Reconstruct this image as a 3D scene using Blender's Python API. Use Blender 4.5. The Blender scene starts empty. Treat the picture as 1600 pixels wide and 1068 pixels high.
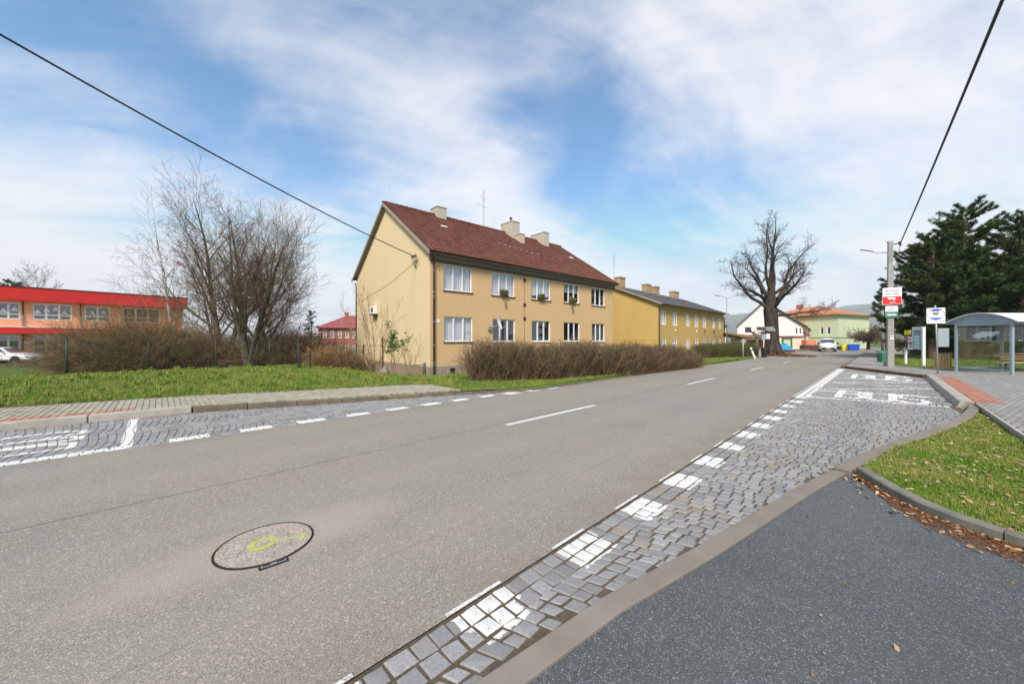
import bpy, bmesh, math, random
import numpy as np
from mathutils import Vector, Matrix
R = math.radians
rng = random.Random(7)
nr = np.random.RandomState(11)
scene = bpy.context.scene
col = scene.collection

# ------------------------------------------------------------------ camera, sky, sun, exposure
cam_d = bpy.data.cameras.new('camera')
cam = bpy.data.objects.new('camera', cam_d); col.objects.link(cam)
cam.location = (0, 0, 1.6); cam.rotation_euler = (R(90), 0, 0)
cam_d.sensor_width = 36; cam_d.lens = 36*565/1600; cam_d.shift_y = -3/1600
cam_d.clip_start = 0.05; cam_d.clip_end = 20000
scene.camera = cam
vs = scene.view_settings
vs.view_transform = 'Standard'; vs.look = 'None'; vs.gamma = 1; vs.use_curve_mapping = False
vs.exposure = 1.82

SUN_DIR = Vector((-0.18, -0.98, 0)).normalized(); SUN_EL = 44
world = bpy.data.worlds.new('World'); scene.world = world; world.use_nodes = True
def make_world():
    nt = world.node_tree; N = nt.nodes; L = nt.links
    for n in list(N): N.remove(n)
    out = N.new('ShaderNodeOutputWorld'); bg = N.new('ShaderNodeBackground')
    bg.inputs['Strength'].default_value = 0.068
    sky = N.new('ShaderNodeTexSky'); sky.sky_type = 'NISHITA'; sky.sun_disc = False
    sky.sun_elevation = R(SUN_EL); sky.sun_rotation = math.atan2(SUN_DIR.x, SUN_DIR.y)
    sky.air_density = 1.0; sky.dust_density = 0.6; sky.ozone_density = 2.2
    tc = N.new('ShaderNodeTexCoord')
    def vm(op, a, b=None):
        n = N.new('ShaderNodeVectorMath'); n.operation = op
        for i, v in enumerate((a, b)):
            if v is None: continue
            if hasattr(v, 'is_output') or isinstance(v, bpy.types.NodeSocket): L.new(v, n.inputs[i])
            else: n.inputs[i].default_value = v
        return n
    def m(op, a, b=None, c=None, clamp=False):
        n = N.new('ShaderNodeMath'); n.operation = op; n.use_clamp = clamp
        for i, v in enumerate((a, b, c)):
            if v is None: continue
            if isinstance(v, bpy.types.NodeSocket): L.new(v, n.inputs[i])
            else: n.inputs[i].default_value = v
        return n.outputs[0]
    d = tc.outputs['Generated']
    sep = N.new('ShaderNodeSeparateXYZ'); L.new(d, sep.inputs[0])
    z = m('MAXIMUM', sep.outputs['Z'], 0.0)
    k = m('DIVIDE', 1.0, m('ADD', z, 0.26))
    p = N.new('ShaderNodeCombineXYZ')
    L.new(m('MULTIPLY', sep.outputs['X'], k), p.inputs[0]); L.new(m('MULTIPLY', sep.outputs['Y'], k), p.inputs[1])
    P = p.outputs[0]
    def noise(vec, scale, detail, rough, dist=0.0, w=0.0):
        n = N.new('ShaderNodeTexNoise'); n.noise_dimensions = '4D'; L.new(vec, n.inputs['Vector'])
        n.inputs['W'].default_value = w
        n.inputs['Scale'].default_value = scale; n.inputs['Detail'].default_value = detail
        n.inputs['Roughness'].default_value = rough; n.inputs['Distortion'].default_value = dist
        return n
    # gentle bending of the wind, then long fibres along it
    wn = noise(P, 0.55, 3, 0.5, 0, 3.1)
    off = vm('SCALE', vm('SUBTRACT', wn.outputs['Color'], (0.5, 0.5, 0.5)).outputs[0]); off.inputs['Scale'].default_value = 1.1
    PW = vm('ADD', P, off.outputs[0]).outputs[0]
    def fibres(rot, sx, sy, scale, detail, rough, w):
        r_ = N.new('ShaderNodeMapping'); L.new(PW, r_.inputs[0]); r_.inputs['Rotation'].default_value = (0, 0, R(rot))
        q_ = N.new('ShaderNodeMapping'); L.new(r_.outputs[0], q_.inputs[0]); q_.inputs['Scale'].default_value = (sx, sy, 1)
        return noise(q_.outputs[0], scale, detail, rough, 0.12, w).outputs[0]
    streak = fibres(-14, 0.60, 1.35, 1.7, 10, 0.56, 1.7)
    fine = fibres(-24, 0.50, 2.6, 2.8, 12, 0.60, 5.2)
    fine2 = fibres(28, 0.6, 2.2, 3.4, 12, 0.60, 9.2)
    mass = noise(PW, 0.75, 5, 0.55, 0.1, 8.4).outputs[0]
    wd = vm('SCALE', vm('SUBTRACT', noise(d, 3.2, 6, 0.62, 0.1, 2.0).outputs['Color'], (0.5, 0.5, 0.5)).outputs[0]); wd.inputs['Scale'].default_value = 0.38
    D = vm('NORMALIZE', vm('ADD', d, wd.outputs[0]).outputs[0]).outputs[0]
    cover = m('ADD', m('MULTIPLY', streak, 1.0), m('MULTIPLY', fine, 0.75))
    cover = m('ADD', cover, m('MULTIPLY', fine2, 0.45))
    cover = m('ADD', cover, m('MULTIPLY', mass, 0.9))
    cover = m('SUBTRACT', cover, COVER_BIAS)
    # broad openings (-) and banks (+) of cirrus, by compass direction
    def blob(px, py, width, amp):
        v = Vector(((px-800)/565, 1, (531-py)/565)).normalized()
        n = N.new('ShaderNodeVectorMath'); n.operation = 'DISTANCE'; L.new(D, n.inputs[0]); n.inputs[1].default_value = v
        q = m('DIVIDE', n.outputs['Value'], width)
        g = m('EXPONENT', m('MULTIPLY', m('MULTIPLY', q, q), -1.0))
        return m('MULTIPLY', g, amp)
    for b in ((400, 240, .15, -.34), (560, 310, .13, -.24), (930, 170, .15, -.36), (880, 260, .12, -.22), (150, 320, .16, -.34), (110, 50, .20, -.34), (1040, 320, .22, -.26), (1230, 350, .22, -.2), (360, 120, .10, -.14),
              (170, 190, .14, .26), (330, 270, .10, .10), (620, 180, .16, .20), (480, 50, .2, .12), (1250, 80, .30, .26), (1400, 230, .3, .16), (760, 310, .18, .30), (60, 240, .14, .20), (1560, 250, .10, .14), (120, 430, .18, .34), (780, 110, .12, -.14), (1080, 50, .16, .2), (480, 390, .2, .28), (850, 400, .2, .16), (1600, 330, .14, -.15)):
        cover = m('ADD', cover, blob(*b))
    hz = m('EXPONENT', m('MULTIPLY', z, -8.0))
    cover = m('ADD', cover, m('MULTIPLY', hz, 0.70))
    mr = N.new('ShaderNodeMapRange'); mr.interpolation_type = 'SMOOTHSTEP'
    L.new(cover, mr.inputs['Value']); mr.inputs['From Min'].default_value = -0.12; mr.inputs['From Max'].default_value = 0.84
    mr.inputs['To Min'].default_value = 0.04; mr.inputs['To Max'].default_value = 0.95
    mix = N.new('ShaderNodeMix'); mix.data_type = 'RGBA'
    L.new(mr.outputs[0], mix.inputs['Factor'])
    sc = N.new('ShaderNodeMix'); sc.data_type = 'RGBA'; sc.blend_type = 'MULTIPLY'; sc.inputs['Factor'].default_value = 1
    L.new(sky.outputs[0], sc.inputs['A']); sc.inputs['B'].default_value = SKY_TINT
    capn = vm('MINIMUM', sc.outputs['Result'], (2.15, 3.0, 3.85)); L.new(capn.outputs[0], mix.inputs['A'])
    mix.inputs['B'].default_value = CLOUD
    L.new(mix.outputs['Result'], bg.inputs['Color'])
    L.new(bg.outputs[0], out.inputs['Surface'])
SKY_TINT = (0.56, 0.84, 0.92, 1)
CLOUD = (4.2, 4.2, 4.38, 1)
COVER_BIAS = 1.33
make_world()
sd = bpy.data.lights.new('sun', 'SUN'); sd.energy = 1.5; sd.angle = R(16); sd.color = (1.0, 0.90, 0.76)
sun = bpy.data.objects.new('sun', sd); col.objects.link(sun)
_v = Vector((SUN_DIR.x*math.cos(R(SUN_EL)), SUN_DIR.y*math.cos(R(SUN_EL)), math.sin(R(SUN_EL))))
sun.rotation_euler = _v.to_track_quat('Z', 'Y').to_euler(); sun.location = _v*60

# ------------------------------------------------------------------ survey helpers (metres; camera 1.6 m over the road)
F, CX, HY, H = 565.0, 800.0, 531.0, 1.6
DS = (0.7163, 0.6978); DT = (-0.6978, 0.7163)          # along the road / across it to the left
def G(px, py, z=0.0):
    Y = F*(H-z)/(py-HY); return ((px-CX)/F*Y, Y)
def AX(px, Y): return (px-CX)/F*Y
def ZH(py, Y): return H+(HY-py)*Y/F
def W(s, t): return (s*DS[0]+t*DT[0], s*DS[1]+t*DT[1])
def ST(x, y): return (x*DS[0]+y*DS[1], x*DT[0]+y*DT[1])
def ss(a, b, x):
    u = min(1, max(0, (x-a)/(b-a))); return u*u*(3-2*u)
def pl(pts, s):
    if s <= pts[0][0]: return pts[0][1]
    for (a, b), (c, d) in zip(pts, pts[1:]):
        if s <= c: return b+(d-b)*(s-a)/(c-a)
    return pts[-1][1]

# ------------------------------------------------------------------ object helpers
def tag(o, label=None, cat=None, group=None, kind=None):
    if label: o['label'] = label
    if cat: o['category'] = cat
    if group: o['group'] = group
    if kind: o['kind'] = kind
    return o
def thing(name, label, cat, loc=(0, 0, 0), rz=0, group=None):
    o = bpy.data.objects.new(name, None); col.objects.link(o)
    o.location = loc; o.rotation_euler = (0, 0, rz); o.empty_display_size = .2
    return tag(o, label, cat, group)
def link(name, me, parent=None, loc=None, rz=0):
    o = bpy.data.objects.new(name, me); col.objects.link(o)
    if parent: o.parent = parent
    if loc: o.location = loc
    if rz: o.rotation_euler = (0, 0, rz)
    return o
def copy_tree(o, parent=None):
    c = o.copy(); col.objects.link(c); c.parent = parent
    for ch in list(o.children): copy_tree(ch, c)
    return c
class MB:
    def __init__(s): s.v = []; s.f = []; s.m = []; s.mi = 0
    def add(s, vs, fs):
        b = len(s.v); s.v += [tuple(q) for q in vs]
        for f in fs: s.f.append([b+i for i in f]); s.m.append(s.mi)
    def quad(s, a, b, c, d): s.add([a, b, c, d], [(0, 1, 2, 3)])
    def box(s, x0, x1, y0, y1, z0, z1):
        s.add([(x0,y0,z0),(x1,y0,z0),(x1,y1,z0),(x0,y1,z0),(x0,y0,z1),(x1,y0,z1),(x1,y1,z1),(x0,y1,z1)],
              [(3,2,1,0),(4,5,6,7),(0,1,5,4),(1,2,6,5),(2,3,7,6),(3,0,4,7)])
    def rbox(s, c, size, rz=0, rx=0, ry=0):
        M = Matrix.Translation(c) @ Matrix.Rotation(rz,4,'Z') @ Matrix.Rotation(ry,4,'Y') @ Matrix.Rotation(rx,4,'X')
        a, b, d = size[0]/2, size[1]/2, size[2]/2
        P = [M @ Vector(q) for q in ((-a,-b,-d),(a,-b,-d),(a,b,-d),(-a,b,-d),(-a,-b,d),(a,-b,d),(a,b,d),(-a,b,d))]
        s.add(P, [(3,2,1,0),(4,5,6,7),(0,1,5,4),(1,2,6,5),(2,3,7,6),(3,0,4,7)])
    def prism(s, poly, z0, z1, cap=True):
        n = len(poly)
        g0 = z0 if isinstance(z0, (list, tuple)) else [z0]*n; g1 = z1 if isinstance(z1, (list, tuple)) else [z1]*n
        V = [(p[0],p[1],g0[i]) for i, p in enumerate(poly)]+[(p[0],p[1],g1[i]) for i, p in enumerate(poly)]
        Fs = [(i,(i+1)%n,n+(i+1)%n,n+i) for i in range(n)]
        if cap: Fs += [tuple(range(n-1,-1,-1)), tuple(range(n,2*n))]
        s.add(V, Fs)
    def tube(s, pts, r, n=8, cap=True):
        pts = [Vector(p) for p in pts]
        rr = r if isinstance(r, (list, tuple)) else [r]*len(pts)
        V = []; ref = None
        for i, p in enumerate(pts):
            t = (pts[min(i+1,len(pts)-1)]-pts[max(i-1,0)]).normalized()
            if ref is None: ref = Vector((0,0,1)) if abs(t.z) < .9 else Vector((1,0,0))
            u = t.cross(ref).normalized(); w = u.cross(t).normalized(); ref = w
            for k in range(n):
                a = 2*math.pi*k/n; V.append(p+u*math.cos(a)*rr[i]+w*math.sin(a)*rr[i])
        Fs = [(i*n+k, i*n+(k+1)%n, (i+1)*n+(k+1)%n, (i+1)*n+k) for i in range(len(pts)-1) for k in range(n)]
        if cap: Fs += [tuple(range(n-1,-1,-1)), tuple((len(pts)-1)*n+k for k in range(n))]
        s.add(V, Fs)
    def build(s, name, mats, parent=None, smooth=False, loc=None, rz=0, bevel=0, double=False):
        me = bpy.data.meshes.new(name); me.from_pydata(s.v, [], s.f)
        if not isinstance(mats, (list, tuple)): mats = [mats]
        for m in mats: me.materials.append(m)
        if len(mats) > 1: me.polygons.foreach_set('material_index', s.m)
        if smooth: me.polygons.foreach_set('use_smooth', [True]*len(s.f))
        me.update()
        bm = bmesh.new(); bm.from_mesh(me)
        if len(s.f) < 60000: bmesh.ops.recalc_face_normals(bm, faces=bm.faces)
        if bevel:
            bmesh.ops.remove_doubles(bm, verts=bm.verts, dist=1e-5)
            es = [e for e in bm.edges if len(e.link_faces) == 2 and e.calc_face_angle(0) > .5]
            bmesh.ops.bevel(bm, geom=es, offset=bevel, segments=2, affect='EDGES', profile=.5, clamp_overlap=True)
        bm.to_mesh(me); bm.free()
        return link(name, me, parent, loc, rz)
def npmesh(name, V, Q, mats, parent=None, attrs=None, smooth=False, mi=None, loc=None):
    """V (n,3), Q (m,k) equal-sized faces"""
    V = np.asarray(V, dtype=np.float32); Q = np.asarray(Q, dtype=np.int32); k = Q.shape[1]
    me = bpy.data.meshes.new(name)
    me.vertices.add(len(V)); me.vertices.foreach_set('co', V.ravel())
    me.loops.add(Q.size); me.loops.foreach_set('vertex_index', Q.ravel())
    me.polygons.add(len(Q)); me.polygons.foreach_set('loop_start', np.arange(0, Q.size, k, dtype=np.int32))
    try: me.polygons.foreach_set('loop_total', np.full(len(Q), k, dtype=np.int32))
    except Exception: pass
    if not isinstance(mats, (list, tuple)): mats = [mats]
    for m in mats: me.materials.append(m)
    if mi is not None: me.polygons.foreach_set('material_index', np.asarray(mi, dtype=np.int32))
    me.polygons.foreach_set('use_smooth', np.full(len(Q), smooth))
    for an, av in (attrs or {}).items():
        a = me.attributes.new(an, 'FLOAT', 'POINT'); a.data.foreach_set('value', np.asarray(av, dtype=np.float32))
    me.update(calc_edges=True); me.validate()
    return link(name, me, parent, loc)
def segmesh(name, P0, P1, R0, R1, mat, parent=None, sides=3, smooth=True):
    P0 = np.asarray(P0, float); P1 = np.asarray(P1, float); R0 = np.asarray(R0, float); R1 = np.asarray(R1, float)
    n = len(P0); t = P1-P0; t /= (np.linalg.norm(t, axis=1)[:, None]+1e-9)
    ref = np.tile(np.array([0.13, 0.31, 0.94]), (n, 1)); bad = np.abs((t*ref).sum(1)) > .97; ref[bad] = (1, 0, 0)
    u = np.cross(t, ref); u /= np.linalg.norm(u, axis=1)[:, None]; w = np.cross(u, t)
    V = np.zeros((n, 2, sides, 3))
    for k in range(sides):
        a = 2*math.pi*k/sides; q = u*math.cos(a)+w*math.sin(a)
        V[:, 0, k] = P0+q*R0[:, None]; V[:, 1, k] = P1+q*R1[:, None]
    b = np.arange(n)*2*sides; Q = []
    for k in range(sides):
        k2 = (k+1) % sides; Q.append(np.stack([b+k, b+k2, b+sides+k2, b+sides+k], 1))
    return npmesh(name, V.reshape(-1, 3), np.concatenate(Q), mat, parent, smooth=smooth)

# ------------------------------------------------------------------ materials
class NT:
    def __init__(s, name):
        s.m = bpy.data.materials.new(name); s.m.use_nodes = True
        s.t = s.m.node_tree; s.N = s.t.nodes; s.L = s.t.links
        s.bsdf = s.N['Principled BSDF']; s.pos = None
    def set(s, inp, v):
        if isinstance(v, bpy.types.NodeSocket): s.L.new(v, inp)
        else: inp.default_value = v
    def math(s, op, a, b=None, c=None, clamp=False):
        n = s.N.new('ShaderNodeMath'); n.operation = op; n.use_clamp = clamp
        for i, v in enumerate((a, b, c)):
            if v is not None: s.set(n.inputs[i], v)
        return n.outputs[0]
    def P(s):
        if s.pos is None: s.pos = s.N.new('ShaderNodeNewGeometry').outputs['Position']
        return s.pos
    def O(s): return s.N.new('ShaderNodeTexCoord').outputs['Object']
    def map(s, v, scale=(1,1,1), rot=(0,0,0), loc=(0,0,0)):
        n = s.N.new('ShaderNodeMapping'); s.L.new(v, n.inputs[0]); n.inputs['Scale'].default_value = scale
        n.inputs['Rotation'].default_value = rot; n.inputs['Location'].default_value = loc; return n.outputs[0]
    def noise(s, v, scale, detail=4, rough=.55, dist=0, color=False):
        n = s.N.new('ShaderNodeTexNoise'); s.L.new(v, n.inputs['Vector']); n.inputs['Scale'].default_value = scale
        n.inputs['Detail'].default_value = detail; n.inputs['Roughness'].default_value = rough; n.inputs['Distortion'].default_value = dist
        return n.outputs['Color' if color else 0]
    def voro(s, v, scale, out='Distance', feature='F1', rand=1):
        n = s.N.new('ShaderNodeTexVoronoi'); s.L.new(v, n.inputs['Vector']); n.inputs['Scale'].default_value = scale; n.feature = feature
        n.inputs['Randomness'].default_value = rand; return n.outputs[out]
    def ramp(s, fac, a, b, lo=0.0, hi=1.0, smooth=True):
        n = s.N.new('ShaderNodeMapRange'); n.interpolation_type = 'SMOOTHSTEP' if smooth else 'LINEAR'
        s.set(n.inputs['Value'], fac); n.inputs['From Min'].default_value = a; n.inputs['From Max'].default_value = b
        n.inputs['To Min'].default_value = lo; n.inputs['To Max'].default_value = hi; return n.outputs[0]
    def mix(s, fac, a, b, mode='MIX'):
        n = s.N.new('ShaderNodeMix'); n.data_type = 'RGBA'; n.blend_type = mode
        s.set(n.inputs['Factor'], fac)
        for k, v in (('A', a), ('B', b)):
            if not isinstance(v, bpy.types.NodeSocket) and len(v) == 3: v = (*v, 1)
            s.set(n.inputs[k], v)
        return n.outputs['Result']
    def sep(s, v):
        n = s.N.new('ShaderNodeSeparateXYZ'); s.L.new(v, n.inputs[0]); return n.outputs
    def attr(s, name):
        n = s.N.new('ShaderNodeAttribute'); n.attribute_name = name; return n.outputs['Fac']
    def rand(s): return s.N.new('ShaderNodeObjectInfo').outputs['Random']
    def bump(s, h, strength=.5, dist=.01):
        n = s.N.new('ShaderNodeBump'); s.L.new(h, n.inputs['Height']); n.inputs['Strength'].default_value = strength
        n.inputs['Distance'].default_value = dist; s.L.new(n.outputs[0], s.bsdf.inputs['Normal'])
    def out(s, color=None, rough=None, metal=None, spec=None):
        if color is not None:
            if not isinstance(color, bpy.types.NodeSocket) and len(color) == 3: color = (*color, 1)
            s.set(s.bsdf.inputs['Base Color'], color)
        if rough is not None: s.set(s.bsdf.inputs['Roughness'], rough)
        if metal is not None: s.bsdf.inputs['Metallic'].default_value = metal
        if spec is not None: s.bsdf.inputs['Specular IOR Level'].default_value = spec
        return s.m
    def st(s):
        x, y, z = s.sep(s.P())
        S = s.math('ADD', s.math('MULTIPLY', x, DS[0]), s.math('MULTIPLY', y, DS[1]))
        T = s.math('ADD', s.math('MULTIPLY', x, DT[0]), s.math('MULTIPLY', y, DT[1]))
        return S, T
def mottled(name, c1, c2, scale=3, rough=.8, metal=0, bscale=60, bump=.15, bd=.004, spec=.3, vary=0, world=False, c3=None):
    n = NT(name); v = n.P() if world else n.O()
    f = n.ramp(n.noise(v, scale, 5, .6), .3, .7)
    c = n.mix(f, c1, c2)
    if c3: c = n.mix(n.ramp(n.noise(v, scale*.31, 4, .6, .4), .56, .72), c, c3)
    if vary: c = n.mix(1, c, n.mix(n.rand(), (1-vary,)*3, (1+vary*.5,)*3), 'MULTIPLY')
    if bump: n.bump(n.noise(v, bscale, 4, .6), bump, bd)
    return n.out(c, rough, metal, spec)
def plain(name, c, rough=.5, metal=0, spec=.4): return mottled(name, tuple(x*.9 for x in c), tuple(min(1, x*1.07) for x in c), 2.5, rough, metal, bump=0, spec=spec)
M = {}
def asphalt(name, base, tint2, speck, wear=False, fl=.78):
    n = NT(name); v = n.P()
    big = n.noise(v, .35, 4, .6, .4); mid = n.noise(v, 2.2, 5, .62)
    c = n.mix(n.ramp(big, .32, .68), base, tint2)
    c = n.mix(n.math('MULTIPLY', n.ramp(mid, .35, .75), .35), c, tuple(x*.78 for x in base))
    cell = n.voro(v, 185, 'Color'); cr = n.sep(cell)[0]
    c = n.mix(n.ramp(cr, fl, .98, 0, .62), c, speck)
    c = n.mix(n.ramp(cr, .30, .05, 0, .8), c, tuple(x*.5 for x in base))
    cell2 = n.sep(n.voro(v, 62, 'Color'))[1]
    c = n.mix(n.math('MULTIPLY', n.ramp(cell2, .93, .99), .4 if wear else .12), c, speck)
    if not wear:
        c = n.mix(n.ramp(n.noise(v, .9, 5, .7), .48, .66, 0, .35), c, tuple(x*.68 for x in base)); c = n.mix(n.ramp(n.noise(v, 7, 5, .75), .60, .72, 0, .35), c, (.19, .18, .165))
    if wear:
        S, T = n.st()
        # long seam between the two paving passes
        wob = n.math('MULTIPLY', n.math('SUBTRACT', n.noise(v, .6, 4, .6), .5), .10)
        for t0, w, k in ((5.12, .012, .55), (2.55, .006, .25)):
            d = n.math('ABSOLUTE', n.math('SUBTRACT', n.math('ADD', T, wob), t0))
            c = n.mix(n.ramp(d, w*2.2, w*.6, 0, k), c, tuple(x*.35 for x in base))
        # polished wheel tracks, slightly paler
        for t0 in (2.6, 4.0, 5.9, 7.1):
            d = n.math('ABSOLUTE', n.math('SUBTRACT', T, t0))
            c = n.mix(n.ramp(d, .55, .05, 0, .20), c, tuple(min(1, x*1.25) for x in base))
        # worn halo along the road round the manhole
        ms, mt = ST(-1.937, 2.845)
        ds_ = n.math('DIVIDE', n.math('SUBTRACT', S, ms), 1.35); dt_ = n.math('DIVIDE', n.math('SUBTRACT', T, mt), .46)
        q = n.math('SQRT', n.math('ADD', n.math('MULTIPLY', ds_, ds_), n.math('MULTIPLY', dt_, dt_)))
        q = n.math('ADD', q, n.math('MULTIPLY', n.math('SUBTRACT', n.noise(v, 3, 4, .6), .5), .5))
        c = n.mix(n.ramp(q, 1.1, .4, 0, .62), c, (.365, .32, .27))
        # grit and repairs far down the road, and thin cracks
        pn = n.noise(n.map(v, (.25, .25, .25), (0, 0, R(-44))), 1.0, 5, .7, 1.2)
        far = n.ramp(S, 9, 22)
        c = n.mix(n.math('MULTIPLY', n.math('MULTIPLY', n.ramp(pn, .52, .66), far), .4), c, tuple(x*.62 for x in base))
        c = n.mix(n.ramp(n.noise(n.map(v, (.5, .5, .5), (0, 0, R(-44))), .8, 6, .7, .4), .50, .70, 0, .28), c, tuple(x*.7 for x in base))
        c = n.mix(n.ramp(n.noise(v, 1.7, 6, .75), .60, .74, 0, .30), c, tuple(x*.60 for x in base))
        edge = n.ramp(T, 2.35, 1.75, 0, .35)
        c = n.mix(n.math('MULTIPLY', edge, n.ramp(n.noise(v, 1.5, 4, .6), .35, .6)), c, (.20, .16, .12))
        en2 = n.ramp(T, 7.2, 7.9, 0, .3)
        c = n.mix(n.math('MULTIPLY', en2, n.ramp(n.noise(v, 1.1, 4, .6), .4, .65)), c, (.16, .15, .13))
    h = n.math('ADD', n.voro(v, 150), n.math('MULTIPLY', n.noise(v, 60, 3, .6), .5))
    n.bump(h, .55, .004)
    return n.out(c, .86, 0, .25)
M['asphalt'] = asphalt('asphalt_worn', (.262, .236, .208), (.236, .226, .206), (.54, .48, .40), True)
M['asphalt_dark'] = asphalt('asphalt_dark', (.100, .110, .116), (.078, .086, .094), (.33, .35, .36), False, .86)
def paint_wear(n, pf, c, white=(.70, .70, .68), world=True):
    v = n.P()
    nz = n.noise(v, 9, 6, .7); nz2 = n.noise(v, 70, 3, .6)
    thr = n.math('ADD', n.math('MULTIPLY', n.math('SUBTRACT', nz, .5), .55), n.math('MULTIPLY', n.math('SUBTRACT', nz2, .5), .8))
    f = n.ramp(n.math('ADD', pf, thr), .42, .56)
    f = n.math('MULTIPLY', f, n.ramp(n.noise(v, 26, 6, .75), .36, .46, .35, .96))
    return n.mix(f, c, n.mix(n.ramp(nz, .3, .7), white, tuple(x*.86 for x in white)))
def cobble_mat(name, obj_random, base=(.262, .262, .268)):
    n = NT(name); v = n.P()
    r = n.rand() if obj_random else n.attr('tint')
    c = n.mix(r, tuple(x*.72 for x in base), tuple(x*1.28 for x in base))
    c = n.mix(n.ramp(r, .955, .985), c, (.30, .24, .17))
    c = n.mix(n.ramp(n.math('FRACT', n.math('MULTIPLY', r, 17.0)), .9, .97, 0, .6), c, (.24, .215, .19))
    c = n.mix(n.ramp(n.noise(v, 55, 4, .65), .35, .7, 0, .55), c, tuple(x*.62 for x in base))
    c = n.mix(n.ramp(n.noise(v, 160, 2, .6), .62, .75, 0, .5), c, (.42, .43, .44))
    c = n.mix(n.ramp(n.noise(v, .9, 4, .6), .52, .72, 0, .45), c, (.21, .175, .135))
    c = paint_wear(n, n.attr('paint'), c)
    n.bump(n.noise(v, 90, 5, .65), .5, .005)
    return n.out(c, .62, 0, .4)
M['cobble'] = cobble_mat('granite_cobble', False)
def soil(name, c1, c2, c3, sc=9):
    n = NT(name); v = n.P()
    c = n.mix(n.ramp(n.noise(v, sc, 6, .65), .35, .65), c1, c2)
    c = n.mix(n.ramp(n.noise(v, sc*6, 3, .6), .55, .75, 0, .7), c, c3)
    n.bump(n.noise(v, sc*5, 5, .7), .8, .02)
    return n.out(c, .95, 0, .1)
M['joint'] = soil('sandy_joint', (.105, .085, .062), (.15, .12, .088), (.20, .165, .12), 14)
def ground_mat():
    n = NT('grassy_ground'); v = n.P()
    c = n.mix(n.ramp(n.noise(v, 1.6, 6, .65), .3, .7), (.075, .13, .022), (.12, .18, .035))
    c = n.mix(n.ramp(n.noise(v, 24, 4, .7), .5, .75, 0, .7), c, (.045, .07, .018))
    c = n.mix(n.ramp(n.noise(v, .7, 5, .65), .50, .68, 0, .75), c, (.14, .12, .055))
    n.bump(n.noise(v, 30, 5, .7), 1, .04)
    return n.out(c, .95, 0, .1)
M['ground'] = ground_mat()
M['dirt'] = soil('dark_soil', (.075, .055, .038), (.11, .085, .055), (.16, .13, .08), 3)
M['kerb_pale'] = mottled('kerb_concrete_pale', (.40, .375, .33), (.31, .295, .255), 4, .9, 0, 120, .4, .003, .2, .1, c3=(.22, .215, .15))
M['kerb_dark'] = mottled('kerb_stone_dark', (.20, .165, .12), (.13, .115, .08), 4, .9, 0, 100, .5, .004, .2, .15, c3=(.09, .095, .045))
M['kerb_band'] = mottled('kerb_band_concrete', (.245, .215, .190), (.205, .178, .155), 3, .9, 0, 130, .45, .003, .2, .08, c3=(.19, .18, .13))
M['kerb_grass'] = mottled('kerb_weathered', (.21, .20, .175), (.14, .135, .11), 5, .9, 0, 120, .5, .004, .2, .08, c3=(.10, .10, .06))
def paver_mat(name, base):
    n = NT(name); v = n.P(); r = n.attr('tint')
    c = n.mix(r, tuple(x*.82 for x in base), tuple(x*1.14 for x in base))
    c = n.mix(n.ramp(n.noise(v, 1.4, 5, .65), .45, .7, 0, .4), c, tuple(x*.66 for x in base))
    c = n.mix(n.ramp(n.noise(v, 120, 3, .6), .4, .7, 0, .3), c, tuple(x*.7 for x in base))
    n.bump(n.noise(v, 140, 3, .6), .35, .003)
    return n.out(c, .88, 0, .25)
M['paver_l'] = paver_mat('paver_beige', (.335, .315, .250))
M['paver_r'] = paver_mat('paver_grey', (.285, .275, .262))
M['paver_red'] = paver_mat('paver_red', (.40, .185, .135))

# ------------------------------------------------------------------ terrain
KL = [(-20, 10.82), (-2, 10.82), (.51, 10.67), (2.85, 9.85), (5.6, 9.0), (7.7, 8.15), (9.2, 7.85), (40, 7.85)]      # front of left kerb, (s, t)
TB = [(-20, 13.45), (-2.5, 13.4), (.62, 12.85), (1.95, 12.3), (3.43, 11.74), (4.45, 11.44), (5.6, 11.1), (6.6, 10.6)]  # back of left pavement
BL = [(-6, 2.85), (-2, 2.05), (1.055, 1.32), (1.636, 1.287), (2.3, 1.134), (3.06, .983), (4.13, .792), (5.45, .56), (7.05, .187), (8.6, -.25), (10.31, -.764), (12.0, -1.17), (13.7, -1.43)]  # flush kerb band
BL = [(-6, 1.62), (-1, 1.50), (.4, 1.40)]+BL[2:]
def terrain_h(x, y):
    s, t = ST(x, y)
    if t > 4.8:
        if s < 6.4: inside = t < pl(TB, s)-.25
        else: inside = t < pl(KL, s)+.18
        if inside and s < 60: return -.12
        w = ss(6.5, 10.5, s)*(1-ss(60, 90, s))
        h = .085-w*1.085*ss(12.4 if s < 30 else 11.5, 17.3 if s < 30 else 15, t)-(1-w)*(1-ss(40, 60, s))*.6*ss(24, 31, t)
        if s < 6.4 and t < pl(TB, s)+.15: h = .05+(h-.05)*max(0, (t-pl(TB, s)+.25)/.4)
        if y > 48 and x < 10: h -= 3.0*ss(48, 75, y)*(1-ss(-5, 10, x))
        if s > 58: h = min(h, -.10)
        return h
    if s > 29.55 and t < -.0: return .10*ss(29.5, 29.7, s)+.0 if s < 58 else -.10
    return -.12
def axis(a, b, fine0, fine1, st, grow=1.35):
    out = list(np.arange(fine0, fine1+1e-6, st)); d = st
    x = fine1
    while x < b: d *= grow; x += d; out.append(min(x, b))
    x = fine0; d = st
    while x > a: d *= grow; x -= d; out.insert(0, max(x, a))
    return out
xs = axis(-4000, 4000, -26, 34, .25); ys = axis(-600, 5000, -1, 44, .25)
V = [(x, y, terrain_h(x, y)+(.02*math.sin(x*1.3+y*.7)*math.cos(y*.9-x*.4) if terrain_h(x, y) > 0 else 0)) for y in ys for x in xs]
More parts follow.
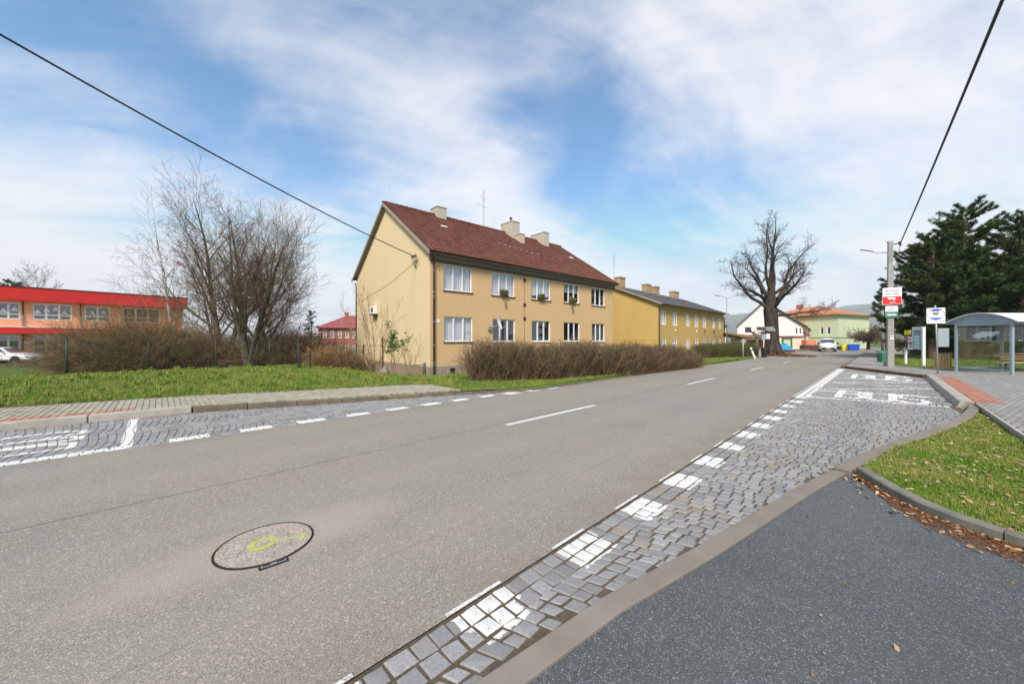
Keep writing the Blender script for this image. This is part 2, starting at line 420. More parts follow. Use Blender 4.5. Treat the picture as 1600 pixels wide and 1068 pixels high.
nx = len(xs); Q = [(j*nx+i, j*nx+i+1, (j+1)*nx+i+1, (j+1)*nx+i) for j in range(len(ys)-1) for i in range(nx-1)]
tag(npmesh('ground', V, Q, M['ground'], smooth=True), kind='structure')

# ------------------------------------------------------------------ road sheet
def stpoly(pts, z): return [(*W(s, t), z) for s, t in pts]
def sheet(name, pts_st, z, mat, parent=None):
    mb = MB(); P = stpoly(pts_st, z); mb.add(P, [tuple(range(len(P)))])
    o = mb.build(name, mat, parent)
    bm = bmesh.new(); bm.from_mesh(o.data); bmesh.ops.triangulate(bm, faces=bm.faces[:])
    for f in bm.faces:
        if f.normal.z < 0: f.normal_flip()
    bm.to_mesh(o.data); bm.free(); return o
road = sheet('road', [(-40, 1.755), (27.9, 1.755), (60, 1.70), (60, 7.79), (-40, 7.79)], 0, M['asphalt']); tag(road, kind='structure')
plaza = sheet('far_junction', [(58, -6), (112, -40), (125, 60), (38, 30), (40.5, 8.2), (60.5, 7.7), (60.5, 1.2)], -.045, M['asphalt']); tag(plaza, kind='structure')
driveway = sheet('driveway', [(s, t-.14) for s, t in BL[:-5]]+[(6.2, .18), (5.75, .25), (5.5, .0), (4.6, -1.3), (1.5, -4.2), (-6, -12), (-12, -4), (-8, 1.4)], -.004, M['asphalt_dark']); tag(driveway, kind='structure')

# painted lines lying on the asphalt
M['paint'] = (lambda n: n.out(paint_wear(n, n.math('ADD', .60, 0), (.20, .186, .172)), .7, 0, .3))(NT('road_paint'))
def line(name, s0, s1, t0, t1, z=.004, parent=road):
    mb = MB(); k = max(1, int((s1-s0)/.5))
    for i in range(k):
        a = s0+(s1-s0)*i/k; b = s0+(s1-s0)*(i+1)/k
        mb.add(stpoly([(a, t0), (b, t0), (b, t1), (a, t1)], z), [(0, 1, 2, 3)])
    return mb.build(name, M['paint'], parent)
for k in range(0, 7): line('centre_dash', 4.68+9*k, 7.66+9*k, 4.885, 5.01)
SOLID0 = 12.75
for k in range(0, 13): line('edge_dash', .23+.953*k+rng.uniform(0, .03), .23+.953*k+.43, 1.756, 1.782)
line('edge_line', SOLID0, 27.6, 1.756, 1.79)
for k in range(8, 11): line('edge_dash', .1+.905*k, .1+.905*k+.5, 7.60, 7.74)

# ------------------------------------------------------------------ bus bays paved with granite cobbles
BUS = {'B': [((0,0),(0,1)), ((0,1),(.38,1)), ((.38,1),(.5,.88)), ((.5,.88),(.5,.64)), ((.5,.64),(.36,.52)), ((0,.52),(.36,.52)), ((.36,.52),(.54,.4)), ((.54,.4),(.54,.12)), ((.54,.12),(.4,0)), ((.4,0),(0,0))],
       'U': [((0,1),(0,.14)), ((0,.14),(.12,0)), ((.12,0),(.42,0)), ((.42,0),(.54,.14)), ((.54,.14),(.54,1))],
       'S': [((.54,.84),(.42,1)), ((.42,1),(.12,1)), ((.12,1),(0,.86)), ((0,.86),(0,.64)), ((0,.64),(.12,.52)), ((.12,.52),(.42,.48)), ((.42,.48),(.54,.36)), ((.54,.36),(.54,.14)), ((.54,.14),(.42,0)), ((.42,0),(.12,0)), ((.12,0),(0,.16))]}
def bus_segments(s0, s1, t0, t1, wt):
    """letters reading in the +s driving direction when s1 > s0; t0 is the left end of the word"""
    out = []; n = 3; span = (t1-t0)
    for i, ch in enumerate('BUS'):
        a = t0+span*(i/3)+span*.03; wdt = span/3*.80/.54
        for (x0, y0), (x1, y1) in BUS[ch]:
            out.append((s0+(s1-s0)*y0, a+x0*wdt, s0+(s1-s0)*y1, a+x1*wdt, wt))
    return out
SEG = []
SEG += bus_segments(13.75, 15.6, .95, -.85, .085)
SEG += bus_segments(21.0, 23.2, .95, -.8, .085)
SEG += [(13.15, 1.5, 13.55, -1.12, .065), (15.0, 1.45, 15.55, -1.1, .06), (15.6, 1.4, 18.0, -1.1, .055), (18.2, 1.4, 18.3, -1.1, .055), (18.2, 1.4, 20.6, -1.1, .055), (20.6, 1.4, 20.75, -1.1, .055), (23.8, 1.3, 23.6, -.9, .06)]
SEGL = bus_segments(-.95, -3.2, 8.42, 10.05, .055)+bus_segments(-6.5, -8.6, 8.4, 10.1, .055)
SEGL += [(-.37, 7.8, -.37, 10.6, .07)]
def seg_d(s, t, a):
    s0, t0, s1, t1, w = a; ds, dt = s1-s0, t1-t0; L2 = ds*ds+dt*dt
    u = max(0, min(1, ((s-s0)*ds+(t-t0)*dt)/L2)) if L2 else 0
    return math.hypot(s-s0-u*ds, t-t0-u*dt)-w
def paint_right(s, t):
    p = -9
    if t > 1.44:
        if s > SOLID0 and s < 27.5:
            p = .09-min(abs(t-1.66), 9) if t > 1.575 else (.05-abs(t-1.50))
        else:
            u = (s-.23) % .953
            if s > -.2: p = max(p, .22-abs(u-.22))
            if (int((s-.23)//.953)*7) % 5 == 2 and t < 1.58: p -= .06
    if 12.9 < s < 24.5 and -1.25 < t < 1.5: p = max(p, -min(seg_d(s, t, a) for a in SEG))
    return p
def paint_left(s, t):
    p = -9
    if t < 8.07:
        if s < -.30: p = .11-abs(t-7.92)
        elif s > 0:
            u = (s-.1) % .905; p = .25-abs(u-.25)
    if s < -.0 and t > 7.9: p = max(p, -min(seg_d(s, t, a) for a in SEGL))
    return p
def stone_quads(smin, smax, tlo, thi, edge_t, edge_rows, inward, warp_amp, phase=0):
    """yield corner quads in (s,t)"""
    out = []
    for r in range(edge_rows):
        a = edge_t+inward*r*.125; s = smin-rng.random()*.1
        while s < smax:
            w = rng.uniform(.10, .145)
            out.append([(s, a), (s+w, a), (s+w, a+inward*.125), (s, a+inward*.125)]); s += w
    e2 = edge_t+inward*edge_rows*.125
    # arcs ("segments") filling the rest
    base = min(e2, thi) if inward < 0 else max(e2, tlo)
    Wd = 1.36
    def warp(s, t):
        q = abs(math.sin(math.pi*(t-e2+phase)/Wd))
        return (s+warp_amp*(q-.5)+.012*math.sin(s*3.1+t*5), t+.012*math.sin(s*4.3))
    i = 0; s = smin-.4
    while s < smax+.4:
        h = rng.uniform(.094, .116); t = rng.uniform(0, .12); 
        lo, hi = (tlo-.3, e2) if inward < 0 else (e2, thi+.3)
        tt = hi if inward < 0 else lo; first = True
        while (tt > lo if inward < 0 else tt < hi):
            w = rng.uniform(.085, .128)
            if first: w = rng.uniform(.05, .15); first = False
            t2 = tt+inward*w
            out.append([warp(s, tt), warp(s+h, tt), warp(s+h, t2), warp(s, t2)]); tt = t2
        s += h; i += 1
    return out
def pt_inside(poly, x, y):
    c = False; j = len(poly)-1
    for i in range(len(poly)):
        if (poly[i][1] > y) != (poly[j][1] > y) and x < (poly[j][0]-poly[i][0])*(y-poly[i][1])/(poly[j][1]-poly[i][1])+poly[i][0]: c = not c
        j = i
    return c
GAP = 1.0
def stone_mesh(q, paint, z, grid):
    """returns verts, faces(quads), paint values for one irregular cobble; q corners (s,t)"""
    cx = sum(p[0] for p in q)/4; cy = sum(p[1] for p in q)/4
    gap = rng.uniform(.0035, .0075)*GAP; V = []; Fq = []; A = []
    def shrink(p, d):
        dx, dy = p[0]-cx, p[1]-cy; L = math.hypot(dx, dy)+1e-6; k = max(.2, 1-d*1.42/L); return (cx+dx*k, cy+dy*k)
    jq = [(p[0]+rng.uniform(-.006, .006), p[1]+rng.uniform(-.006, .006)) for p in q]
    tilt = (rng.uniform(-.04, .04), rng.uniform(-.04, .04)); dz = rng.uniform(-.006, .004)
    n = grid
    top = [shrink(p, gap+.009) for p in jq]; mid = [shrink(p, gap) for p in jq]
    for i in range(n+1):
        for j in range(n+1):
            u, v = i/n, j/n
            s = (top[0][0]*(1-u)+top[1][0]*u)*(1-v)+(top[3][0]*(1-u)+top[2][0]*u)*v
            t = (top[0][1]*(1-u)+top[1][1]*u)*(1-v)+(top[3][1]*(1-u)+top[2][1]*u)*v
            bul = .006*math.sin(math.pi*u)*math.sin(math.pi*v)
            x, y = W(s, t); V.append((x, y, z+dz*.7+bul*.6+tilt[0]*(s-cx)+tilt[1]*(t-cy))); A.append(.5+paint(s, t)*20 if grid > 1 else -1)
    idx = lambda i, j: i*(n+1)+j
    for i in range(n):
        for j in range(n): Fq.append((idx(i, j), idx(i+1, j), idx(i+1, j+1), idx(i, j+1)))
    ring = [idx(i, 0) for i in range(n)]+[idx(n, j) for j in range(n)]+[idx(i, n) for i in range(n, 0, -1)]+[idx(0, j) for j in range(n, 0, -1)]
    # mid and bottom rings follow the top ring
    per = []
    for i in range(n): per.append((i/n, 0))
    for j in range(n): per.append((1, j/n))
    for i in range(n, 0, -1): per.append((i/n, 1))
    for j in range(n, 0, -1): per.append((0, j/n))
    b1 = len(V)
    for (u, v) in per:
        s = (mid[0][0]*(1-u)+mid[1][0]*u)*(1-v)+(mid[3][0]*(1-u)+mid[2][0]*u)*v
        t = (mid[0][1]*(1-u)+mid[1][1]*u)*(1-v)+(mid[3][1]*(1-u)+mid[2][1]*u)*v
        x, y = W(s, t); V.append((x, y, z+dz-.011)); A.append(.5+paint(s, t)*20-.3 if grid > 1 else -1)
    b2 = len(V)
    for k in range(len(per)): V.append((V[b1+k][0], V[b1+k][1], z-.05)); A.append(-1)
    m = len(per)
    for k in range(m):
        k2 = (k+1) % m
        Fq.append((ring[k2], ring[k], b1+k, b1+k2)); Fq.append((b1+k2, b1+k, b2+k, b2+k2))
    return V, [tuple(f) for f in Fq], A
def lay_bay(name, quads, poly, paint, ztop, parent, max_single=300):
    items = []
    for q in quads:
        cx = sum(p[0] for p in q)/4; cy = sum(p[1] for p in q)/4
        if not pt_inside(poly, cx, cy): continue
        x, y = W(cx, cy)
        if y < .5: continue
        px = CX+F*x/y; py = HY+F*1.6/y
        vis = -60 < px < 1660 and py < 1110
        if not vis: 
            if y < 1.2 or px < -500 or px > 2300: continue
        items.append((y if vis else 900+y, q))
    items.sort(key=lambda a: a[0])
    BV, BQ, BA, BT = [], [], [], []; single = []
    for k, (y, q) in enumerate(items):
        cx = sum(p[0] for p in q)/4; cy = sum(p[1] for p in q)/4
        near = max(paint(cx+a, cy+b) for a in (-.07, 0, .07) for b in (-.07, 0, .07))
        V, Fq, A = stone_mesh(q, paint, ztop, (5 if y < 5 else 3 if y < 12 else 2) if near > -.04 else 1)
        tint = rng.random()
        if k < max_single:
            o = npmesh('cobble', np.array(V), Fq, M['cobble'], parent, {'paint': A, 'tint': [tint]*len(V)})
        else:
            b = len(BV); BV += V; BQ += [tuple(b+i for i in f) for f in Fq]; BA += A; BT += [tint]*len(V)
    if BV:
        o = npmesh('cobblestones', np.array(BV), BQ, M['cobble'], parent, {'paint': BA, 'tint': BT}); tag(o, kind='stuff')
bay_r = sheet('bus_bay', [(-2, 1.76), (27.85, 1.76), (27.8, 1.55), (23.2, -1.30), (13.7, -1.30)]+[(a, b-.07) for a, b in BL[::-1][1:-1]], -.010, M['joint']); tag(bay_r, kind='structure')
lay_bay('r', stone_quads(-.1, 27.6, -1.4, 1.74, 1.74, 2, -1, .15), [(-.1, 1.75), (27.5, 1.75), (27.4, 1.5), (23.1, -1.16), (13.9, -1.16)]+[(s, t+.005) for s, t in BL[::-1][1:] if s > .2]+[(-.1, 1.45)], paint_right, .0, bay_r)
GAP = .35
bay_l = sheet('bus_bay_opposite', [(-20, 7.80), (9.2, 7.80)]+[(s, t+.02) for s, t in KL[::-1][2:]], -.010, M['joint']); tag(bay_l, kind='structure')
lay_bay('l', stone_quads(-6.0, 9.0, 7.8, 11.2, 7.80, 2, 1, .07), [(-6.2, 7.79), (8.8, 7.79)]+[(s, t-.03) for s, t in KL[::-1][2:-1]]+[(-6.2, 10.8)], paint_left, .0, bay_l)

# ------------------------------------------------------------------ kerbs
def along(pts, step):
    """walk a (s,t) polyline, yielding block ends"""
    out = [pts[0]]; rem = step; a = pts[0]
    for b in pts[1:]:
        while True:
            d = math.dist(a, b)
            if d < rem: rem -= d; a = b; break
            k = rem/d; a = (a[0]+(b[0]-a[0])*k, a[1]+(b[1]-a[1])*k); out.append(a); rem = step
    if math.dist(out[-1], pts[-1]) > .25: out.append(pts[-1])
    return out
def kerb_run(name, pts, step, width, h0, h1, mat, parent, side=1, gap=.006, slope=0, bevel=.012):
    """side: +1 block lies to larger t of the line"""
    P = along(pts, step); n = len(P)-1; tot = n
    for i in range(n):
        a, b = P[i], P[i+1]; d = math.dist(a, b); ux, uy = (b[0]-a[0])/d, (b[1]-a[1])/d; nx_, ny_ = -uy*side, ux*side
        g = gap/2; hh = h0+(h1-h0)*(i/max(1, n-1)); dz = rng.uniform(-.003, .003)
        A = W(a[0]+ux*g, a[1]+uy*g); B = W(b[0]-ux*g, b[1]-uy*g)
        A2 = W(a[0]+ux*g+nx_*width, a[1]+uy*g+ny_*width); B2 = W(b[0]-ux*g+nx_*width, b[1]-uy*g+ny_*width)
        A1 = W(a[0]+ux*g+nx_*slope, a[1]+uy*g+ny_*slope); B1 = W(b[0]-ux*g+nx_*slope, b[1]-uy*g+ny_*slope)
        mb = MB(); zb = -.13; zt = hh+dz
        mb.add([(*A, zb), (*B, zb), (*B2, zb), (*A2, zb), (*A1, zt), (*B1, zt), (*B2, zt), (*A2, zt)], [(3,2,1,0),(4,5,6,7),(0,1,5,4),(1,2,6,5),(2,3,7,6),(3,0,4,7)])
        mb.build(name, mat, parent, bevel=bevel)
pave_l = sheet('pavement_opposite', [(s, t+.1) for s, t in KL[:6]]+[(6.6, 10.55)]+TB[::-1][1:], .075, M['joint']); tag(pave_l, kind='structure')
kerb_run('kerb_stone', [(-9, 10.82), (-2, 10.82), (.51, 10.67)], 2.0, .22, .138, .138, M['kerb_pale'], pave_l, 1, .012, .03, .018)
kerb_run('kerb_stone', [(.52, 10.66), (2.85, 9.85), (5.6, 9.0), (7.7, 8.15), (9.2, 7.87)], 1.0, .13, .125, .03, M['kerb_dark'], pave_l, 1, .012, 0, .012)
kerb_run('kerb_stone', [(9.25, 7.86), (25, 7.84)], 2.0, .10, .03, .02, M['kerb_dark'], pave_l, 1, .012, 0, .01)
kerb_run('edging_stone', [(-9, 13.44), (-2.5, 13.38), (.62, 12.83), (1.95, 12.28), (3.43, 11.72), (4.45, 11.42), (5.6, 11.08), (6.5, 10.6)], 1.0, .06, .135, .125, M['kerb_dark'], pave_l, 1, .006, 0, .008)
kerb_run('flush_kerb', [p for p in BL if p[0] < 6]+[(5.95, .435)], 1.0, .14, .012, .016, M['kerb_band'], bay_r, -1, .004, 0, .006)
kerb_run('edging_kerb', [(5.97, .431)]+[p for p in BL if p[0] > 6], 1.0, .16, .035, .085, M['kerb_band'], bay_r, -1, .005, 0, .008)
pave_r = sheet('pavement', [(9.4, -1.56), (13.75, -1.56), (13.75, -1.50), (23.2, -1.50), (27.8, 1.35), (28.3, 1.50), (60, 1.50), (60, .0), (29.45, .0), (29.6, -5), (30, -22), (4, -22), (3.2, -1.56)], .075, M['joint']); tag(pave_r, kind='structure')
kerb_run('platform_kerb', [(13.72, -1.16), (23.2, -1.16)], 1.0, .36, .132, .140, M['kerb_pale'], pave_r, -1, .008, .13, .02)
kerb_run('kerb_stone', [(23.25, -1.20), (27.8, 1.45)], 1.0, .12, .115, .10, M['kerb_dark'], pave_r, -1, .015, 0, .012)
kerb_run('kerb_stone', [(28.0, 1.66), (58, 1.66)], 1.0, .13, .10, .06, M['kerb_dark'], pave_r, -1, .012, 0, .012)
kerb_run('edging_stone', [(4.0, -1.5), (13.70, -1.5)], 1.0, .05, .135, .135, M['kerb_pale'], pave_r, -1, .005, 0, .006)
kerb_run('edging_stone', [(29.55, 0.0), (29.65, -5), (30.05, -14)], 1.0, .05, .135, .135, M['kerb_pale'], pave_r, 1, .005, 0, .006)

# ------------------------------------------------------------------ concrete block pavers
def lay_pavers(poly, s0, s1, t0, t1, ds, dt, z, mat_of, parent, maxs=300, stagger=True):
    items = []; i = 0; s = s0
    while s < s1:
        t = t0-(dt/2 if (i % 2 and stagger) else 0)
        while t < t1:
            cs, ct = s+ds/2, t+dt/2
            if pt_inside(poly, cs, ct):
                x, y = W(cs, ct)
                if y > .6:
                    px = CX+F*x/y; vis = -30 < px < 1630 
                    if vis: items.append((y, s, t))
            t += dt
        s += ds; i += 1
    items.sort(key=lambda a: a[0]); bulk = {}
    for k, (y, s, t) in enumerate(items):
        g = .004; b = .005; dz = rng.uniform(-.0018, .0018)
        c = [(s+g, t+g), (s+ds-g, t+g), (s+ds-g, t+dt-g), (s+g, t+dt-g)]
        c2 = [(s+g+b, t+g+b), (s+ds-g-b, t+g+b), (s+ds-g-b, t+dt-g-b), (s+g+b, t+dt-g-b)]
        V = [(*W(*p), z+dz) for p in c2]+[(*W(*p), z+dz-b) for p in c]+[(*W(*p), z-.05) for p in c]
        Fq = [(0, 1, 2, 3)]+[(j+4, (j+1) % 4+4, (j+1) % 4, j) for j in range(4)]+[(j+8, (j+1) % 4+8, (j+1) % 4+4, j+4) for j in range(4)]
        m = mat_of(s+ds/2, t+dt/2); tint = rng.random()
        if k < maxs: npmesh('paver', V, Fq, M[m], parent, {'tint': [tint]*12})
        else:
            B = bulk.setdefault(m, ([], [], [])); b0 = len(B[0]); B[0].extend(V); B[1].extend([tuple(b0+q for q in f) for f in Fq]); B[2].extend([tint]*12)
    for m, B in bulk.items(): tag(npmesh('paver_field', B[0], B[1], M[m], parent, {'tint': B[2]}), kind='stuff')
lay_pavers([(s, t+.24) for s, t in KL[:3]]+[(.6, 10.85), (2.85, 10.0), (5.6, 9.15), (6.4, 8.85), (6.5, 10.5)]+[(s, t-.02) for s, t in TB[::-1][1:]], -5, 6.7, 8.6, 13.6, .105, .21, .122,
           lambda s, t: 'paver_red' if (s < -.35 and t < pl(KL, s)+.64) else 'paver_l', pave_l)
lay_pavers([(8.0, -1.57), (13.7, -1.57), (23.1, -1.53), (27.6, 1.22), (28.3, 1.48), (52, 1.48), (52, .03), (29.4, .03), (29.5, -4), (29.4, -7), (7.5, -7)], 8, 52, -7, 1.6, .21, .105, .125,
           lambda s, t: 'paver_red' if (13.9 < s < 22.9 and -1.98 < t < -1.56) else 'paver_r', pave_r)

# ------------------------------------------------------------------ kerb and lawn in the driveway corner
kc = [(4.13, 4.34), (4.0, 4.02), (3.90, 3.72), (3.82, 3.40), (3.83, 3.12), (3.88, 2.90), (3.97, 2.72), (4.15, 2.50), (4.5, 2.15)]
kst = [ST(*p) for p in kc]
lawn = None
def lawn_poly():
    P = [(s, t-.145) for s, t in BL if 5.7 < s < 13.6]
    P = [(s, t-.165) for s, t in BL if 6.5 < s < 13.6]
    inner = [(x+.10, y+.03) for x, y in kc]
    return [ST(*p) for p in inner[::-1]]+P+[(13.68, -1.5), (9.5, -1.5), (4.0, -1.5)]
LP = lawn_poly()
lawn = sheet('lawn', LP, .022, M['ground']); tag(lawn, kind='structure')
_P = along(kst, 1.0)
for i in range(len(_P)-1): pass
def curved_kerb():
    # blocks with their own curve, joint after 1 m
    pts = [Vector((*p, 0)) for p in kc]
    fine = []
    for i in range(len(pts)-1):
        for k in range(6):
            fine.append(pts[i].lerp(pts[i+1], k/6))
    fine.append(pts[-1])
    # smooth
    for _ in range(6): fine = [fine[0]]+[(fine[i-1]+fine[i]*2+fine[i+1])/4 for i in range(1, len(fine)-1)]+[fine[-1]]
    lens = [0]
    for a, b in zip(fine, fine[1:]): lens.append(lens[-1]+(b-a).length)
    blocks = [(0, .33), (.335, 1.525), (1.535, 2.45)]
    for a, b in blocks:
        def at_len(q):
            for i in range(len(lens)-1):
                if lens[i+1] >= q: return fine[i].lerp(fine[i+1], (q-lens[i])/(lens[i+1]-lens[i]))
            return fine[-1]
        sel = [at_len(a)]+[p for p, l in zip(fine, lens) if a+.01 < l < b-.01]+[at_len(b)]
        if len(sel) < 2: continue
        mb = MB(); n = len(sel); V = []
        for i, p in enumerate(sel):
            d = (sel[min(i+1, n-1)]-sel[max(i-1, 0)]).normalized(); nn = Vector((-d.y, d.x, 0))
            q = p+nn*.10
            V += [(p.x, p.y, -.1), (p.x+nn.x*.002, p.y+nn.y*.002, .070), (p.x+nn.x*.018, p.y+nn.y*.018, .084), (q.x, q.y, .084), (q.x, q.y, -.1)]
        Fs = [(i*5+k, i*5+5+k, i*5+6+k, i*5+1+k) for i in range(n-1) for k in range(4)]+[(0, 1, 2, 3, 4), tuple((n-1)*5+k for k in (4, 3, 2, 1, 0))]
        mb.add(V, Fs); mb.build('kerb_stone', M['kerb_grass'], lawn, smooth=False)
curved_kerb()
# ------------------------------------------------------------------ building materials
def render_mat(name, base, stain, rs=1.0, streak=.25):
    n = NT(name); v = n.O()
    c = n.mix(n.ramp(n.noise(v, .7, 5, .6), .35, .7, 0, .35*rs), base, stain)
    c = n.mix(n.ramp(n.noise(n.map(v, (3, 3, .35)), 1.2, 5, .65), .5, .75, 0, streak), c, tuple(x*.72 for x in base))
    c = n.mix(n.ramp(n.noise(v, 45, 3, .65), .35, .7, 0, .16), c, tuple(x*.6 for x in base))
    n.bump(n.noise(v, 55, 4, .7), .5, .012)
    return n.out(c, .93, 0, .15)
M['wall_tan'] = render_mat('render_tan', (.64, .435, .24), (.56, .36, .18))
M['wall_gable'] = render_mat('render_yellow', (.71, .57, .36), (.63, .49, .30), .8, .12)
M['wall_ochre'] = render_mat('render_ochre', (.56, .39, .145), (.45, .305, .10), 1, .3)
M['wall_plinth'] = render_mat('render_plinth', (.33, .25, .20), (.25, .18, .15))
M['wall_orange'] = render_mat('render_orange', (.90, .39, .22), (.84, .35, .19), .6, .1)
M['wall_white'] = render_mat('render_white', (.78, .76, .74), (.70, .68, .66), .6, .15)
M['wall_cream'] = render_mat('render_cream', (.72, .62, .50), (.66, .55, .44), .6, .15)
M['wall_green'] = render_mat('render_pale_green', (.52, .60, .40), (.47, .55, .36), .6, .12)
M['trim_green'] = plain('trim_dark_green', (.16, .22, .10), .8)
M['wall_brickred'] = render_mat('brick_red_wall', (.36, .13, .10), (.28, .10, .08), 1, .2)
M['chimney'] = render_mat('chimney_render', (.50, .46, .38), (.38, .34, .27), 1, .3)
M['chimney_tan'] = render_mat('chimney_tan', (.42, .30, .17), (.30, .21, .12), 1, .3)
M['red_panel'] = mottled('red_fascia', (.66, .030, .028), (.60, .024, .024), 1.2, .45, 0, 20, .05)
M['white_frame'] = plain('white_window_frame', (.80, .80, .80), .35)
M['brown_metal'] = plain('brown_sheet_metal', (.085, .035, .028), .4, .2)
M['dark_wood'] = plain('dark_brown_wood', (.10, .045, .03), .6)
M['grey_eaves'] = plain('grey_eaves', (.15, .125, .10), .85)
M['rusty'] = mottled('rusty_iron', (.13, .055, .03), (.08, .035, .022), 20, .8)
M['galv'] = mottled('galvanised_steel', (.42, .44, .45), (.34, .36, .37), 8, .5, .5, 0, 0)
M['concrete'] = mottled('pole_concrete', (.36, .35, .335), (.28, .27, .26), 6, .92, 0, 70, .6, .006, .2, c3=(.24, .235, .215))
M['black'] = plain('black_rubber', (.018, .018, .018), .7)
M['dark_metal'] = plain('dark_metal', (.04, .045, .045), .5, .3)
M['green_metal'] = plain('green_fence_paint', (.012, .045, .028), .5)
M['white_paint'] = plain('white_painted_metal', (.78, .78, .76), .4)
def glass(name, tint=(.75, .8, .85), base=.12):
    m = bpy.data.materials.new(name); m.use_nodes = True; t = m.node_tree; N = t.nodes; L = t.links
    for n in list(N): N.remove(n)
    out = N.new('ShaderNodeOutputMaterial'); mx = N.new('ShaderNodeMixShader'); tr = N.new('ShaderNodeBsdfTransparent'); gl = N.new('ShaderNodeBsdfGlossy')
    fr = N.new('ShaderNodeLayerWeight'); fr.inputs[0].default_value = .5; pw = N.new('ShaderNodeMath'); pw.operation = 'POWER'; L.new(fr.outputs['Facing'], pw.inputs[0]); pw.inputs[1].default_value = 5
    ad = N.new('ShaderNodeMath'); ad.operation = 'MULTIPLY_ADD'; L.new(pw.outputs[0], ad.inputs[0]); ad.inputs[1].default_value = .9; ad.inputs[2].default_value = base; ad.use_clamp = True
    tr.inputs[0].default_value = (*tint, 1); gl.inputs['Roughness'].default_value = .02; gl.inputs['Color'].default_value = (.95, .97, 1, 1)
    L.new(ad.outputs[0], mx.inputs[0]); L.new(tr.outputs[0], mx.inputs[1]); L.new(gl.outputs[0], mx.inputs[2]); L.new(mx.outputs[0], out.inputs[0]); return m
M['glass'] = glass('window_glass', (.82, .84, .88), .15); M['glass_clear'] = glass('shelter_glass', (.90, .93, .93), .05)
def curtain_mat():
    n = NT('net_curtain'); v = n.O()
    c = n.mix(n.ramp(n.noise(n.map(v, (22, 22, .4)), 1, 2, .5), .35, .65), (.80, .79, .82), (.58, .57, .62))
    return n.out(c, .9, 0, .1)
M['curtain'] = curtain_mat()
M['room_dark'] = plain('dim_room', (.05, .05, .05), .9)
M['room_grey'] = plain('grey_blind', (.20, .215, .24), .8)
def tile_mat(name, base, moss, wtile=.33, htile=.36):
    n = NT(name); v = n.O()
    c = n.mix(n.rand(), base, base)
    cell = n.N.new('ShaderNodeTexVoronoi'); n.L.new(n.map(v, (1/wtile, 1/htile, 1/htile)), cell.inputs['Vector']); cell.inputs['Scale'].default_value = 1
    r = n.sep(cell.outputs['Color'])[0]
    c = n.mix(r, tuple(x*.75 for x in base), tuple(x*1.25 for x in base))
    c = n.mix(n.ramp(n.noise(v, .5, 5, .65), .48, .68, 0, .45), c, moss)
    c = n.mix(n.ramp(n.noise(v, 8, 4, .7), .5, .72, 0, .5), c, tuple(x*.55 for x in base))
    return n.out(c, .8, 0, .25)
M['tile_red'] = tile_mat('roof_tile_red', (.150, .055, .040), (.14, .085, .05))
M['tile_orange'] = tile_mat('roof_tile_orange', (.46, .19, .10), (.36, .17, .10))
M['tile_pink'] = tile_mat('roof_tile_maroon', (.27, .075, .08), (.22, .07, .07))
M['roof_grey'] = mottled('roof_grey_sheet', (.125, .13, .14), (.095, .10, .11), 1.5, .7)
M['verge'] = plain('verge_board', (.32, .28, .22), .8)
M['leaf_green'] = soil('shrub_leaf', (.05, .11, .02), (.09, .17, .03), (.03, .06, .012), 20)
M['flower'] = plain('pot_flowers', (.30, .12, .12), .8)

def wall_open(mb, x0, x1, z0, z1, rects, depth=.16, y=0):
    """wall plane at y facing -y, with window openings (x0,x1,z0,z1) and their reveals"""
    X = sorted({x0, x1}|{a for r in rects for a in r[:2]}); Z = sorted({z0, z1}|{a for r in rects for a in r[2:]})
    for i in range(len(X)-1):
        for j in range(len(Z)-1):
            cx, cz = (X[i]+X[i+1])/2, (Z[j]+Z[j+1])/2
            if any(r[0] < cx < r[1] and r[2] < cz < r[3] for r in rects): continue
            mb.quad((X[i], y, Z[j]), (X[i+1], y, Z[j]), (X[i+1], y, Z[j+1]), (X[i], y, Z[j+1]))
    for a, b, c, d in rects:
        mb.quad((a, y, c), (a, y+depth, c), (b, y+depth, c), (b, y, c)); mb.quad((a, y, d), (b, y, d), (b, y+depth, d), (a, y+depth, d))
        mb.quad((a, y, c), (a, y, d), (a, y+depth, d), (a, y+depth, c)); mb.quad((b, y, c), (b, y+depth, c), (b, y+depth, d), (b, y, d))
